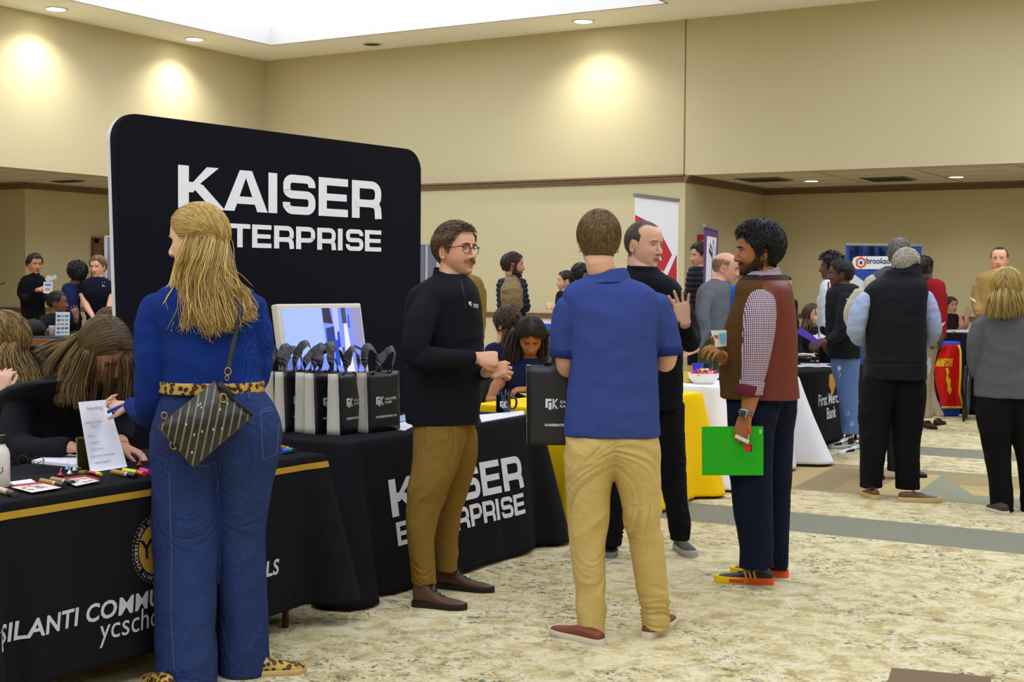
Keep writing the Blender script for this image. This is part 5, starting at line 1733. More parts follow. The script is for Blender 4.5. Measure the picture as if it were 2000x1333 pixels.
# ------------------------------------------------------------------ people: common builder
LIGHT, FAIR, TANSK, BROWN, DARK = (216, 168, 138), (222, 178, 152), (196, 146, 112), (166, 112, 72), (104, 68, 48)
def gpy(px, d):          # picture row of the floor at a depth
 p = W(px, 900, d); v = V(p.x, p.y, 0) - CPOS
 return 666.5 - FPX * v.dot(_u2) / v.dot(_f)
def vvec(c, x, z, y):
 a, w = view_axes(c)
 return a * x + ZU * z + w * y
def figure(label, D, head, torso, arms=(), legs=None, skin=LIGHT, skinkw={}, hairkw=None, hairfn=None, top=None, topname='shirt', bottom=None, shoes=(), vox=.006, neck=None, neckr=.055,
           amp=.004, legamp=.006, seated=None, eyekw=None, headkw={}, region=None, collar=None, folds=8, topdisp=None, legdisp=None, stand=True, group=None, skin_smooth=2, bodyk=.78, topsmooth=6):
 bx = torso[-1][0] if torso else head[0]
 P = Person(label, D, bx, vox, group)
 hp = list(head) + [0] * (7 - len(head))
 hpx, hpy, hh, yaw, pit, rol, hdy = hp
 nk = neck or (torso[0][0], torso[0][1] + 2, torso[0][2])
 H = P.head(hpx, hpy, hh, yaw, pit, rol, dy=hdy, neck=nk, neckr=neckr, **headkw)
 if not arms and len(torso) > 3:
  t = torso[2]; k_ = FPX / D; arms = []
  for sg in (-1, 1):
   x_ = t[0] + sg * (t[3] - .035 * k_)
   arms.append(dict(pts=[(x_, t[1] + .03 * k_, 0, .058), (x_ + sg * 1, t[1] + .20 * k_, -.01, .05), (x_ + sg * 1, t[1] + .34 * k_, -.03, .045), (x_, t[1] + .46 * k_, -.12, .038), (x_ - sg * 2, t[1] + .50 * k_, -.2, .03)], sl=4, hand=dict(d=(-.3 * sg, -.6, -.7), n=(sg * .9, .2, -.2), side=-sg, s=.95, curl=(.4, .6, .4))))
 # body inside the clothes
 loft_px(P.skin, [t[:5] for t in torso], D, shrink=bodyk)
 if legs is None and stand:
  t = torso[-1]; w = t[3]
  g = gpy(t[0], D); hy = t[1]
  L = []
  for sg in (-1, 1):
   c0 = t[0] + sg * w * .42
   L.append([(c0, hy - 4, 0, w * .50, t[4] * .9), (c0, hy + (g - hy) * .35, 0, w * .46, .085), (c0, hy + (g - hy) * .6, 0, w * .36, .07), (c0, g - 12, 0, w * .33, .07)])
  legs = L
  if not shoes:
   shoes = [dict(heel=(L_[-1][0], .06), toe=(L_[-1][0] + 4, -.2), up=(30, 26, 26), sole=(24, 22, 22)) for L_ in L]
 if legs:
  legs_px(P.skin, P, legs, shrink=.74)
 for A in arms:
  pts = A['pts']
  limb(P.skin, P, [(p[0], p[1], p[2], p[3] * (.72 if i < A.get('sl', len(pts)) else 1.0)) for i, p in enumerate(pts)])
  if 'hand' in A:
   h = A['hand']; wp = P.J(*pts[-1][:3])
   hand_pieces(P.skin, wp, vvec(wp, *h['d']), vvec(wp, *h['n']), side=h.get('side', 1), s=h.get('s', 1.0), curl=h.get('curl', (.3, .4, .3)), spread=h.get('spread', .05), thumb=h.get('thumb', (.6, .4)), curls=h.get('curls'))
 if seated:
  # thighs run forward from the hips, shins drop to the floor
  t = torso[-1]; c = P.J(t[0], t[1], t[2]); y = math.radians(seated)
  a, aw = view_axes(c); fw = -aw * math.cos(y) + a * math.sin(y); sd = V(-fw.y, fw.x, 0)
  pl = MB()
  for sg in (-1, 1):
   h0 = V(c.x, c.y, .50) + sd * .09 * sg; k0 = h0 + fw * .40 + V(0, 0, .0); f0 = V(k0.x, k0.y, .09) + fw * .03
   for bb, q in ((pl, 1.0), (P.skin, .82)):
    bb.tube([h0 - fw * .08, h0, k0.lerp(h0, .4), k0, k0.lerp(f0, .4), f0], [.10 * q, .095 * q, .08 * q, .066 * q, .058 * q, .045 * q], seg=16, smooth=3)
   shoe(P.root, V(f0.x, f0.y, 0) - fw * .06, V(f0.x, f0.y, 0) + fw * .2, up=(26, 24, 26), sole=(20, 20, 20), lace=None)
  pl.ell(V(c.x, c.y, .54), (.19, .17, .14))
  P.skin.ell(V(c.x, c.y, .54), (.15, .14, .12))
  P.skin.tube([V(c.x, c.y, .54), c + V(0, 0, .1)], [.12, .12], seg=16)
  me, co = remesh(pl, vox * 1.4, 3, foldfn(.004), 'trousers')
  finish(me, co, 'trousers', bottom, P.root)
 P.skin_done(skin, vox=vox * .72, smooth=skin_smooth, **skinkw)
 if legs and bottom is not None:
  def fl(mb):
   t = torso[-1]
   legs_px(mb, P, legs)
  if legdisp is None:
   gy = 0
   def legdisp(c):
    z = c[2]
    a = legamp * (.55 + 1.1 * math.exp(-((z - .12) / .10) ** 2) + .8 * math.exp(-((z - .50) / .09) ** 2) + .5 * math.exp(-((z - .82) / .06) ** 2))
    h = c[0] * RT.x + c[1] * RT.y; y_ = c[0] * FH.x + c[1] * FH.y
    an = .95 * math.copysign(1, noise.noise(Vector((c[0] * 2.2, c[1] * 2.2, c[2] * 1.6 + 7)))) * min(1, abs(noise.noise(Vector((c[0] * 2.2, c[1] * 2.2, c[2] * 1.6 + 7)))) * 6)
    u = h * math.cos(an) + z * math.sin(an); w_ = -h * math.sin(an) + z * math.cos(an)
    v = noise.noise(Vector((u * 3.5, y_ * 4, w_ * 13))); q = noise.noise(Vector((h * 9, y_ * 9, z * 12 + 3)))
    return max(-.006, a * ((1 - abs(v) * 2.8) * .62 + q * .35 - .30))
  P.trousers = P.garment('trousers', fl, bottom, vox=vox, disp=legdisp, smooth=4)
 if top is not None:
  def ft(mb):
   loft_px(mb, torso, D)
   for A in arms:
    n_ = A.get('sl', len(A['pts']))
    pts = A['pts'][:n_]
    if A.get('sleeve', True): limb(mb, P, pts)
  P.top = P.garment(topname, ft, top, vox=vox, disp=topdisp or foldfn(amp, folds), region=region, smooth=topsmooth)
 for s_ in shoes:
  s_ = dict(s_); h = s_.pop('heel'); t = s_.pop('toe')
  if len(h) == 2 and abs(h[1]) < 5: h = P.G(h[0], h[1]); t = P.G(t[0], t[1])
  else: h = onz(*h); t = onz(*t)
  shoe(P.root, h, t, **s_)
 if hairkw: P.hair = hair(P.root, H, **hairkw)
 if hairfn: hairfn(P, H)
 if eyekw is not None: eyes(P.root, H, **eyekw)
 return P
def stand_collar(P, secs, mat, name='collar', thick=.004, open_=0):
 """ring of cloth standing round the neck: sections as loft"""
 rows = cr_arr([(s_ + (0,) * (7 - len(s_))) for s_ in secs], 3); b = MB(); R_ = []
 for r in rows:
  c = W(r[0], r[1], P.D + r[2]); a, w = view_axes(c)
  rx, ry = r[3] * P.D / FPX, r[4]
  R_.append([c + a * (rx * math.cos(t)) + w * (ry * math.sin(t)) + V(0, 0, r[5] * math.sin(t) + r[6] * math.cos(t)) for t in [2 * PI * q / 40 for q in range(40)]])
 b.rings(R_, cap=False)
 return b.build(name, mat, parent=P.root, smooth=True, solid=thick)
CROP = dict(style='crown', n=700, length=.028, wid=.003)
def crop(col, n=260, **k):
 d = dict(CROP); d.update(col=col, n=int(n * 1.5), wid=.0045); d.update(k); d['wid'] = d['wid'] * .8; return d
# ------------------------------------------------------------------ man in black pullover and khaki trousers
BLKTOP = fabric((21, 23, 29), .92, .6, 700, foldscale=6, stretch=(1, 1, .8), fdist=.03, name='jersey')
KHAKI = fabric((124, 96, 40), .9, .55, 900, foldscale=8, stretch=(1, 1, 1.6), fdist=.02, name='cotton')
P2 = figure('man in black pullover and dark khaki trousers with glasses, hands together', 6.7,
 (891, 489, 100, 50, -4, -2), [(880, 536, 0, 30, .085), (876, 548, 0, 47, .13), (868, 566, 0, 66, .19), (866, 592, 0, 74, .20), (867, 640, 0, 77, .185), (868, 700, 0, 77, .175), (866, 760, 0, 76, .175), (864, 800, 0, 74, .175), (863, 827, 0, 71, .17)],
 neck=(882, 548, 0), neckr=.060,
 arms=[dict(pts=[(842, 588, -.14, .072), (822, 630, -.22, .072), (812, 668, -.25, .066), (815, 698, -.25, .058), (850, 700, -.27, .052), (895, 699, -.25, .043), (925, 700, -.22, .037), (934, 699, -.215, .028)], sl=7,
               hand=dict(d=(1, -.08, .12), n=(.0, .55, -.8), side=1, curls=[(1.0, 1.3, .8), (1.05, 1.3, .8), (1.1, 1.3, .8), (1.15, 1.3, .8)], thumb=(.5, .6))),
          dict(pts=[(885, 590, .12, .07), (905, 650, .16, .066), (905, 705, .14, .056), (925, 728, .02, .044), (948, 728, -.12, .035), (958, 724, -.17, .028)], sl=5,
               hand=dict(d=(.75, .1, -.5), n=(.7, -.2, .5), side=-1, curls=[(1.1, 1.4, .8), (1.1, 1.4, .8), (1.15, 1.3, .8), (1.2, 1.3, .8)], thumb=(.4, .5)))],
 legs=[[(866, 800, -.02, 50, .12), (860, 845, -.06, 53, .12), (852, 900, -.10, 47, .11), (838, 950, -.13, 41, .10), (826, 1006, -.14, 33, .088), (822, 1053, -.15, 27, .08), (825, 1100, -.15, 24, .075), (829, 1140, -.15, 24, .078)],
          [(872, 800, .03, 48, .12), (884, 845, .07, 48, .12), (890, 895, .10, 42, .11), (886, 945, .13, 33, .095), (877, 995, .14, 27, .085), (872, 1050, .15, 24, .078), (873, 1114, .15, 23, .078)]],
 skin=(214, 160, 128), skinkw=dict(beard=dict(col=(112, 66, 34), full=.42, mous=1.0, chin=.45, side=.35, amt=.72), lip=(176, 104, 88), blush=.3),
 top=BLKTOP, topname='pullover', bottom=KHAKI, vox=.005, amp=.0035, legamp=.008, folds=7,
 shoes=[dict(heel=(806, 1184), toe=(912, 1192), up=(84, 56, 38), sole=(40, 30, 26), lace=(34, 26, 24), high=.055, sole_h=.028), dict(heel=(852, 1148), toe=(965, 1158), up=(84, 56, 38), sole=(40, 30, 26), lace=(34, 26, 24), high=.055, sole_h=.028)],
 hairfn=lambda P, H: hair(P.root, H, (72, 56, 38), (120, 96, 66), style='x', extra=lambda p: V(0, .9, .15) if p.z > .075 else V(0, -.5, -.8), n=2300, length=.050, thick=.005, topthick=.016, hl=.074, nape=-.085, burn=-.02, recede=.0, wid=.0024, lift=.004, frontlift=.012, jitter=.16, steps=5),
 eyekw=dict(iris=(80, 80, 70), brow=(108, 80, 52), browk=1.1, mouth=.0032), skin_smooth=1)
H = P2.Hm
# glasses
e = bpy.data.objects.new('eyeglasses', None); COL.objects.link(e); place(e, P2.root, H @ V(0, .09, 0)); e['label'] = 'dark round eyeglasses'
for s_ in (-1, 1):
 b = MB()
 pts = [H @ V(.0335 * s_ + .0225 * math.cos(a), .0985 - .010 * abs(.0335 * s_ + .0225 * math.cos(a)) / .05, -.004 + .0205 * math.sin(a)) for a in [2 * PI * i / 24 for i in range(25)]]
 b.tube(pts, .0019, seg=6); b.tube(pts[1:12], .0027, seg=6)
 b.tube([H @ V(.055 * s_, .093, .008), H @ V(.069 * s_, .080, .008), H @ V(.078 * s_, .03, .006), H @ V(.079 * s_, -.012, .004)], .0018, seg=6, smooth=3)
 if s_ > 0: b.tube([H @ V(-.012, .098, .0), H @ V(0, .103, .004), H @ V(.012, .098, .0)], .0016, seg=6, smooth=3)
 b.build('rim', M((36, 22, 22), .3, 0, .5), parent=e, smooth=True)
# collar, zip and chest lettering
stand_collar(P2, [(879, 553, 0, 38, .098, .0, .0), (880, 541, 0, 34, .088, .006, -.012), (881, 532, 0, 33, .086, .012, -.020)], BLKTOP)
zp = [(901, 549), (904, 562), (908, 585), (910, 604)]
whiskers(P2, (118, 74, 40), (160, 110, 66), n=420, mode='mous', L=.010)
b = MB(); pp = []
for x, y in zp:
 o_, d_ = cam_ray(x, y)
 pass
zz = [(zp[i][0] + (zp[i + 1][0] - zp[i][0]) * t / 6, zp[i][1] + (zp[i + 1][1] - zp[i][1]) * t / 6) for i in range(3) for t in range(7)]
pp = [[(x - .8, y), (x + .8, y)] for x, y in zz]
polys = [[pp[i][0], pp[i][1], pp[i + 1][1], pp[i + 1][0]] for i in range(len(pp) - 1)]
decal(P2.top, polys, cam_ray, name='zip', mat=M((60, 62, 70), .4, .5), parent=P2.root)
lg = [[(915.5, 589), (918.5, 589.6), (918.5, 596), (915.5, 595)], [(918.5, 589.6), (921, 590.2), (921, 592.5), (918.5, 592)], [(919.3, 593.5), (921, 594), (921, 599), (919.3, 598.4)]]
lg += text_px('KAISER', 924, 596, 4.4, -14, .15, sx=.75) + text_px('ENTERPRISE', 924, 600, 3.2, -14, .1, sx=.6)
decal(P2.top, lg, cam_ray, name='chest_logo', mat=m_logo, parent=P2.root)
# ------------------------------------------------------------------ woman in the blue sweater
def knit(col, col2):
 n = NT('rib_knit')
 vec = n.coord('Object')
 wv = n.n('TexWave', {'Vector': n.coord('Object', (1, .6, .06)), 'Scale': 58, 'Distortion': .6, 'Detail': 1}, wave_type='BANDS', bands_direction='X')
 f = n.noise(n.coord('Object', (1, 1, 1.3)), 7, 3, .5, .6)
 k = n.mix(n.math('MULTIPLY', wv.outputs[1], .5), rgb(*col), rgb(*col2))
 h = n.math('ADD', n.math('MULTIPLY', wv.outputs[1], .10), n.math('MULTIPLY', f, .55))
 return n.bsdf(k, .95, 0, .15, bump=h, bstr=.9, bdist=.02)
def denim(col, col2, seed=0, folds=5, wash=.5):
 n = NT('denim')
 vec = n.coord('Object')
 w = n.noise(n.coord('Object', (1, 1, .35)), 260, 3)
 big = n.noise(n.coord('Object', (1, 1, .4)), 3.2 + seed, 3, .6)
 k = n.ramp(w, [(.3, rgb(*col)), (.7, rgb(*col2))])
 k = n.mix(n.math('MULTIPLY', big, wash), k, rgb(*[min(255, int(c * 1.25) + 8) for c in col2]))
 f = n.noise(n.coord('Object', (1, 1, 1.2)), folds, 3, .55, 1.0)
 h = n.math('ADD', n.math('MULTIPLY', f, .7), n.math('MULTIPLY', w, .02))
 return n.bsdf(k, .95, 0, .15, bump=h, bstr=.9, bdist=.022)
SWEAT = knit((14, 40, 108), (26, 60, 142))
JEAN = denim((18, 28, 64), (38, 54, 98))
W1 = figure('blonde woman in blue ribbed sweater and wide jeans seen from behind', 5.34,
 (382, 469, 122, -118, 8, 4), [(397, 534, 0, 36, .06), (399, 548, 0, 52, .08), (402, 562, 0, 82, .11), (404, 590, 0, 104, .135), (406, 635, 0, 104, .15), (410, 665, 0, 96, .15), (413, 700, 0, 97, .165), (415, 730, 0, 95, .165), (415, 750, 0, 99, .165), (415, 768, 0, 99, .165)],
 neck=(398, 548, 0), neckr=.050,
 arms=[dict(pts=[(318, 588, 0, .075), (306, 630, .0, .080), (303, 690, -.02, .079), (300, 745, -.02, .074), (297, 790, 0, .066), (288, 808, .10, .055), (272, 800, .24, .044), (256, 792, .34, .034), (252, 793, .37, .026)], sl=8,
               hand=dict(d=(-.75, -.05, .35), n=(-.1, .8, -.5), side=-1, s=.82, curl=(1.0, 1.1, .7))),
          dict(pts=[(485, 590, 0, .066), (498, 640, .02, .064), (503, 690, .04, .060), (500, 735, .07, .055), (480, 755, .18, .048), (455, 748, .30, .04), (430, 742, .36, .033)], sl=7)],
 legs=[[(404, 756, 0, 84, .155), (392, 790, 0, 84, .165), (378, 840, .0, 82, .165), (368, 890, 0, 74, .15), (364, 950, -.02, 67, .135), (363, 1032, -.05, 66, .125), (362, 1127, -.08, 62, .125), (363, 1240, -.10, 60, .13), (362, 1341, -.12, 61, .135)],
          [(432, 756, .0, 78, .155), (450, 790, 0, 84, .165), (468, 830, 0, 81, .165), (478, 880, 0, 70, .15), (477, 950, .02, 55, .135), (471, 1032, .03, 48, .12), (472, 1127, .04, 48, .12), (475, 1220, .04, 49, .125), (476, 1312, .05, 50, .13)]],
 skin=(226, 178, 150), skinkw=dict(lip=(190, 110, 100)), headkw=dict(jaw=.96),
 top=SWEAT, topname='sweater', bottom=JEAN, vox=.0055, amp=.0055, legamp=.006, folds=7, eyekw=dict(brow=(140, 110, 70), iris=(90, 110, 130)))
H = W1.Hm
B_, B2 = (164, 130, 62), (224, 196, 124)
# half-up hair: crown swept to a knot, long waves over the back
kn = H @ V(.008, -.118, .002)
hair(W1.root, H, B_, B2, style='x', extra=lambda p: (V(.004, -.122, .004) - p).normalized(), n=3200, length=.16, thick=.012, topthick=.010, hl=.066, nape=-.02, burn=-.005, wid=.0017, jitter=.07, lift=.006, steps=7, label='swept back blonde hair')
J = W1.J
paths = []
for (x0, y0, z0), (xm, ym), (x1, y1), dy in (
 ((-.070, -.02, .02), (352, 540), (340, 600), -.10), ((-.074, -.05, .01), (368, 545), (358, 640), -.14), ((-.060, -.09, .0), (382, 550), (392, 630), -.16), ((-.03, -.11, .0), (400, 548), (412, 650), -.17),
 ((.0, -.115, .0), (415, 545), (432, 640), -.17), ((.03, -.105, .0), (428, 545), (452, 632), -.16), ((.06, -.08, .0), (442, 548), (470, 622), -.14), ((.072, -.05, .01), (452, 552), (484, 612), -.10), ((.075, -.02, .02), (458, 560), (478, 585), -.04), ((.05, -.10, .02), (436, 520), (462, 570), -.12)):
 a = H @ V(x0, y0, z0 - .005)
 m1 = J(xm, ym, dy * .8); c_ = J(x1, y1, dy)
 paths.append([a, a.lerp(m1, .5) + (J(0, 0, -.02) - J(0, 0, 0)), m1, m1.lerp(c_, .5) + V(0, 0, .0), c_, J(x1 + 6, y1 + 6, dy + .01)])
strands(W1.root, paths, (150, 116, 54), (230, 202, 130), 1500, .0030, [.006, .011, .013, .014, .016, .019], wave=.013, wavef=11, seed=5, label='long wavy blonde hair down the back')
MB().tube([kn + (H.to_3x3() @ V(-.02, 0, -.004)), kn + H.to_3x3() @ V(0, -.012, 0), kn + H.to_3x3() @ V(.02, 0, .006)], [.006, .009, .006], seg=8, smooth=3).build('hair_clip', M((150, 116, 60), .4), parent=W1.root, smooth=True)
for k_, z_ in ((0, -.052), (1, -.072)):
 MB().ell(H @ V(-.080, -.006, z_), .0045 + .0012 * k_).build('earring', M((230, 224, 210), .2, .2, .6), parent=W1.root, smooth=True)
# belt, pockets, stitching
def leopard():
 n = NT('leopard'); vec = n.coord('Object')
 v = n.n('TexVoronoi', {'Vector': vec, 'Scale': 52.0});
 k = n.ramp(v.outputs[0], [(.0, rgb(120, 80, 30)), (.28, rgb(40, 24, 12)), (.46, rgb(34, 20, 12)), (.52, rgb(180, 140, 60)), (1, rgb(198, 160, 78))])
 return n.bsdf(k, .5, 0, .4)
LEO = leopard()
b = MB(); loft_px(b, [(414, 744, 0, 101, .168), (414, 749, 0, 102, .170), (414, 762, 0, 102, .171), (414, 766, 0, 101, .169)], W1.D)
b.build('belt', LEO, parent=W1.root, smooth=True)
st = M((78, 90, 130), .9)
def px_line(obj, pts, w, name, mat, root, off=.002):
 polys = []
 for (x0, y0), (x1, y1) in zip(pts, pts[1:]):
  d = Vector((x1 - x0, y1 - y0)); L = d.length; n_ = max(1, int(L / 6)); d.normalize(); q = Vector((-d.y, d.x)) * w / 2
  for i in range(n_):
   a = Vector((x0, y0)) + d * L * i / n_; c = Vector((x0, y0)) + d * L * (i + 1) / n_
   polys.append([tuple(a - q), tuple(a + q), tuple(c + q), tuple(c - q)])
 return decal(obj, polys, cam_ray, off=off, name=name, mat=mat, parent=root)
for pts in ([(509, 803), (514, 898), (540, 888), (548, 800), (536, 792), (509, 803)], [(372, 905), (382, 906)], [(330, 922), (335, 1080), (334, 1200), (340, 1310)], [(430, 905), (424, 960)], [(425, 900), (400, 912), (372, 908)], [(306, 762), (340, 768)], [(480, 768), (505, 764)], [(437, 812), (462, 812), (458, 850)], [(511, 806), (538, 800)]):
 px_line(W1.trousers, pts, 1.3, 'stitching', st, W1.root)
px_line(W1.trousers, [(486, 768), (486, 780)], 6, 'belt_loop', M((44, 60, 104), .9), W1.root, off=.006)
# shoes: only soles and tips show under the hems
for hl, to in (((470, 1322), (522, 1318)), ((330, 1362), (284, 1322))):
 shoe(W1.root, onz(*hl), onz(*to), umat=LEO, sole=(196, 168, 112), lace=None, L=.25)
# phone in the left hand
p = J(229, 797, .36)
b = MB(); a_, w_ = view_axes(p); R = Matrix.Rotation(math.radians(0), 3, 'Z')
mm = Matrix((a_, w_, ZU)).transposed() @ Matrix.Rotation(math.radians(-24), 3, 'Y')
b.box(p, (.085, .030, .012), mat=mm.to_4x4())
o = b.build('phone', M((10, 60, 160), .3), origin=p, bevel=.003); tag(o, 'blue phone held by the woman in the blue sweater', 'phone')
b = MB(); b.box(p + V(0, 0, .008), (.07, .024, .003), mat=mm.to_4x4()); b.build('edge', M((150, 180, 220), .3), parent=o)
# crossbody bag
def bagmat():
 n = NT('striped_leather')
 sep = n.n('SeparateXYZ', {0: n.coord('UV')})
 u, v = sep.outputs[0], sep.outputs[1]
 fr = n.math('FRACT', n.math('MULTIPLY', u, 11.0))
 s1 = n.math('LESS_THAN', n.math('ABSOLUTE', n.math('SUBTRACT', fr, .5)), .11)
 tick = n.math('GREATER_THAN', n.math('FRACT', n.math('ADD', n.math('MULTIPLY', v, 52.0), n.math('MULTIPLY', fr, 4))), .45)
 k = n.mix(n.math('MULTIPLY', s1, tick), rgb(20, 20, 24), rgb(150, 146, 104))
 f = n.noise(n.coord('Object'), 9, 2)
 return n.bsdf(k, .32, 0, .5, bump=f, bstr=.5, bdist=.02)
D_ = 5.34 - .235
Pq = [W(310, 834, D_ - .02), W(421, 745, D_ + .02), W(493, 812, D_ + .02), W(378, 912, D_ - .03)]
cen = sum(Pq, V(0, 0, 0)) / 4
e = empty('crossbody_bag', V(cen.x, cen.y, cen.z), 'black crossbody bag with slanted dotted stripes hanging at the blonde woman\'s hip', 'handbag')
aw = view_axes(cen)[1]
def bq(u, v):
 p = Pq[0].lerp(Pq[1], u).lerp(Pq[3].lerp(Pq[2], u), v)
 return p
N = 20
for nm, sg in (('front', -1), ('back', 1)):
 b = MB()
 pts = []; uvs = []
 for j in range(N + 1):
  for i in range(N + 1):
   u, v = i / N, j / N
   p = bq(u, v) + aw * sg * (.004 + .028 * (math.sin(u * PI) * math.sin(v * PI)) ** .6)
   pts.append(p); uvs.append((u, v))
 w_ = N + 1
 b.add(pts, [(j * w_ + i, j * w_ + i + 1, (j + 1) * w_ + i + 1, (j + 1) * w_ + i) for j in range(N) for i in range(N)])
 o = b.build(nm, bagmat(), parent=e, smooth=True)
 uvl = o.data.uv_layers.new(name='UVMap')
 for lp in o.data.loops:
  q = Vector(o.data.vertices[lp.vertex_index].co) + wloc(e)
  u_, v_ = uvs[lp.vertex_index]
  # stripes run near-vertical across the diamond
  uvl.data[lp.index].uv = (.5 + (u_ - .5) * .95 + (v_ - .5) * .72 * -1 * -1 * .0 + (u_ + v_) * .0 + 0 if False else (u_ * .58 + v_ * .52), (v_ - u_))
b = MB()
for a_, c_ in ((0, 1), (1, 2), (2, 3), (3, 0)):
 b.tube([Pq[a_], Pq[c_]], .0035, seg=6)
b.build('piping', M((92, 76, 44), .4), parent=e, smooth=True)
b = MB(); b.tube([Pq[1] - aw * .016, Pq[2] - aw * .016], .004, seg=6); b.tube([Pq[1] - aw * .006, Pq[2] - aw * .004], .004, seg=6)
b.build('zip', M((24, 22, 24), .3, .3), parent=e, smooth=True)
def ring_px(px, py, d, r, name='ring'):
 c = W(px, py, d); a, w = view_axes(c)
 b = MB(); b.tube([c + (a * math.cos(t) + ZU * math.sin(t) * 1.2) * r for t in [2 * PI * i / 16 for i in range(17)]], r * .22, seg=6)
 b.build(name, M((190, 150, 40), .2, 1.0), parent=e, smooth=True)
ring_px(445, 726, D_ + .03, .011); ring_px(443, 739, D_ + .02, .007, 'clasp'); ring_px(436, 778, D_ - .02, .013); ring_px(321, 812, D_, .010); ring_px(339, 870, D_ - .01, .012)
b = MB(); b.tube([W(427, 748, D_ - .01), W(448, 770, D_ - .015), W(456, 776, D_ - .012)], [(.012, .003)] * 3, seg=6, up=(0, 0, 1)); b.build('tab', M((28, 26, 30), .35), parent=e, smooth=True)
sp_ = [(446, 722, -.20), (449, 705, -.195), (454, 680, -.19), (460, 655, -.18), (466, 628, -.175), (470, 605, -.165), (462, 578, -.14), (440, 556, -.08)]
b = MB(); pts, _ = crom([J(*q) for q in sp_], [1] * 8, 4)
rows = []
for p in pts:
 a, w = view_axes(p); rows.append((p - a * .0085 - w * .0, p + a * .0085))
b.add([q for r in rows for q in r], [(2 * i, 2 * i + 1, 2 * i + 3, 2 * i + 2) for i in range(len(rows) - 1)])
b.build('strap', M((44, 46, 58), .5), parent=e, smooth=True, solid=.003)
rnd = random.Random(3)
b = MB()
for i in range(11):
 u, v = rnd.uniform(.1, .9), rnd.uniform(.1, .9)
 p = bq(u, v) - aw * (.006 + .028 * (math.sin(u * PI) * math.sin(v * PI)) ** .6)
 a, w = view_axes(p)
 b.add([p - ZU * .006, p + a * .003, p + ZU * .006, p - a * .003], [(0, 1, 2, 3)])
b.build('pattern_marks', M((206, 204, 190), .4), parent=e)
# ------------------------------------------------------------------ man in the blue polo
POLO = fabric((44, 58, 118), .95, .45, 1400, col2=(62, 78, 144), foldscale=6, stretch=(1, 1, .6), fdist=.02, name='pique')
POLOD = fabric((32, 44, 96), .95, .1, 620)
CHINO = fabric((194, 168, 104), .9, .55, 900, foldscale=8, stretch=(1, 1, 1.6), fdist=.018, name='cotton')
P3 = figure('man in royal blue polo shirt and tan chinos with his back turned', 5.95,
 (1169, 473, 112, 186, 6, 0), [(1182, 530, 0, 34, .065), (1184, 542, 0, 44, .085), (1187, 556, 0, 76, .11), (1192, 578, 0, 94, .13), (1197, 620, 0, 90, .15), (1199, 680, 0, 85, .15), (1198, 740, 0, 88, .145), (1196, 800, 0, 92, .145), (1196, 838, 0, 95, .145), (1196, 852, 0, 94, .14)],
 neck=(1180, 548, 0), neckr=.058,
 arms=[dict(pts=[(1121, 592, 0, .074), (1108, 632, .02, .072), (1106, 668, .03, .069), (1106, 694, .03, .066), (1107, 708, .05, .046), (1109, 718, .09, .044), (1112, 712, .20, .038), (1112, 706, .32, .030)], sl=4,
               hand=dict(d=(.05, -.1, .9), n=(-.9, .1, .1), side=-1, curl=(1.2, 1.2, .8))),
          dict(pts=[(1272, 588, 0, .074), (1290, 630, .02, .070), (1299, 665, .03, .066), (1303, 688, .03, .062), (1302, 700, .05, .043), (1299, 708, .09, .042), (1292, 704, .20, .036), (1285, 700, .32, .028)], sl=4,
               hand=dict(d=(-.3, .1, .9), n=(.8, .2, 0), side=1, curl=(.8, .8, .5)))],
 legs=[[(1185, 848, 0, 80, .13), (1168, 880, 0, 67, .135), (1153, 920, 0, 51, .125), (1150, 960, 0, 44, .11), (1149, 1012, 0, 40, .098), (1148, 1062, 0, 35, .09), (1149, 1095, 0, 33, .085), (1153, 1150, 0, 31, .08), (1154, 1200, 0, 30, .078), (1153, 1242, -.01, 29, .078)],
          [(1206, 848, 0, 80, .13), (1226, 880, 0, 64, .135), (1241, 920, 0, 50, .125), (1250, 960, 0, 43, .11), (1254, 1012, 0, 38, .098), (1263, 1062, .02, 34, .09), (1267, 1095, .03, 33, .085), (1274, 1153, .05, 31, .08), (1280, 1200, .06, 28, .078), (1281, 1226, .06, 27, .078)]],
 skin=(222, 172, 144), top=POLO, topname='polo_shirt', bottom=CHINO, vox=.0055, amp=.004, legamp=.009, folds=6,
 shoes=[dict(heel=(1178, 1262), toe=(1076, 1236), up=(118, 58, 38), sole=(212, 204, 186), lace=None, sole_h=.026, high=-.01), dict(heel=(1262, 1248), toe=(1312, 1212), up=(118, 58, 38), sole=(212, 204, 186), lace=None, sole_h=.026, high=-.01)],
 hairfn=lambda P, H: hair(P.root, H, (92, 72, 44), (142, 116, 74), style='crown', n=4200, length=.032, thick=.010, topthick=.006, hl=.07, nape=-.080, burn=-.02, wid=.0016, lift=.003, jitter=.22, steps=4))
stand_collar(P3, [(1181, 552, 0, 50, .100, -.004, .008), (1182, 546, 0, 45, .090, -.002, .010), (1183, 538, 0, 40, .080, -.006, .014), (1183, 533, 0, 38, .074, -.008, .018)], POLO)
stand_collar(P3, [(1183, 533, 0, 38.5, .076, -.008, .018), (1183, 538, 0, 43, .088, -.006, .014), (1182, 547, -.0, 48, .100, -.004, .010), (1182, 555, 0, 52, .110, -.006, .006)], POLO, name='collar_fold')
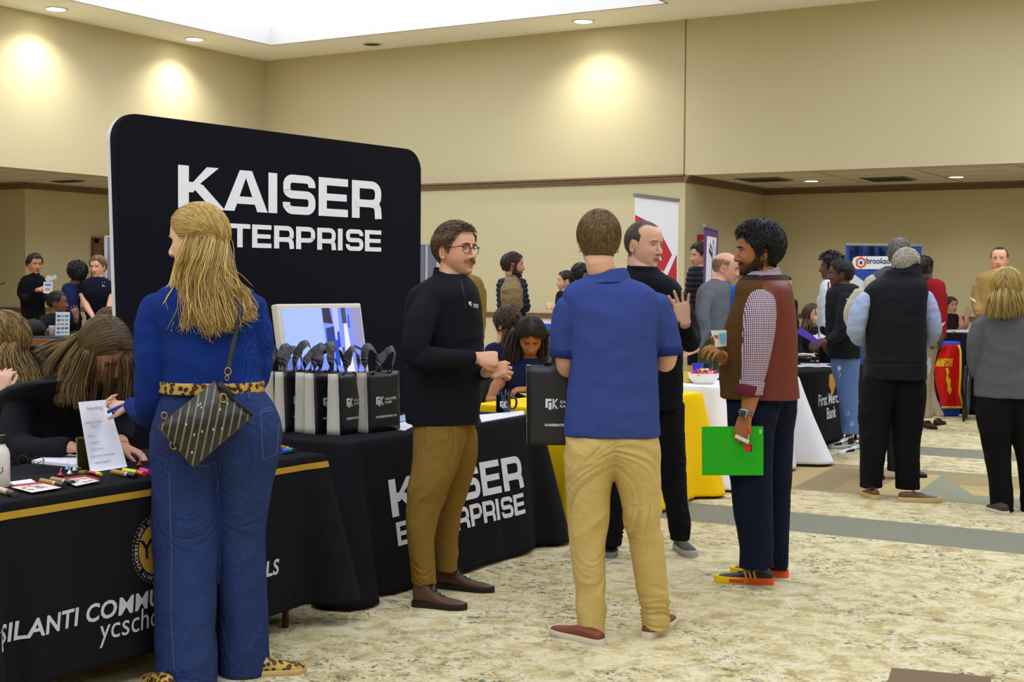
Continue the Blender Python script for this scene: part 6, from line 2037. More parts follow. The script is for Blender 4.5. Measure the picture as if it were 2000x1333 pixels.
for px, py, r in ((1106, 697, .068), (1303, 692, .064)):
 b = MB(); c = P3.J(px, py, .03); a, w = view_axes(c)
 sg = -1 if px < 1200 else 1
 t = (a * .10 * sg - ZU).normalized();
 u_ = a - t * a.dot(t); u_.normalize(); v_ = t.cross(u_)
 b.rings([[c + t * z + u_ * math.cos(q) * (r + e_) + v_ * math.sin(q) * (r + e_) for q in [2 * PI * i / 36 for i in range(36)]] for z, e_ in ((-.028, -.001), (-.026, .002), (.004, .001), (.006, -.003))], cap=False)
 b.build('sleeve_band', POLOD, parent=P3.root, smooth=True, solid=.003)
# tote bag on his arm
pb = P3.J(1098, 868, .16)
tb = tote(pb - V(0, 0, .0), math.radians(28), 'black tote bag hanging from the arm of the man in the blue polo', h=.34, w=.30, d=.08, group='black tote bags', hseed=31, hoff=.0)
ta, tw = view_axes(pb)
# ------------------------------------------------------------------ man in black sweater gesturing
BLK2 = fabric((15, 17, 24), .92, .6, 700, foldscale=6, stretch=(1, 1, .9), fdist=.03, name='jersey')
BLKP = fabric((17, 17, 21), .92, .6, 900, foldscale=6, stretch=(1, 1, 1.5), fdist=.025, name='twill')
P4 = figure('man in black sweater with cropped receding hair raising one open hand', 7.8,
 (1259, 478, 90, 52, 4, -2), [(1256, 520, 0, 27, .08), (1258, 532, 0, 36, .11), (1260, 548, 0, 60, .16), (1262, 575, 0, 74, .175), (1264, 620, 0, 72, .16), (1268, 680, 0, 66, .15), (1270, 740, 0, 64, .15), (1270, 798, 0, 63, .15)],
 neck=(1256, 534, 0), neckr=.062, headkw=dict(nose=1.05),
 arms=[dict(pts=[(1318, 580, -.02, .072), (1334, 620, -.06, .070), (1346, 655, -.12, .064), (1346, 668, -.22, .058), (1341, 652, -.34, .047), (1338, 634, -.42, .038), (1338, 626, -.45, .030)], sl=6,
               hand=dict(d=(-.24, .95, -.15), n=(.10, -.05, -1), side=-1, s=1.04, curls=[(.15, .2, .15), (.12, .15, .1), (.1, .2, .15), (.15, .2, .2)], spread=.15, thumb=(.15, .15))),
          dict(pts=[(1212, 585, .0, .07), (1205, 640, -.02, .064), (1208, 690, -.05, .058), (1225, 695, -.18, .046)])],
 legs=[[(1240, 785, 0, 40, .12), (1232, 840, 0, 36, .11), (1218, 900, 0, 30, .095), (1205, 960, 0, 25, .085), (1198, 1020, .02, 22, .075), (1194, 1064, .02, 20, .07)],
          [(1298, 785, 0, 38, .12), (1304, 850, 0, 34, .11), (1312, 921, 0, 28, .095), (1320, 980, 0, 23, .082), (1327, 1022, 0, 22, .075), (1327, 1054, 0, 19, .068)]],
 skin=(214, 166, 140), skinkw=dict(scalp=((44, 34, 30), .088, .9), lip=(170, 92, 84), blush=.2),
 top=BLK2, topname='sweater', bottom=BLKP, vox=.0055, legamp=.009,
 shoes=[dict(heel=(1322, 1072), toe=(1364, 1096), up=(20, 20, 24), sole=(176, 172, 172), lace=None, sole_h=.034, L=.285), dict(heel=(1197, 1074), toe=(1184, 1098), up=(20, 20, 24), sole=(120, 120, 124), lace=None, sole_h=.03, L=.27)],
 hairfn=lambda P, H: hair(P.root, H, (74, 58, 48), (104, 84, 68), style='crown', n=2600, length=.010, thick=.0025, topthick=.001, hl=.090, nape=-.070, burn=-.015, recede=.012, wid=.0012, lift=.001, jitter=.3, steps=3),
 eyekw=dict(brow=(136, 102, 78), iris=(90, 90, 80), browk=.8, mouth=.0028), skin_smooth=1)
stand_collar(P4, [(1257, 540, 0, 38, .125, .0, .0), (1257, 530, 0, 33, .10, .004, -.008), (1257, 523, 0, 31, .092, .006, -.014)], BLK2)
# ------------------------------------------------------------------ man in brown vest with the green folder
def gingham():
 n = NT('gingham')
 sep = n.n('SeparateXYZ', {0: n.coord('Object')})
 d = [n.math('FRACT', n.math('MULTIPLY', c, 112.0)) for c in (n.math('ADD', n.math('MULTIPLY', sep.outputs[0], .9), n.math('MULTIPLY', sep.outputs[1], .6)), sep.outputs[2])]
 A = n.math('LESS_THAN', d[0], .46); B = n.math('LESS_THAN', d[1], .46)
 both = n.math('MULTIPLY', A, B); one = n.math('SUBTRACT', n.math('ADD', A, B), n.math('MULTIPLY', both, 2))
 alt = n.math('LESS_THAN', n.math('FRACT', n.math('MULTIPLY', sep.outputs[2], 56.0)), .5)
 k = n.mix(one, rgb(222, 216, 222), n.mix(alt, rgb(150, 96, 108), rgb(96, 92, 120)))
 k = n.mix(both, k, n.mix(alt, rgb(86, 30, 44), rgb(40, 36, 58)))
 f = n.noise(n.coord('Object', (1, 1, .8)), 8, 3, .5, .8)
 return n.bsdf(k, .9, 0, .2, bump=f, bstr=.7, bdist=.02)
def tweed():
 n = NT('tweed')
 sep = n.n('SeparateXYZ', {0: n.coord('Object')})
 h = n.math('LESS_THAN', n.math('FRACT', n.math('MULTIPLY', sep.outputs[2], 92.0)), .28)
 w = n.noise(n.coord('Object'), 300, 2)
 v_ = n.math('LESS_THAN', n.math('FRACT', n.math('MULTIPLY', sep.outputs[0], 80.0)), .3)
 k = n.ramp(w, [(.3, rgb(62, 38, 14)), (.7, rgb(108, 72, 30))])
 k = n.mix(n.math('MULTIPLY', h, .8), k, rgb(40, 26, 16))
 k = n.mix(n.math('MULTIPLY', v_, .35), k, rgb(120, 96, 50))
 return n.bsdf(k, .95, 0, .15, bump=w, bstr=.3, bdist=.003)
VLEATH = fabric((96, 32, 20), .45, .35, 300, col2=(112, 42, 26), spec=.4, foldscale=4, fdist=.02, name='leather')
GING = gingham(); TW = tweed(); VDK = M((40, 24, 14), .8)
NAVYP = fabric((14, 20, 40), .9, .5, 900, foldscale=5, stretch=(1, 1, .8), fdist=.03, name='twill')
P5 = figure('man in brown and rust vest over checked shirt with a thick black hairdo', 7.1,
 (1478, 491, 93, -78, 2, 0), [(1494, 530, 0, 28, .09), (1492, 540, 0, 38, .12), (1491, 556, 0, 48, .17), (1491, 585, 0, 54, .20), (1488, 620, 0, 62, .195), (1484, 670, 0, 68, .185), (1480, 720, 0, 71, .18), (1478, 765, 0, 70, .175)],
 neck=(1492, 540, 0), neckr=.056, headkw=dict(nose=.95),
 arms=[dict(pts=[(1487, 580, -.17, .072), (1484, 620, -.23, .080), (1480, 665, -.25, .076), (1473, 715, -.25, .066), (1467, 752, -.25, .056), (1466, 770, -.255, .043), (1462, 795, -.26, .036), (1457, 816, -.27, .029)], sl=5,
               hand=dict(d=(-.22, -.95, .0), n=(-.35, .1, -.9), side=1, s=1.05, curls=[(.45, .7, .5), (.4, .6, .4), (.35, .5, .3), (.3, .4, .3)], spread=.05, thumb=(.30, .5))),
          dict(pts=[(1470, 590, .16, .07), (1445, 650, .14, .068), (1432, 700, .05, .055), (1420, 705, -.06, .044), (1410, 696, -.14, .030)], sl=4,
               hand=dict(d=(-.35, .35, -.6), n=(-.5, -.7, 0), side=-1, curls=[(.8, .9, .5)] * 4, thumb=(.5, .4)))],
 legs=[[(1478, 758, 0, 62, .15), (1472, 800, -.05, 52, .14), (1467, 850, -.09, 45, .12), (1466, 930, -.11, 43, .11), (1472, 1011, -.12, 38, .10), (1477, 1062, -.12, 34, .09), (1478, 1108, -.12, 34, .09)],
          [(1500, 758, .05, 58, .15), (1510, 800, .08, 46, .14), (1512, 850, .12, 38, .12), (1513, 930, .13, 34, .11), (1514, 1000, .14, 29, .10), (1516, 1060, .14, 24, .09), (1518, 1108, .14, 21, .085)]],
 skin=(158, 102, 58), skinkw=dict(beard=dict(col=(26, 18, 14), full=.9, mous=.5, chin=.9, side=1.0, amt=.85), lip=(122, 66, 54), blush=.08),
 top=GING, topname='checked_shirt', bottom=NAVYP, vox=.0055, amp=.004, legamp=.005,
 hairfn=lambda P, H: hair(P.root, H, (14, 13, 15), (34, 32, 36), style='x', extra=lambda p: V(0, .9, .7) if p.z > .06 and p.y > -.02 else (V(0, -1, -.35) if p.z < .055 and p.y > -.05 else V(0, -.5, -1)), n=3200, length=.070, thick=.013, topthick=.028, hl=.066, nape=-.10, burn=-.02, wid=.0028, lift=.010, jitter=.42, curl=.002, steps=6, rough=.4),
 eyekw=dict(brow=(20, 16, 14), iris=(40, 26, 18), browk=1.2), skin_smooth=1)
V5 = MB()
vsec = [(1494, 536, 0, 36, .105), (1492, 546, 0, 47, .15), (1491, 562, 0, 55, .20), (1491, 588, 0, 59, .215), (1488, 622, 0, 67, .212), (1484, 672, 0, 73, .205), (1481, 722, 0, 76, .20), (1484, 766, 0, 77, .20), (1484, 778, 0, 77, .20)]
def leather_side(c):
 px, py = 0, 0
 v = Vector(c) - CPOS; k_ = v.dot(_f); px = 1000 + FPX * v.dot(_r) / k_; py = 666.5 - FPX * v.dot(_u2) / k_
 front = v.dot(FH) < 7.1
 lim = 1490 + (560 - py) * .15 if front else 1500
 if py < 548: return 2
 return 1 if px > lim else 0
P5.garment('vest', lambda mb: loft_px(mb, vsec, P5.D), [TW, VLEATH, VDK], vox=.0055, disp=foldfn(.003, 6), region=leather_side)
whiskers(P5, (20, 15, 13), (44, 34, 28), n=1300, mode='full', L=.010)
# rolled cuff, maroon lining, shirt collar
def cuff(P, pa, pb, ra, rb, mat, name):
 a_, b_ = P.J(*pa), P.J(*pb)
 MB().tube([a_, a_.lerp(b_, .05), a_.lerp(b_, .95), b_], [ra * .97, ra, rb, rb * .97], seg=24).build(name, mat, parent=P.root, smooth=True)
cuff(P5, (1469, 744, -.25), (1466, 770, -.25), .062, .058, GING, 'rolled_cuff')
cuff(P5, (1463, 752, -.262), (1460, 774, -.262), .056, .052, M((96, 20, 44), .8), 'cuff_lining')
stand_collar(P5, [(1492, 545, 0, 36, .10, .02, .0), (1490, 533, 0, 32, .088, .01, .016), (1489, 528, 0, 30, .084, .01, .022)], GING)
# watch
c = P5.J(1457, 807, -.27); a, w = view_axes(c)
e = bpy.data.objects.new('watch', None); COL.objects.link(e); place(e, P5.root, c)
b = MB(); t = (P5.J(1462, 795, -.26) - P5.J(1456, 816, -.27)).normalized(); u_ = (a - t * a.dot(t)).normalized(); v_ = t.cross(u_)
b.rings([[c + t * z + (u_ * math.cos(q) * .036 + v_ * math.sin(q) * .031) for q in [2 * PI * i / 30 for i in range(30)]] for z in (-.010, .010)], cap=False)
b.build('band', M((120, 116, 110), .3, .8), parent=e, solid=.003)
cf = c - w * .034 - a * .012
mt = Matrix((u_, v_, t)).transposed() @ Matrix.Rotation(-.35, 3, 'Z')
MB().box(cf, (.036, .010, .040), mat=mt.to_4x4()).build('case', M((190, 190, 192), .25, .9), parent=e, bevel=.004)
MB().box(cf - w * .004 - a * .0015, (.030, .008, .034), mat=mt.to_4x4()).build('screen', M((12, 14, 20), .1, 0, .6), parent=e, bevel=.003)
# trainers: dark knit, yellow to orange sole
def trainer_sole():
 n = NT('trainer_sole'); sep = n.n('SeparateXYZ', {0: n.coord('Generated')})
 k = n.ramp(sep.outputs[0], [(.0, rgb(238, 206, 24)), (.45, rgb(236, 190, 30)), (.62, rgb(230, 96, 52)), (1, rgb(228, 84, 52))])
 return n.bsdf(k, .6)
for hl, to in (((1512, 1142), (1390, 1136)), ((1540, 1128), (1430, 1120))):
 sh_, PP = shoe(P5.root, onz(*hl), onz(*to), up=(30, 28, 30), smat=trainer_sole(), lace=(26, 24, 26), sole_h=.034, L=.30)
 for sd in (-1, 1):
  b = MB()
  for i in range(3):
   u = .44 - .075 * i
   b.add([PP(u, sd * .0405, .034), PP(u + .03, sd * .0415, .034), PP(u + .065, sd * .034, .066), PP(u + .035, sd * .033, .068)], [(0, 1, 2, 3)])
   b.add([PP(u, sd * .041, .034), PP(u + .03, sd * .042, .034), PP(u + .045, sd * .0405, .052), PP(u + .015, sd * .040, .052)], [(0, 1, 2, 3)])
  b.build('stripes', M((236, 180, 40), .5), parent=sh_, solid=.004)
  MB().box(PP(.62, sd * .046, .017), (.07, .006, .018), rz=math.atan2(*(lambda q: (q.y, q.x))(PP(1, 0, 0) - PP(0, 0, 0)))).build('sole_plug', M((206, 70, 40), .6), parent=sh_, bevel=.002)
# green folder with a keyring
c = P5.J(1431, 882, -.235); a, w = view_axes(c)
q = [P5.J(1370.5, 834, -.24), P5.J(1491, 833, -.24), P5.J(1491, 929, -.235), P5.J(1371, 929, -.235)]
b = MB(); b.rings([q, [p + w * .006 for p in q]])
def glit():
 n = NT('green_card'); k = n.ramp(n.noise(n.coord('Object'), 420, 2), [(.3, rgb(10, 150, 8)), (.7, rgb(40, 186, 20))])
 return n.bsdf(k, .5, 0, .3)
o = b.build('folder', glit(), origin=c); tag(o, 'bright green folder held at the side of the man in the rust vest', 'folder')
MB().box(P5.J(1485, 843.5, -.243), (.010, .002, .022)).build('sticker', M((206, 214, 204), .5), parent=o)
p = P5.J(1462, 846, -.33)
e = empty('keyring', p, 'white and red keyring dangling in front of the green folder', 'keyring')
MB().ell(P5.J(1462, 841, -.335), (.011, .008, .019)).build('red_bead', M((214, 50, 40), .4), parent=e, smooth=True)
b = MB(); R = Matrix.Rotation(.5, 3, 'Y'); b.box(P5.J(1449, 858, -.325), (.075, .008, .018), mat=Matrix.Rotation(math.radians(-24), 4, RT.cross(ZU))); b.build('strip', M((216, 204, 180), .6), parent=e, bevel=.002)
MB().tube([P5.J(1462, 850, -.335), P5.J(1461, 868, -.33)], .0016, seg=5).build('string', M((220, 214, 200), .6), parent=e)
MB().lathe(P5.J(1460, 876, -.325), [(.017, -.002), (.017, .002)], 20, mat=Matrix.Rotation(PI / 2, 3, RT)).build('red_disc', M((206, 36, 44), .4), parent=e)
MB().box(P5.J(1466, 876, -.315), (.014, .006, .032)).build('black_case', M((30, 36, 48), .4), parent=e, bevel=.002)
# brochure in his far hand
q = [P5.J(1388, 646, -.16), P5.J(1419, 645, -.14), P5.J(1419, 676, -.14), P5.J(1397, 679, -.16)]
b = MB(); b.rings([q, [p + w * .003 for p in q]]); o = b.build('brochure', M((226, 226, 214), .5), origin=q[0]); tag(o, 'small printed brochure in the far hand of the man in the rust vest', 'brochure')
MB().add([P5.J(x, y, -.163) for x, y in ((1404, 652), (1418, 651), (1418, 669), (1408, 669))], [(0, 1, 2, 3)]).build('picture', M((90, 170, 200), .5), parent=o)
MB().add([P5.J(x, y, -.163) for x, y in ((1394, 655), (1403, 655), (1403, 661), (1396, 661))], [(0, 1, 2, 3)]).build('print', M((190, 90, 60), .5), parent=o)
# ------------------------------------------------------------------ people at the tables and further back
def T_(*a): return list(a)
def cloth_m(col, **k): return fabric(col, .92, .5, 500, foldscale=6, fdist=.025, **k)
def wave_hair(P, paths, c1, c2, n=260, w=.008, sp=(.008, .016, .02, .024, .026), wave=.012, **k):
 return strands(P.root, paths, c1, c2, n, w, list(sp), wave=wave, **k)
def hp(P, *pts):
 """hair guide: head-space start then picture points"""
 out = [P.Hm @ V(*pts[0])]
 for q in pts[1:]: out.append(P.J(*q))
 return out
DKP = fabric((24, 24, 28), .9, .5, 700, foldscale=6, fdist=.025, name='twill')
# leaning woman writing at the black and gold table
JACK = cloth_m((24, 24, 30))
D6 = 5.95
P6 = figure('woman with long brown hair in black jacket leaning over the table to write', D6,
 (206, 684, 120, 38, 42, 8), [(140, 742, .12, 42, .10), (128, 744, .16, 66, .14), (112, 752, .22, 86, .17), (92, 778, .34, 104, .19), (80, 820, .46, 104, .19), (80, 880, .56, 84, .17), (84, 940, .62, 74, .17)],
 neck=(150, 735, .12), neckr=.052, headkw=dict(jaw=.94, wide=.97),
 arms=[dict(pts=[(62, 770, .26, .075), (34, 820, .16, .070), (38, 868, .08, .060), (78, 880, -.02, .052), (118, 872, -.06, .044), (136, 874, -.07, .036), (142, 876, -.075, .026)], sl=6,
               hand=dict(d=(1, -.10, -.1), n=(.1, .95, -.2), side=-1, s=.92, curl=(.5, .7, .4))),
          dict(pts=[(172, 770, .20, .07), (215, 800, .12, .064), (238, 835, .06, .055), (236, 860, .0, .044), (240, 872, -.04, .028)], sl=4,
               hand=dict(d=(.8, -.35, -.3), n=(.1, .95, 0), side=1, s=.9, curl=(.25, .4, .3)))],
 skin=(200, 148, 120), skinkw=dict(lip=(170, 90, 90)), top=JACK, topname='jacket', vox=.006, bottom=DKP, eyekw=dict(open_=.35, brow=(80, 60, 44)))
Bc, Bc2 = (66, 50, 34), (124, 98, 62)
hair(P6.root, P6.Hm, Bc, Bc2, style='x', extra=lambda p: V(1.0 if p.x > .004 else -1.0, -.4, -.8), n=3000, length=.13, thick=.008, topthick=.006, hl=.066, nape=-.07, burn=-.03, wid=.0018, jitter=.05, steps=7, lift=.006, label='long straight brown hair')
pth = [hp(P6, (-.072, .02, .02), (246, 702, -.08), (253, 742, -.06), (251, 780, -.04), (247, 800, 0)), hp(P6, (-.076, -.01, .02), (246, 690, -.06), (254, 740, -.02), (250, 790, .04), (248, 810, .06)),
       hp(P6, (.074, .02, .02), (172, 692, -.10), (158, 735, -.08), (150, 770, -.06), (154, 800, -.05)), hp(P6, (.076, .0, .02), (170, 680, -.06), (152, 730, -.04), (145, 765, -.02), (150, 800, 0)),
       hp(P6, (.076, -.03, .03), (160, 668, .02), (140, 705, .03), (132, 745, .04), (128, 790, .05)), hp(P6, (.06, -.07, .06), (150, 660, .08), (118, 690, .10), (100, 715, .12), (96, 735, .12)),
       hp(P6, (.05, -.09, .03), (158, 655, .14), (112, 672, .17), (84, 684, .20), (80, 690, .22)), hp(P6, (.03, -.10, .06), (165, 655, .16), (125, 680, .18), (95, 690, .20), (84, 700, .22)),
       hp(P6, (-.05, -.09, .03), (232, 665, .10), (236, 710, .14), (226, 760, .16), (220, 800, .16)), hp(P6, (.0, -.11, .03), (190, 670, .18), (160, 700, .20), (140, 720, .22), (130, 745, .22))]
wave_hair(P6, pth, (54, 40, 28), (140, 112, 72), n=1300, w=.0028, sp=(.005, .010, .012, .016, .018), wave=.006)
pg = [(118 + 14 * math.cos(t), 781 + 13 * math.sin(t)) for t in [2 * PI * i / 18 for i in range(18)]]
decal(P6.top, [pg], cam_ray, name='badge', mat=M((112, 92, 46), .6), parent=P6.root)
decal(P6.top, text_px('YCS', 108, 785, 11, 0, .2), cam_ray, off=.003, name='badge_letters', mat=M((190, 180, 150), .6), parent=P6.root)
# long haired woman cut by the left edge
P7 = figure('woman with long wavy dark blonde hair cut off by the left edge of the photo', 7.2,
 (2, 668, 100, -105, 8, 0), [(2, 728, 0, 30, .08), (0, 745, 0, 62, .13), (-4, 790, 0, 66, .16), (-6, 860, 0, 64, .17), (-6, 930, 0, 66, .17)], neck=(2, 735, 0),
 arms=[dict(pts=[(-50, 765, -.1, .06), (-56, 830, -.2, .055), (-20, 800, -.35, .045), (-4, 775, -.42, .034), (0, 765, -.44, .027)], sl=4, hand=dict(d=(.25, .95, .1), n=(-.3, 0, -.9), side=1, s=.92, curl=(.5, .6, .4)))],
 skin=(222, 170, 150), top=cloth_m((40, 38, 44)), topname='sweater', vox=.007, bottom=DKP, seated=60)
pth = [hp(P7, (s * .06, -.08, .0), (x0, 690, d), (x1, 725, d), (x2, 760, d), (x3, 790, d)) for s, x0, x1, x2, x3, d in ((1, 30, 44, 58, 62, -.05), (1, 40, 52, 64, 70, 0), (-1, 20, 30, 42, 46, -.1), (-1, 8, 14, 20, 24, -.14), (1, -4, 0, 4, 8, -.14), (1, -20, -18, -20, -20, -.1))]
hair(P7.root, P7.Hm, (92, 70, 40), (170, 138, 84), style='x', extra=lambda p: V(0, -.5, -1), n=1500, length=.14, thick=.014, topthick=.012, nape=-.09, burn=-.04, wid=.0025, jitter=.1, steps=6)
wave_hair(P7, pth, (96, 72, 40), (196, 164, 104), n=800, w=.0036, wave=.016, wavef=12)
MB().tube([P7.J(3, 766, -.44) + ZU * .0, P7.J(10, 760, -.45), P7.J(12, 752, -.45)], .006, seg=6).build('bracelet', M((220, 220, 224), .3, .5), parent=P7.root)
# seated behind the leaning woman: only the crown shows
figure('person with brown hair almost hidden behind the leaning woman', 8.6, (214, 642, 74, -30, 10, 0), [(214, 682, 0, 20, .08), (214, 692, 0, 50, .12), (214, 740, 0, 56, .14), (214, 800, 0, 56, .15)], skin=LIGHT, hairkw=crop((70, 54, 34), 500, length=.10, thick=.016, nape=-.10, wid=.005), top=cloth_m((50, 50, 60)), bottom=DKP, seated=0, vox=.009)
# far left group
D8 = 18.0
P8 = figure('woman in black turtleneck standing at far left holding papers', D8, (68, 516, 38, 22, 6, 0), [(66, 536, 0, 8, .06), (65, 542, 0, 21, .10), (64, 556, 0, 24, .13), (63, 580, 0, 23, .13), (65, 612, 0, 23, .13), (66, 650, 0, 27, .16)],
 arms=[dict(pts=[(46, 552, 0, .06), (42, 575, -.05, .055), (54, 585, -.2, .045), (72, 568, -.3, .036), (76, 566, -.31, .028)], sl=4, hand=dict(d=(.9, .3, 0), n=(-.2, .6, -.7), side=1, s=.95, curl=(.6, .7, .4))),
          dict(pts=[(83, 552, 0, .06), (90, 580, 0, .055), (97, 584, -.2, .045), (96, 576, -.28, .03)], sl=3, hand=dict(d=(-.2, .9, 0), n=(.8, .2, -.5), side=1, s=.95, curl=(.9, .7, .4)))],
 skin=(176, 124, 92), skinkw=dict(lip=(150, 60, 60)), hairkw=crop((22, 18, 18), 240, length=.04, hl=.070, nape=-.05, wid=.008, thick=.014), top=fabric((10, 10, 13), .95, .4, 500), topname='turtleneck', bottom=DKP, vox=.009, eyekw=dict(brow=(30, 22, 20)))
MB().tube([P8.J(68, 540, 0), P8.J(68, 532, 0)], [.066, .058], seg=18).build('turtleneck_collar', fabric((10, 10, 13), .95, .4, 500), parent=P8.root, smooth=True)
def sheet(P, quad, dy, col, name, label, cat='paper', th=.003, marks=()):
 q = [P.J(x, y, dy) for x, y in quad]; c = sum(q, V(0, 0, 0)) / len(q); w = view_axes(c)[1]
 b = MB(); b.rings([q, [p + w * th for p in q]]); o = b.build(name, M(col, .5), origin=c); tag(o, label, cat)
 for mq, mc in marks:
  MB().add([P.J(x, y, dy) - w * .002 for x, y in mq], [tuple(range(len(mq)))]).build('print', M(mc, .5), parent=o)
 return o
sheet(P8, [(85, 551), (103, 551), (102, 574), (85, 573)], -.36, (206, 210, 224), 'leaflet', 'white leaflet held by the woman in the black turtleneck', marks=[([(88, 554), (100, 554), (100, 559), (88, 559)], (90, 140, 190)), ([(88, 563), (98, 563), (98, 568), (88, 568)], (200, 130, 140))])
sheet(P8, [(88, 546), (93, 538), (101, 540), (110, 537), (111, 544), (99, 549), (90, 550)], -.33, (176, 190, 210), 'brochure', 'bent brochure above the white leaflet at far left', marks=[([(89, 547), (94, 539), (99, 541), (93, 548)], (206, 200, 110))])
P9 = figure('person with curly black hair and dark blue top at far left seen from behind', 17.6, (151, 534, 38, 190, 5, 0), [(140, 553, 0, 8, .06), (140, 558, 0, 17, .09), (139, 580, 0, 18, .12), (140, 605, 0, 16, .12), (142, 625, 0, 19, .13)],
 neck=(145, 556, 0), arms=[dict(pts=[(128, 566, 0, .055), (125, 590, -.05, .05), (130, 604, -.18, .04)])], skin=DARK, top=cloth_m((24, 36, 76)), bottom=DKP, vox=.009,
 hairkw=dict(col=(18, 15, 15), col2=(44, 36, 34), style='down', comb=(0, -.2, -1), n=600, length=.10, thick=.018, topthick=.014, hl=.06, nape=-.10, burn=-.06, wid=.008, curl=.008, lift=.022, jitter=.6))
P10 = figure('man in navy polo leaning on the far left table with straight arms', 17.6, (191, 521, 40, -28, 6, 0), [(190, 541, 0, 11, .07), (190, 546, 0, 22, .10), (189, 556, 0, 32, .13), (189, 575, 0, 27, .15), (190, 600, .06, 23, .15), (190, 616, .12, 23, .16)],
 arms=[dict(pts=[(162, 558, 0, .068), (161, 574, -.03, .062), (163, 580, -.05, .044), (170, 600, -.12, .042), (181, 618, -.2, .030)], sl=2, hand=dict(d=(.6, -.6, -.3), n=(.1, .9, -.2), side=1)),
          dict(pts=[(217, 560, 0, .066), (220, 575, -.03, .062), (218, 582, -.05, .042), (214, 600, -.1, .04), (212, 614, -.16, .030)], sl=2, hand=dict(d=(-.4, -.8, -.3), n=(.1, .7, -.5), side=-1))],
 skin=(214, 160, 132), skinkw=dict(blush=.4), hairkw=crop((100, 76, 50), 300, length=.035, wid=.007, thick=.014), top=fabric((16, 18, 34), .95, .4, 500), topname='polo_shirt', bottom=DKP, vox=.009, eyekw=dict(brow=(110, 84, 60)))
decal(P10.top, [[(199, 552), (205, 551), (206, 560), (200, 560)]], cam_ray, name='badge', mat=M((150, 160, 170), .6), parent=P10.root)
P11 = figure('seated woman with braided black hair in profile at far left', 17.1, (113, 591, 42, 78, 2, 0), [(106, 612, 0, 9, .07), (104, 618, 0, 24, .11), (102, 630, 0, 26, .14), (100, 655, 0, 27, .15), (100, 670, 0, 26, .16)], neck=(108, 614, 0),
 arms=[dict(pts=[(88, 625, -.1, .06), (80, 645, -.2, .055), (92, 652, -.3, .045), (96, 645, -.32, .032)], sl=3, hand=dict(d=(.7, .2, -.3), n=(-.2, .5, -.7), side=1, curl=(.7, .7, .4))),
          dict(pts=[(120, 628, .1, .055), (138, 642, .1, .045), (148, 628, .0, .038), (149, 620, -.02, .028)], sl=3, hand=dict(d=(-.25, .95, 0), n=(.3, 0, -.9), side=1, curl=(.3, .3, .3), spread=.15))],
 skin=(112, 72, 52), hairkw=dict(col=(16, 13, 13), col2=(40, 32, 30), style='x', extra=lambda p: V(0, -1, -.3), n=240, length=.09, thick=.008, wid=.007, hl=.072, nape=-.06, lift=.004, jitter=.08), top=fabric((24, 22, 26), .95, .4, 500), topname='jacket', bottom=DKP, seated=60, vox=.009, eyekw=dict(brow=(20, 16, 16)))
# far left table with its things
zt_ = .86
a = onz(36, 659, zt_); c = onz(235, 664, zt_)
tdir = (c - a); tdir.z = 0; tl_ = tdir.length; tdir.normalize(); tn = V(-tdir.y, tdir.x, 0)
mid = (a + c) / 2 + tn * .29
e = empty('reception_table', V(mid.x, mid.y, 0), 'wood edged table at far left with bottles and a card stand', 'table')
rz_ = math.atan2(tdir.y, tdir.x)
MB().box(V(mid.x, mid.y, zt_ - .05), (tl_, .58, .10), rz=rz_).build('wood_edge', M((110, 74, 46), .5), parent=e, bevel=.02)
MB().box(V(mid.x, mid.y, zt_ + .003), (tl_ - .02, .56, .006), rz=rz_).build('blue_cover', M((26, 34, 72), .8), parent=e)
MB().box(V(mid.x, mid.y, (zt_ - .1) / 2), (tl_ - .1, .4, zt_ - .1), rz=rz_).build('base', M((20, 18, 20), .8), parent=e)
def stand_on(px, py): return onz(px, py, zt_ + .0065)
for i, (px, py, lab) in enumerate(((36, 645, 'left blue capped water bottle on the far left table'), (44, 645, 'right blue capped water bottle on the far left table'))):
 p = stand_on(px, py); e = empty('water_bottle', p, lab, 'bottle')
 MB().lathe(p, [(.03, 0), (.033, .01), (.033, .07)], 14).build('lower_body', M((40, 60, 140), .2), parent=e, smooth=True)
 MB().lathe(p, [(.0335, .07), (.0335, .14)], 14).build('label_band', M((220, 222, 230), .5), parent=e, smooth=True)
 MB().lathe(p, [(.033, .14), (.028, .18), (.012, .21), (.012, .225)], 14).build('neck', M((50, 70, 170), .2), parent=e, smooth=True)
p = stand_on(61, 636); tag(MB().lathe(p, [(.03, 0), (.035, .01), (.035, .09), (.02, .12), (.014, .135)], 14).build('spray_bottle', M((150, 190, 40), .3), origin=p, smooth=True), 'lime green bottle on the far left table', 'bottle')
p = stand_on(75, 640); o = MB().box(p + V(0, 0, .1), (.11, .02, .2)).build('card_holder', M((196, 204, 220), .3), origin=p); tag(o, 'small clear card holder behind the green bottle', 'holder')
p = stand_on(58, 656); b = MB(); b.ell(p + V(0, .05, .09), (.17, .12, .10)); o = b.build('soft_bag', M((22, 22, 30), .8), origin=p, smooth=True); tag(o, 'black soft bag lying on the far left table', 'bag')
for v in o.data.vertices: v.co += Vector((1, 1, 1)) * .02 * noise.noise(v.co * 14)
p = stand_on(103, 655); o = MB().lathe(p, [(.035, 0), (.045, .10), (.047, .11)], 16).build('paper_cup', M((222, 220, 216), .5), origin=p, smooth=True); tag(o, 'white paper cup in the hand of the seated woman at far left', 'cup')
q = [onz(108, 656, zt_ + .007), onz(135, 655, zt_ + .007)]; dd = depth(q[0])
a1 = W(109, 610, dd + .06); a2 = W(136, 610, depth(q[1]) + .06)
b = MB(); b.rings([[q[0], q[1], a2, a1], [p_ + FH * .012 for p_ in (q[0], q[1], a2, a1)]]); o = b.build('card_stand', M((188, 196, 206), .4), origin=(q[0] + q[1]) / 2); tag(o, 'upright printed card stand on the far left table', 'sign')
rnd = random.Random(6)
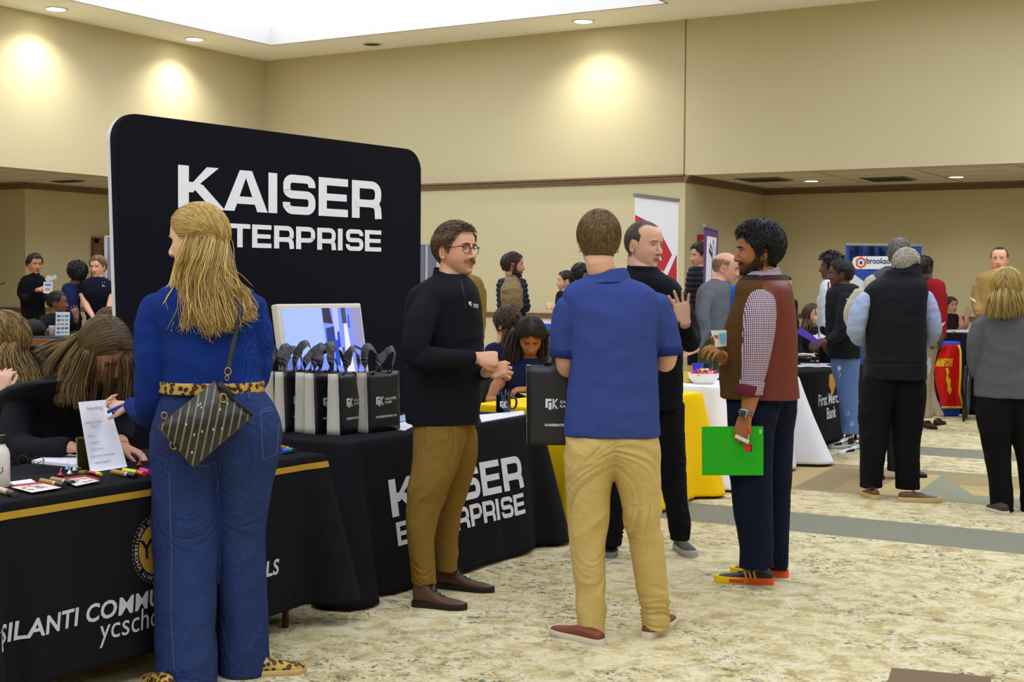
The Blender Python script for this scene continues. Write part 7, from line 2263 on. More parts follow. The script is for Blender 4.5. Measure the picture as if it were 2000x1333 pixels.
for r_ in range(5):
 for c_ in range(3):
  u, v = .1 + c_ * .29, .08 + r_ * .175
  pt = lambda u, v: q[0].lerp(q[1], u).lerp(a1.lerp(a2, u), v) - FH * .003
  MB().add([pt(u, v), pt(u + .24, v), pt(u + .24, v + .10), pt(u, v + .10)], [(0, 1, 2, 3)]).build('picture', M(rnd.choice([(110, 100, 96), (70, 84, 120), (150, 130, 110), (90, 150, 180)]), .5), parent=o)
p = W(3, 555, 16.5); b = MB(); b.tube([V(p.x - .25, p.y - .3, 1.30), V(p.x - .1, p.y, 1.44), p, W(9, 553, 16.5)], [.006, .006, .007, .012], seg=6, smooth=2); b.tube([V(p.x - .25, p.y - .3, 0), V(p.x - .25, p.y - .3, 1.30)], .008, seg=6)
b.lathe(V(p.x - .25, p.y - .3, 0), [(.12, 0), (.12, .02), (.02, .03)], 20)
o = b.build('microphone_stand', M((26, 26, 30), .4), origin=V(p.x - .25, p.y - .3, 0)); tag(o, 'thin dark microphone stand at the left edge of the photo', 'microphone stand')
# yellow table: two seated women
NAVYT = fabric((20, 28, 58), .95, .45, 500)
P13 = figure('seated woman with long dark hair in navy top looking down at the yellow table', 9.85, (1036, 661, 72, 4, 30, 0), [(1035, 700, .03, 17, .07), (1034, 706, .05, 30, .10), (1030, 718, .06, 48, .14), (1026, 745, .06, 48, .16), (1022, 785, .1, 46, .17), (1022, 815, .14, 46, .18)], neck=(1035, 704, .05), neckr=.05, headkw=dict(jaw=.93, wide=.97),
 arms=[dict(pts=[(990, 725, 0, .066), (978, 745, -.05, .058), (970, 755, -.08, .045), (964, 770, -.12, .040), (958, 784, -.15, .034), (975, 782, -.25, .03)], sl=2),
          dict(pts=[(1065, 728, 0, .06), (1072, 752, -.05, .054), (1060, 764, -.15, .04), (1040, 762, -.25, .034), (1030, 761, -.28, .027)], sl=2, hand=dict(d=(-1, -.05, -.1), n=(0, .9, -.3), side=1, s=.9, curl=(.5, .6, .4)))],
 skin=(158, 102, 60), skinkw=dict(lip=(120, 64, 60)), top=NAVYT, bottom=DKP, seated=0, vox=.007, eyekw=dict(open_=.4, brow=(36, 24, 18)))
hair(P13.root, P13.Hm, (26, 19, 16), (58, 44, 36), style='x', extra=lambda p: V(.8 if p.x > 0 else -.8, -.3, -1), n=1500, length=.12, thick=.012, topthick=.010, hl=.062, nape=-.09, burn=-.05, wid=.0024, jitter=.12, steps=6)
pth = [hp(P13, (s * .075, y, .02), (x0, 650, d), (x1, 685, d), (x2, 715, d), (x3, 745, d)) for s, y, x0, x1, x2, x3, d in ((1, .02, 1012, 1004, 1002, 1006, 0), (1, -.02, 1006, 998, 994, 1002, .05), (1, -.05, 1004, 996, 992, 998, .1), (-1, .02, 1060, 1068, 1070, 1066, 0), (-1, -.02, 1066, 1074, 1077, 1072, .05), (-1, -.05, 1068, 1076, 1078, 1074, .1), (1, -.1, 1030, 1020, 1016, 1018, .16), (-1, -.1, 1045, 1055, 1060, 1060, .16))]
wave_hair(P13, pth, (24, 18, 16), (62, 48, 40), n=800, w=.0038, sp=(.008, .014, .018, .02, .022), wave=.010)
P14 = figure('woman with brown ponytail hair and navy top sitting behind the dark haired woman', 10.6, (990, 632, 64, -140, 5, 0), [(984, 668, 0, 14, .07), (982, 676, 0, 32, .12), (978, 700, 0, 34, .15), (976, 760, 0, 36, .16), (976, 790, 0, 38, .17)], skin=TANSK, top=NAVYT, bottom=denim((110, 130, 160), (150, 168, 190)), seated=-40, vox=.008,
 hairkw=dict(col=(38, 26, 20), col2=(74, 52, 40), style='down', comb=(0, -.4, -1), n=420, length=.13, thick=.014, nape=-.09, burn=-.04, wid=.006, hl=.06))
pth = [hp(P14, (0, -.1, .0), (x0, 660, d), (x1, 690, d), (x2, 720, d)) for x0, x1, x2, d in ((1000, 1004, 1006, -.05), (992, 996, 1000, -.1), (985, 990, 996, -.1))]
wave_hair(P14, pth, (44, 30, 24), (84, 58, 46), n=150, w=.009)
# people near the back wall
D15 = 14.1
P15 = figure('bearded man in navy puffer jacket with a tan backpack near the back wall', D15, (1003, 518, 47, 96, 2, 0), [(1001, 541, 0, 12, .08), (1000, 548, 0, 26, .13), (1000, 560, 0, 30, .17), (1000, 590, 0, 29, .17), (999, 622, 0, 27, .17)],
 arms=[dict(pts=[(1014, 560, -.1, .07), (1021, 590, -.12, .066), (1024, 603, -.12, .06), (1022, 598, -.1, .05)])], skin=(196, 142, 116), skinkw=dict(beard=dict(col=(40, 28, 20), full=1, mous=.8, chin=1, side=1, amt=.9)), hairkw=crop((42, 30, 22), 300, length=.035, wid=.007, thick=.012, hl=.07),
 top=fabric((26, 30, 46), .6, .3, 500), topname='puffer_jacket', topdisp=lambda c: .012 * abs(math.sin(c[2] * 62)) - .004, bottom=DKP, vox=.009, eyekw=dict(brow=(40, 28, 20)))
whiskers(P15, (34, 24, 18), (60, 44, 34), n=420, L=.016, w=.0016)
c = P15.J(998, 572, -.26)
e = empty('backpack', V(c.x, c.y, c.z), 'tan backpack worn by the man in the puffer jacket', 'backpack')
mb_ = MB(); loft_px(mb_, [(997, 540, -.16, 8, .05), (998, 548, -.2, 14, .07), (999, 565, -.26, 21, .10), (1000, 585, -.26, 22, .11), (1001, 600, -.24, 20, .10), (1003, 606, -.22, 14, .08)], D15)
me, co = remesh(mb_, .009, 3, foldfn(.012, 10)); finish(me, co, 'pack', cloth_m((126, 108, 76)), e)
MB().tube([P15.J(986, 552, -.2), P15.J(993, 543, -.12), P15.J(1008, 545, -.14), P15.J(1016, 556, -.2)], [(.03, .01)] * 4, seg=6, smooth=3).build('strap', cloth_m((110, 94, 66)), parent=e, smooth=True)
figure('person in olive jacket standing behind the man in glasses', 12.6, (893, 512, 46, 150, 0, 0), [(905, 536, 0, 14, .08), (910, 543, 0, 28, .13), (914, 560, 0, 32, .16), (914, 610, 0, 30, .17), (912, 660, 0, 30, .17)], neck=(898, 538, 0), skin=LIGHT, hairkw=crop((80, 60, 40), 120), top=cloth_m((128, 102, 44)), topname='jacket', bottom=DKP, vox=.010)
figure('man with glasses and dark jacket near the back wall left of the blue polo', 16.0, (1104, 549, 38, -82, 2, 0), [(1104, 568, 0, 9, .08), (1104, 574, 0, 18, .12), (1104, 600, 0, 20, .16), (1104, 650, 0, 20, .16)], skin=LIGHT, arms=[dict(pts=[(1096, 582, -.05, .06), (1092, 606, -.15, .05), (1088, 604, -.25, .03)], sl=2, hand=dict(d=(-.7, .3, -.3), n=(-.3, .5, -.7), side=1, curl=(.6, .6, .4)))],
 skinkw=dict(beard=dict(col=(70, 50, 36), full=.6, mous=.6, chin=.7, amt=.6)), hairkw=crop((44, 32, 24), 200, wid=.008), top=cloth_m((20, 22, 28)), topname='jacket', bottom=DKP, vox=.010, eyekw=dict(brow=(40, 30, 24)))
P18 = figure('woman with black hair tied in a bun behind the man in the blue polo', 14.6, (1136, 537, 44, 128, 0, 0), [(1136, 560, 0, 9, .07), (1136, 566, 0, 24, .11), (1136, 600, 0, 26, .13), (1136, 650, 0, 26, .14)], skin=(176, 120, 84), top=cloth_m((52, 40, 44)), bottom=DKP, vox=.010,
 hairkw=dict(col=(20, 16, 16), col2=(44, 36, 34), style='x', extra=lambda p: V(0, -1, 0), n=200, length=.08, thick=.010, wid=.007, lift=.003, jitter=.06, nape=-.06))
b = MB(); b.ell(P18.J(1121, 541, .05), .05); b.build('hair_bun', fabric((22, 17, 17), .6, .6, 300, foldscale=30), parent=P18.root, smooth=True)
# right side
P19 = figure('man in dark puffer vest and purple shirt beside the purple banner', 15.2, (1367, 500, 45, -62, 2, 0), [(1364, 521, 0, 9, .08), (1363, 528, 0, 17, .12), (1361, 545, 0, 20, .15), (1360, 580, 0, 20, .15), (1360, 640, 0, 20, .15)],
 arms=[dict(pts=[(1376, 540, 0, .06), (1380, 565, 0, .055), (1372, 580, -.15, .045)])], skin=(204, 150, 124), skinkw=dict(beard=dict(col=(60, 44, 36), full=.4, mous=.3, chin=.4, amt=.5)), hairkw=crop((40, 28, 22), 260, length=.045, wid=.008, thick=.014, topthick=.012), top=cloth_m((120, 92, 128)), bottom=DKP, vox=.009, eyekw=dict(brow=(44, 32, 26)))
P19.garment('puffer_vest', lambda mb: loft_px(mb, [(1363, 521, 0, 12, .10), (1361, 530, 0, 17, .135), (1360, 550, 0, 20, .165), (1359, 580, 0, 21, .165), (1359, 636, 0, 21, .165)], 15.2), fabric((22, 24, 32), .6, .3, 500), vox=.010, disp=lambda c: .012 * abs(math.sin(c[2] * 55)) - .003)
P20 = figure('balding man in grey sweater and glasses leaning over the white table', 12.75, (1419, 523, 57, 84, 14, 0), [(1404, 548, .0, 16, .08), (1399, 556, 0, 28, .12), (1394, 572, 0, 33, .16), (1392, 605, 0, 34, .17), (1392, 640, 0, 32, .17), (1392, 662, 0, 32, .17)], neck=(1404, 552, 0), neckr=.062,
 arms=[dict(pts=[(1382, 575, -.14, .07), (1372, 615, -.2, .064), (1378, 645, -.2, .055), (1368, 668, -.22, .046), (1362, 680, -.24, .038), (1358, 686, -.25, .03)], sl=5, hand=dict(d=(-.9, -.3, -.2), n=(.1, .9, -.3), side=1, s=.95, curl=(.2, .2, .2)))],
 skin=(210, 156, 132), skinkw=dict(blush=.5), hairkw=dict(col=(104, 84, 66), col2=(140, 120, 98), style='down', comb=(0, -.4, -1), n=1300, length=.014, thick=.004, bald=.045, hl=.20, nape=-.07, burn=-.02, wid=.0022, cap=False, lift=.002), top=fabric((96, 100, 106), .95, .5, 500), topname='sweater', bottom=cloth_m((74, 84, 46)), vox=.008, eyekw=dict(brow=(110, 90, 70)))
figure('person in bright blue shirt smiling behind the man in the rust vest', 13.3, (1455, 531, 48, 12, 0, 0), [(1450, 556, 0, 11, .08), (1448, 562, 0, 26, .13), (1446, 580, 0, 29, .16), (1446, 650, 0, 28, .16)], skin=BROWN, hairkw=crop((30, 22, 20), 150), top=cloth_m((34, 82, 190)), bottom=DKP, vox=.010, eyekw=dict())
figure('dark haired person standing just behind the shoulder of the rust vest', 14.2, (1530, 561, 44, 60, 0, 0), [(1536, 584, 0, 10, .08), (1538, 590, 0, 20, .13), (1538, 620, 0, 19, .16), (1538, 680, 0, 18, .16)], neck=(1534, 585, 0), skin=TANSK, hairkw=crop((20, 17, 18), 200, length=.04, wid=.008), top=cloth_m((26, 26, 32)), bottom=DKP, vox=.010, eyekw=dict())
P23 = figure('seated woman with wavy brown hair and black blazer looking up', 15.3, (1588, 617, 44, 42, -6, 6), [(1582, 638, 0, 10, .07), (1580, 645, 0, 25, .11), (1578, 665, 0, 27, .14), (1577, 700, 0, 27, .16), (1577, 712, 0, 27, .16)], neck=(1584, 641, 0), neckr=.048,
 arms=[dict(pts=[(1562, 655, -.1, .058), (1558, 680, -.2, .05), (1568, 694, -.35, .04), (1576, 697, -.4, .028)], sl=3, hand=dict(d=(.9, -.1, -.2), n=(0, .9, -.3), side=1, s=.9)), dict(pts=[(1598, 655, -.05, .055), (1602, 682, -.15, .048), (1592, 692, -.3, .038)])],
 skin=(216, 164, 138), skinkw=dict(lip=(170, 80, 84)), top=cloth_m((20, 18, 24)), topname='blazer', bottom=DKP, seated=20, vox=.008, eyekw=dict(brow=(90, 64, 48)),
 hairkw=dict(col=(66, 42, 28), col2=(112, 78, 54), style='x', extra=lambda p: V(.5 if p.x > 0 else -.5, -.5, -1), n=300, length=.12, thick=.012, wid=.006, nape=-.09, burn=-.05, hl=.064))
pth = [hp(P23, (s * .07, -.03, .0), (x0, 632, d), (x1, 650, d), (x2, 668, d)) for s, x0, x1, x2, d in ((1, 1576, 1570, 1572, -.02), (1, 1572, 1564, 1566, .05), (-1, 1594, 1600, 1604, .02), (1, 1582, 1580, 1584, -.08))]
wave_hair(P23, pth, (62, 40, 28), (116, 82, 56), n=160, w=.010, wave=.02)
decal(P23.top, [[(1590, 645), (1596, 645), (1600, 668), (1596, 672), (1588, 655)]], cam_ray, name='blouse', mat=M((216, 212, 206), .7), parent=P23.root)
RIP = denim((46, 68, 116), (88, 112, 156), wash=.6)
P24 = figure('man in black jacket and light ripped jeans with white and black high tops', 12.4, (1640, 535, 51, -82, 2, 0), [(1652, 554, 0, 15, .10), (1650, 560, 0, 26, .15), (1646, 574, 0, 32, .18), (1645, 610, 0, 33, .19), (1646, 650, 0, 33, .19), (1648, 690, 0, 32, .18), (1648, 700, 0, 31, .18)], neck=(1646, 560, 0), neckr=.06,
 arms=[dict(pts=[(1652, 580, -.15, .075), (1648, 620, -.22, .07), (1640, 650, -.24, .062), (1624, 664, -.26, .05), (1612, 668, -.28, .04), (1606, 668, -.29, .03)], sl=5, hand=dict(d=(-.8, -.4, 0), n=(-.2, .4, -.8), side=1, curl=(.5, .6, .4)))],
 legs=[[(1650, 694, 0, 28, .15), (1652, 725, 0, 27, .14), (1655, 757, -.02, 21, .11), (1660, 800, -.04, 17, .09), (1664, 830, -.05, 16, .085), (1664, 848, -.05, 19, .09)], [(1648, 694, .05, 26, .15), (1652, 740, .08, 22, .12), (1656, 790, .1, 17, .09), (1658, 846, .1, 14, .085)]],
 skin=(92, 58, 42), skinkw=dict(beard=dict(col=(26, 18, 16), full=.3, chin=.6, amt=.6)), hairkw=crop((22, 18, 18), 320, length=.03, wid=.006, thick=.016), top=fabric((18, 18, 24), .7, .5, 500), topname='jacket', bottom=RIP, vox=.008, eyekw=dict(), amp=.006,
 shoes=[dict(heel=(1687, 884), toe=(1637, 890), up=(226, 224, 220), sole=(214, 212, 206), lace=(30, 30, 34), high=.05), dict(heel=(1660, 872), toe=(1616, 876), up=(226, 224, 220), sole=(214, 212, 206), lace=(30, 30, 34), high=.05)])
for ch in [c for c in P24.root.children if c.name.startswith('shoe')]:
 hw_ = Vector(ch.location) + P24.base
 tw_ = onz(1637, 890) if (hw_ - onz(1687, 884)).length < .1 else onz(1616, 876)
 d_ = (tw_ - hw_); d_.z = 0; L_ = d_.length; d_.normalize(); sd = V(d_.y, -d_.x, 0)
 if sd.dot(FH) > 0: sd = -sd
 b = MB()
 q = lambda u, z, o=.040: hw_ + d_ * u * L_ + sd * o + ZU * z
 b.add([q(.88, .028, .045), q(.55, .028, .052), q(.55, .055, .048), q(.80, .045, .045)], [(0, 1, 2, 3)])
 b.add([q(.22, .028, .041), q(-.02, .028, .030), q(.0, .085, .030), q(.2, .08, .038)], [(0, 1, 2, 3)])
 b.add([q(.62, .042, .050), q(.30, .058, .043), q(.12, .082, .038), q(.30, .048, .044)], [(0, 1, 2, 3)])
 b.add([q(.35, .09, .038), q(.02, .10, .030), q(.04, .125, .028), q(.3, .125, .030)], [(0, 1, 2, 3)])
 b.build('dark_overlay', M((24, 24, 28), .5), parent=ch, solid=.006)
decal(P24.top, [[(1653, 583), (1661, 583), (1661, 586), (1653, 586)]], cam_ray, name='logo', mat=M((200, 200, 204), .6), parent=P24.root)
sheet(P24, [(1562, 640), (1570, 642), (1600, 666), (1598, 674), (1586, 668), (1555, 650)], -.34, (84, 62, 170), 'purple_folder', 'purple folder held by the man in the black jacket', 'folder')
rp = [[(1634, 712), (1640, 710), (1643, 722), (1637, 726)], [(1636, 728), (1641, 727), (1642, 735), (1638, 737)], [(1652, 806), (1658, 804), (1660, 812), (1654, 814)], [(1660, 826), (1666, 824), (1667, 832), (1661, 833)]]
decal(P24.trousers, rp, cam_ray, name='ripped_patch', mat=M((182, 190, 204), .9), parent=P24.root)
P25 = figure('person with curly hair and white top behind the black jacket', 14.2, (1622, 522, 46, -88, 0, 0), [(1626, 545, 0, 9, .08), (1624, 552, 0, 19, .13), (1620, 575, 0, 20, .16), (1618, 640, 0, 20, .16)], skin=(100, 64, 48), top=fabric((214, 216, 222), .9, .4, 500), bottom=DKP, vox=.010,
 hairkw=dict(col=(18, 15, 15), col2=(40, 32, 32), style='crown', n=200, length=.05, thick=.02, topthick=.02, wid=.011, curl=.010, lift=.02, jitter=.8, nape=-.05), eyekw=dict())
MB().tube([P25.J(1618, 556, -.1), P25.J(1618, 564, -.13), P25.J(1618, 572, -.15)], [(.05, .01), (.02, .01), (.045, .012)], seg=8).build('red_bow_tie', M((120, 26, 32), .6), parent=P25.root)
P26 = figure('tall grey haired man in grey vest and cream sweater beside the black vest', 11.1, (1757, 497, 60, 168, 4, 0), [(1750, 524, 0, 20, .09), (1746, 532, 0, 32, .11), (1738, 545, 0, 46, .14), (1733, 575, 0, 48, .16), (1730, 640, 0, 44, .16), (1728, 690, 0, 42, .16), (1728, 704, 0, 42, .16)], neck=(1754, 530, 0),
 arms=[dict(pts=[(1684, 572, 0, .07), (1666, 605, 0, .068), (1664, 628, .03, .06), (1676, 640, .15, .05), (1690, 636, .25, .04)])],
 legs=[[(1712, 698, 0, 26, .14), (1708, 760, 0, 22, .12), (1700, 830, 0, 18, .09), (1698, 900, 0, 16, .085), (1697, 925, 0, 17, .085)], [(1744, 698, 0, 26, .14), (1746, 760, 0, 22, .12), (1750, 830, 0, 18, .09), (1750, 900, 0, 17, .085), (1750, 920, 0, 18, .085)]],
 shoes=[dict(heel=(1756, 928), toe=(1810, 934), up=(24, 24, 28), sole=(16, 16, 18)), dict(heel=(1698, 930), toe=(1722, 938), up=(24, 24, 28), sole=(16, 16, 18))],
 skin=(206, 158, 136), hairkw=crop((104, 98, 92), 600, col2=(140, 134, 126), length=.03, wid=.004, thick=.008, hl=.09), top=fabric((176, 170, 150), .95, .3, 300), topname='sweater', bottom=cloth_m((44, 44, 48)), vox=.008)
P26.garment('vest', lambda mb: loft_px(mb, [(1752, 520, 0, 22, .10), (1748, 530, 0, 36, .125), (1740, 545, 0, 42, .155), (1738, 575, 0, 44, .175), (1734, 640, 0, 46, .175), (1730, 702, 0, 46, .175)], 11.1), fabric((70, 72, 78), .8, .4, 500), vox=.009, disp=foldfn(.005, 8))
VB = fabric((21, 23, 29), .75, .35, 500, foldscale=5, fdist=.02)
LB = fabric((158, 174, 208), .85, .6, 500, foldscale=9, fdist=.03)
P27 = figure('white haired man in black quilted vest over light blue shirt', 10.05, (1772, 519, 65, 142, 2, 0), [(1764, 536, 0, 22, .08), (1760, 545, 0, 32, .10), (1753, 556, 0, 50, .12), (1750, 572, 0, 58, .14), (1749, 610, 0, 55, .15), (1749, 670, 0, 55, .15), (1749, 730, 0, 54, .15)], neck=(1765, 545, 0), neckr=.062,
 arms=[dict(pts=[(1697, 578, 0, .070), (1682, 605, 0, .072), (1674, 632, 0, .070), (1672, 650, .03, .064), (1682, 662, .14, .055), (1700, 660, .25, .045)]),
          dict(pts=[(1802, 576, 0, .070), (1814, 605, 0, .070), (1822, 635, 0, .064), (1820, 652, .03, .06), (1812, 664, .12, .055), (1806, 662, .25, .042)])],
 legs=[[(1731, 722, 0, 36, .12), (1716, 765, 0, 35, .13), (1708, 815, 0, 32, .115), (1707, 863, 0, 28, .10), (1703, 910, 0, 23, .09), (1701, 952, 0, 21, .088)], [(1766, 722, 0, 36, .12), (1775, 765, 0, 34, .13), (1773, 815, 0, 31, .115), (1770, 863, 0, 27, .10), (1772, 915, 0, 24, .09), (1773, 955, 0, 23, .09)]],
 shoes=[dict(heel=(1712, 977), toe=(1690, 968), up=(104, 66, 34), sole=(196, 176, 122), lace=None, sole_h=.034, L=.26), dict(heel=(1753, 980), toe=(1828, 982), up=(94, 56, 34), sole=(196, 176, 122), lace=(60, 36, 22), sole_h=.034, L=.30)],
 skin=(216, 164, 140), skinkw=dict(blush=.5), hairkw=crop((160, 152, 134), 1000, col2=(214, 208, 190), length=.028, wid=.003, thick=.008, hl=.075), top=LB, topname='shirt', bottom=BLKP, vox=.0065, amp=.007, legamp=.008, eyekw=dict(brow=(150, 140, 124)))
P27.garment('quilted_vest', lambda mb: loft_px(mb, [(1764, 528, 0, 33, .11), (1762, 540, 0, 40, .115), (1755, 553, 0, 54, .14), (1750, 570, 0, 61, .16), (1749, 610, 0, 59, .172), (1750, 670, 0, 58, .172), (1750, 735, 0, 59, .17), (1750, 741, 0, 58, .165)], 10.05), VB, vox=.0065, disp=lambda c: foldfn(.004, 7)(c) - .004 * math.exp(-((c[2] - .96) / .008) ** 2) - .003 * math.exp(-((c[2] - .82) / .006) ** 2))
stand_collar(P27, [(1764, 536, 0, 35, .115, -.005, .010), (1766, 526, 0, 31, .10, -.008, .014), (1768, 521, 0, 30, .096, -.010, .020)], VB)
sheet(P27, [(1834, 636), (1847, 628), (1843, 636), (1836, 640)], .1, (232, 230, 214), 'paper_sheet', 'white paper corner at the elbow of the white haired man')
sheet(P27, [(1809, 700), (1817, 698), (1819, 716), (1815, 731), (1810, 730)], .1, (224, 224, 230), 'paper_sheet', 'folded white paper at the hip of the white haired man')
P28 = figure('walking man in red sweater and tan slacks with burgundy shoes', 15.0, (1806, 523, 44, 140, 0, 0), [(1822, 545, 0, 9, .08), (1823, 552, 0, 20, .13), (1825, 570, 0, 22, .15), (1826, 610, 0, 22, .15), (1825, 662, 0, 22, .15)], neck=(1814, 546, 0), skin=(70, 46, 36), hairkw=crop((14, 12, 13), 160), top=fabric((140, 22, 34), .9, .4, 500), topname='sweater', bottom=fabric((150, 136, 112), .9, .5, 500),
 legs=[[(1820, 656, 0, 20, .13), (1812, 690, 0, 15, .12), (1808, 730, 0, 13, .10), (1805, 775, 0, 12, .09), (1808, 816, 0, 13, .09)], [(1826, 656, 0, 19, .13), (1817, 690, .05, 13, .12), (1813, 730, .08, 11, .10), (1818, 775, .08, 11, .09), (1832, 812, .0, 12, .09)]],
 shoes=[dict(heel=(1804, 834), toe=(1838, 842), up=(66, 26, 30), sole=(30, 18, 20), L=.30), dict(heel=(1826, 832), toe=(1854, 826), up=(66, 26, 30), sole=(30, 18, 20), L=.28)], vox=.009)
P29 = figure('distant seated woman with glasses and dark sleeveless top raising one arm', 18.1, (1857, 597, 32, 42, 0, 0), [(1856, 612, 0, 7, .06), (1857, 617, 0, 15, .10), (1858, 635, 0, 15, .12), (1858, 655, 0, 17, .14)], skin=(196, 144, 120), top=fabric((44, 20, 30), .9, .4, 500), bottom=DKP, seated=40, vox=.010, hairkw=crop((40, 28, 24), 200, length=.07, wid=.009, nape=-.08), eyekw=dict(),
 arms=[dict(pts=[(1872, 622, 0, .045), (1880, 640, -.1, .04), (1887, 634, -.2, .036), (1888, 620, -.22, .026)], sl=0, sleeve=False, hand=dict(d=(.3, .9, 0), n=(-.3, 0, -.9), side=-1, s=.9, curl=(.3, .4, .3), spread=.2))])
P30 = figure('smiling balding man in tan sweater behind the blonde woman in grey', 14.8, (1952, 507, 46, -6, 0, 0), [(1946, 528, 0, 11, .08), (1942, 534, 0, 26, .13), (1938, 550, 0, 32, .16), (1936, 600, 0, 30, .16), (1936, 660, 0, 30, .16)], neck=(1948, 529, 0), neckr=.065, skin=(222, 164, 132), skinkw=dict(blush=.5), hairkw=crop((64, 46, 36), 240, length=.02, thick=.004, hl=.098, wid=.007, recede=.01), top=fabric((158, 128, 74), .95, .4, 500), topname='sweater', bottom=DKP, vox=.009, eyekw=dict(brow=(100, 76, 58)),
 arms=[dict(pts=[(1912, 556, 0, .065), (1908, 590, -.02, .06), (1912, 612, -.1, .05)])])
sheet(P30, [(1893, 580), (1905, 586), (1906, 591), (1899, 587)], -.1, (222, 222, 226), 'paper_sheet', 'small white paper held up left of the tan sweater')
GREYS = fabric((74, 76, 82), .95, .45, 420, col2=(98, 100, 106), foldscale=5, fdist=.025, name='knit')
P31 = figure('blonde woman in grey sweater and black trousers at the right edge', 9.5, (1966, 563, 70, 178, 4, 0), [(1966, 600, 0, 20, .07), (1966, 608, 0, 34, .10), (1967, 620, 0, 54, .13), (1968, 645, 0, 60, .15), (1966, 690, 0, 56, .16), (1966, 730, 0, 60, .17), (1966, 765, 0, 61, .175), (1966, 776, 0, 59, .175)], neck=(1966, 606, 0), neckr=.05,
 arms=[dict(pts=[(1916, 632, 0, .064), (1908, 665, 0, .064), (1906, 700, .02, .058), (1910, 726, .05, .052), (1925, 732, .2, .042), (1940, 726, .3, .03)]), dict(pts=[(2016, 632, 0, .064), (2026, 670, 0, .062), (2028, 710, .02, .056), (2020, 730, .1, .05), (2004, 730, .25, .04)])],
 legs=[[(1950, 766, 0, 39, .14), (1942, 810, 0, 36, .14), (1945, 850, 0, 30, .12), (1949, 900, 0, 25, .10), (1955, 950, 0, 22, .095), (1957, 1004, 0, 22, .10)], [(1986, 766, 0, 44, .15), (1996, 810, 0, 36, .14), (2003, 850, 0, 30, .12), (2010, 900, 0, 24, .10), (2014, 960, 0, 22, .095), (2016, 1000, 0, 22, .10)]],
 shoes=[dict(heel=(1965, 1006), toe=(1924, 992), up=(60, 50, 54), sole=(206, 200, 196), lace=None, L=.25), dict(heel=(2014, 1002), toe=(2010, 985), up=(60, 50, 54), sole=(206, 200, 196), lace=None, L=.25)],
 skin=(216, 166, 142), top=GREYS, topname='sweater', bottom=fabric((14, 14, 16), .9, .4, 500), vox=.0065, amp=.007, folds=5)
hair(P31.root, P31.Hm, (136, 108, 52), (218, 190, 110), style='x', extra=lambda p: V(.35 if p.x > 0 else -.35, -.35, -1), n=2200, length=.15, thick=.014, topthick=.008, nape=-.09, burn=-.05, wid=.0022, jitter=.07, steps=7)
pth = [hp(P31, (s, y, .0), (x0, 585, d), (x1, 603, d), (x2, 622, d)) for s, y, x0, x1, x2, d in ((-.07, -.02, 1936, 1932, 1930, -.06), (-.06, -.06, 1944, 1942, 1940, -.12), (-.03, -.1, 1954, 1953, 1952, -.16), (0, -.11, 1966, 1966, 1966, -.17), (.03, -.1, 1978, 1980, 1982, -.16), (.06, -.06, 1988, 1992, 1996, -.12), (.07, -.02, 1996, 2000, 2004, -.06))]
wave_hair(P31, pth, (120, 92, 40), (228, 202, 124), n=1000, w=.0032, sp=(.006, .012, .014, .016), wave=.006)
# ------------------------------------------------------------------ rear right: draped table, red cloth, wheelchair
a = W(1836, 648, 17.2); c = W(1912, 646, 17.2)
x0, x1 = min(a.x, c.x), max(a.x, c.x) + .3; y0 = (a.y + c.y) / 2
cloth(x0, x1, y0 - .3, y0 + .3, BLACKC, 'black cloth on the distant table of the seated woman with glasses', flare=.02, amp=.01, corner=.02, h=.96, seed=9.0)
table(x0, x1, y0 - .3, y0 + .3, 'distant table under a black cloth at right', h=.95)
rnd = random.Random(12)
for i, (px, py, lab) in enumerate(((1850, 646, 'white paper at the left of the distant table'), (1862, 643, 'pale green cup like packet on the distant table'), (1872, 645, 'white crumpled napkin on the distant table'), (1884, 644, 'white sheet at the right of the distant table'))):
 q_ = W(px, py, 17.2 + .1 * (i % 2)); p = V(q_.x, q_.y, .9635); o = MB().box(p + V(0, 0, .012), (.12, .08, .02 + .02 * (i % 2)), rz=i).build('paper_packet', M((216, 220, 210) if i != 1 else (170, 190, 160), .6), origin=p, bevel=.004); tag(o, lab, 'paper', 'papers on the distant table')
dR = 16.4
def red_drape(u, v):
 xl = np.interp(v, [0, .12, .35, .6, 1], [1843, 1836, 1825, 1827, 1840]); xr = np.interp(v, [0, .1, .5, .75, 1], [1872, 1876, 1876, 1874, 1879]); y = 674 + (796 - 674) * v
 return W(xl + (xr - xl) * u, y, dR + .05 * math.sin(u * 9 + v * 3) + .04 * v)
b = MB().grid(red_drape, 26, 26)
c = W(1855, 740, dR); o = b.build('flag_cloth', fabric((196, 26, 20), .8, .3, 500), origin=V(c.x, c.y, 0), smooth=True, solid=.006)
tag(o, 'red draped cloth with yellow lettering and yellow edge at right', 'banner')
fr_ = lambda x, y: red_drape(x, 1 - y) - view_axes(c)[1] * .012
b = MB(); font_on(b, 'MARINE CORPS', fr_, .02, .66, .17, bold=.006, sx=.55)
b.build('lettering', M((226, 196, 30), .7), parent=o)
b = MB(); b.add([fr_(*q_) for q_ in ((.42, .62), (.52, .64), (.56, .56), (.50, .50), (.62, .44), (.60, .34), (.66, .28), (.52, .20), (.44, .27), (.48, .36), (.42, .44), (.47, .54))], [tuple(range(12))]); b.build('emblem', M((226, 196, 30), .7), parent=o)
b = MB(); b.tube([red_drape(1, t / 12) for t in range(13)], .014, seg=6); b.tube([red_drape(t / 12, 1) for t in range(13)], .014, seg=6)
b.build('yellow_edge', M((226, 176, 30), .7), parent=o, smooth=True)
p = W(1856, 735, dR + .22)
o = MB().box(V(p.x, p.y, .44), (.22, .1, .88), rz=.5).build('blue_cabinet', M((30, 62, 176), .6), origin=V(p.x, p.y, 0), bevel=.03); tag(o, 'bright blue upright case behind the red cloth', 'case')
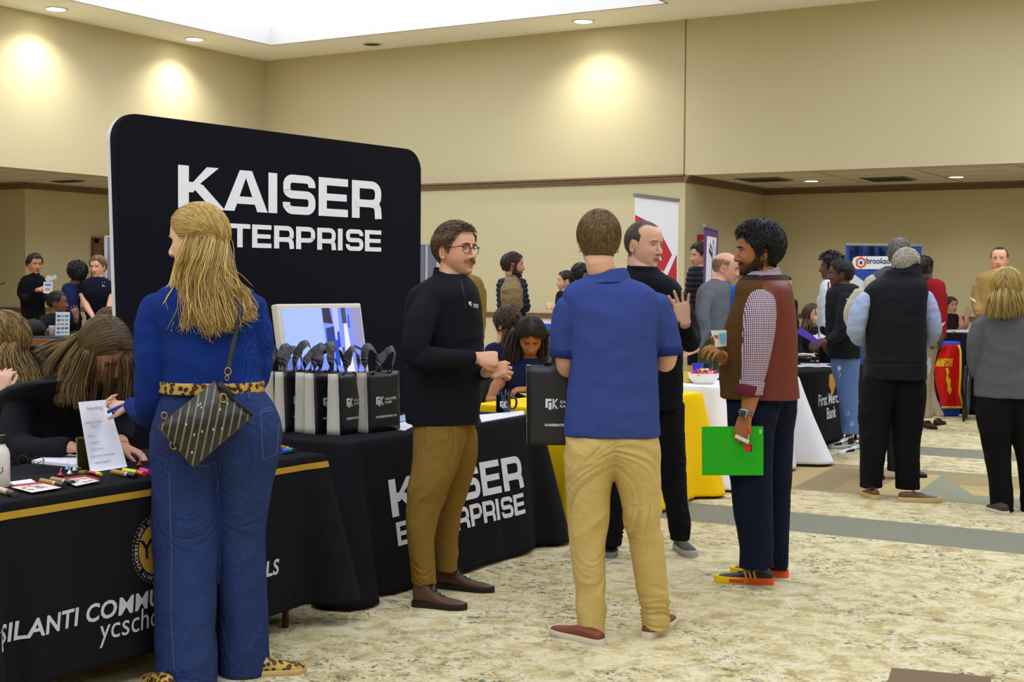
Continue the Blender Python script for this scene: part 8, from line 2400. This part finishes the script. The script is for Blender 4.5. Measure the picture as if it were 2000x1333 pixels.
c = W(1938, 712, dR - .25); g = V(c.x, c.y, 0)
e = empty('wheelchair', g, 'wheelchair with black wheels beside the red cloth', 'wheelchair')
wa = (RT * .35 + FH * .94).normalized(); wb = V(wa.y, -wa.x, 0)
for s_ in (0, 1):
 ctr = g + V(0, 0, .31) + wb * (-.28 + .56 * s_)
 b = MB(); b.tube([ctr + (wa * math.cos(t) + ZU * math.sin(t)) * .29 for t in [2 * PI * i / 32 for i in range(33)]], .022, seg=8); b.build('wheel', M((20, 20, 24), .5), parent=e, smooth=True)
 b = MB(); b.tube([ctr + wb * .03 + (wa * math.cos(t) + ZU * math.sin(t)) * .25 for t in [2 * PI * i / 28 for i in range(29)]], .008, seg=6)
 for i in range(10): b.tube([ctr, ctr + (wa * math.cos(i * .628) + ZU * math.sin(i * .628)) * .28], .003, seg=4)
 b.build('hand_rim', M((120, 124, 134), .3, .8), parent=e, smooth=True)
 b = MB(); b.tube([ctr + V(0, 0, -.1) + wa * .1, ctr + V(0, 0, .18) + wa * .1, ctr + V(0, 0, .62) + wa * .16, ctr + V(0, 0, .64) + wa * .26], .013, seg=6, smooth=2); b.tube([ctr + V(0, 0, .18) + wa * .12, ctr + V(0, 0, .18) - wa * .34, ctr + V(0, 0, -.18) - wa * .42], .012, seg=6); b.build('frame', M((40, 42, 50), .3, .8), parent=e, smooth=True)
 c2_ = ctr - wa * .36 - V(0, 0, .22); b = MB(); b.tube([c2_ + (wa * math.cos(t) + ZU * math.sin(t)) * .075 for t in [2 * PI * i / 16 for i in range(17)]], .014, seg=6); b.build('caster', M((24, 24, 28), .5), parent=e, smooth=True)
MB().box(g + V(0, 0, .50) - wa * .1, (.44, .44, .04), rz=math.atan2(wa.y, wa.x)).build('seat', M((22, 24, 34), .8), parent=e, bevel=.01)
MB().box(g + V(0, 0, .74) + wa * .14, (.03, .44, .44), rz=math.atan2(wa.y, wa.x)).build('backrest', M((22, 24, 34), .8), parent=e, bevel=.01)
# things on the bank table, poster stand, striped chair, jeans behind
b = MB(); rnd = random.Random(9)
o = None
for i in range(7):
 p = onz(1562 + i * 9, 717 - (i % 3) * 2, .7455)
 o = MB().box(p + V(0, 0, .004 + .002 * (i % 3)), (.16, .10, .004), rz=rnd.uniform(0, 3)).build('leaflet', M((214, 216, 224), .5), origin=p); tag(o, 'white leaflets scattered along the front of the bank table', 'paper', 'white leaflets on the bank table')
p = onz(1574, 702, .7455); o = MB().box(p + V(0, 0, .03), (.16, .10, .06)).build('tissue_box', M((214, 216, 222), .5), origin=p, bevel=.01); tag(o, 'small white box at the back of the bank table', 'box')
b = MB(); p = onz(1600, 706, .7455)
b.tube([p + V(rnd.uniform(-.22, .22), rnd.uniform(-.2, .2), rnd.uniform(.004, .05)) for _ in range(22)], .005, seg=5, smooth=4)
o = b.build('cable', M((28, 28, 30), .5), origin=p); tag(o, 'tangle of black cable on the bank table', 'cable')
q = W(1068, 660, 11.6); w = view_axes(q)[1]
e = empty('poster_stand', V(q.x, q.y, 0), 'white framed blue poster between the seated woman and the blue polo', 'poster')
Q = [W(1056, 692, 11.6), W(1078, 692, 11.7), W(1078, 628, 11.7), W(1056, 627, 11.6)]
MB().rings([Q, [p_ + w * .02 for p_ in Q]]).build('frame', M((214, 216, 220), .5), parent=e)
cq = sum(Q, V(0, 0, 0)) / 4
MB().add([cq + (p_ - cq) * .84 - w * .002 for p_ in Q], [(0, 1, 2, 3)]).build('print', M((150, 168, 206), .5), parent=e)
top_ = [cq + (p_ - cq) * .84 - w * .004 for p_ in Q]
MB().add([top_[0].lerp(top_[3], .68), top_[1].lerp(top_[2], .68), top_[2], top_[3]], [(0, 1, 2, 3)]).build('headline_panel', M((44, 84, 176), .5), parent=e)
MB().add([top_[0].lerp(top_[1], .5).lerp(top_[3].lerp(top_[2], .5), .52), top_[0].lerp(top_[1], .9).lerp(top_[3].lerp(top_[2], .9), .52), top_[0].lerp(top_[1], .8).lerp(top_[3].lerp(top_[2], .8), .66), top_[0].lerp(top_[1], .55).lerp(top_[3].lerp(top_[2], .55), .66)], [(0, 1, 2, 3)]).build('red_shape', M((190, 90, 100), .5), parent=e)
b = MB(); b.tube([V(cq.x, cq.y, 0), V(cq.x, cq.y, 1.0)], .012, seg=8); b.lathe(V(cq.x, cq.y, 0), [(.16, 0), (.16, .012), (.02, .02)], 20); b.build('stand', M((60, 62, 66), .4, .6), parent=e)
def chair(c, yaw, back_mat, label, frame=(30, 30, 32), seat_mat=None, sw=.44):
 c = Vector(c); R = Matrix.Rotation(yaw, 3, 'Z'); T = lambda x, y, z: c + R @ V(x, y, z)
 e = empty('chair', c, label, 'chair', 'banquet chairs at the tables')
 m44 = R.to_4x4()
 MB().rbox(T(0, 0, .45), (sw, .44, .07), .05, mat=m44).build('seat', seat_mat or back_mat, parent=e, smooth=True, angle=50)
 b = MB(); b.rbox(T(0, -.23, .70), (sw - .02, .045, .40), .02, mat=m44); b.build('backrest', back_mat, parent=e, smooth=True, angle=50)
 for sx in (-1, 1):
  for sy in (-1, 1):
   top = (.90 if sy < 0 else .42)
   MB().tube([T(sx * sw * .46, sy * .20, 0), T(sx * sw * .44, sy * .20, .42)] + ([T(sx * sw * .46, -.25, top)] if sy < 0 else []), .012, seg=8).build('leg', M(frame, .4, .5), parent=e, smooth=True)
 return e
def stripes():
 n = NT('striped_cloth'); sep = n.n('SeparateXYZ', {0: n.coord('Object')})
 k = n.ramp(n.math('FRACT', n.math('MULTIPLY', n.math('ADD', sep.outputs[0], sep.outputs[1]), 26.0)), [(.0, rgb(34, 52, 30)), (.45, rgb(48, 66, 36)), (.5, rgb(84, 92, 52)), (.95, rgb(70, 80, 44))])
 return n.bsdf(k, .9, 0, .2)
SG = stripes()
p = W(268, 850, 6.75); chair(V(p.x, p.y, 0), math.radians(-60), SG, 'green striped banquet chair behind the black and gold table')
for P_, ya, lab in ((P7, 200, 'banquet chair of the woman at the left edge'), (P13, -90, 'banquet chair of the woman in the navy top'), (P14, -60, 'banquet chair of the woman with the brown ponytail'), (P23, -90, 'banquet chair of the woman in the black blazer'), (P11, 180, 'banquet chair of the braided woman at far left'), (P29, -90, 'banquet chair of the distant woman with glasses')):
 t_ = P_.base + FH * .12
 chair(V(t_.x, t_.y, 0), math.radians(ya), cloth_m((52, 62, 44)), lab)
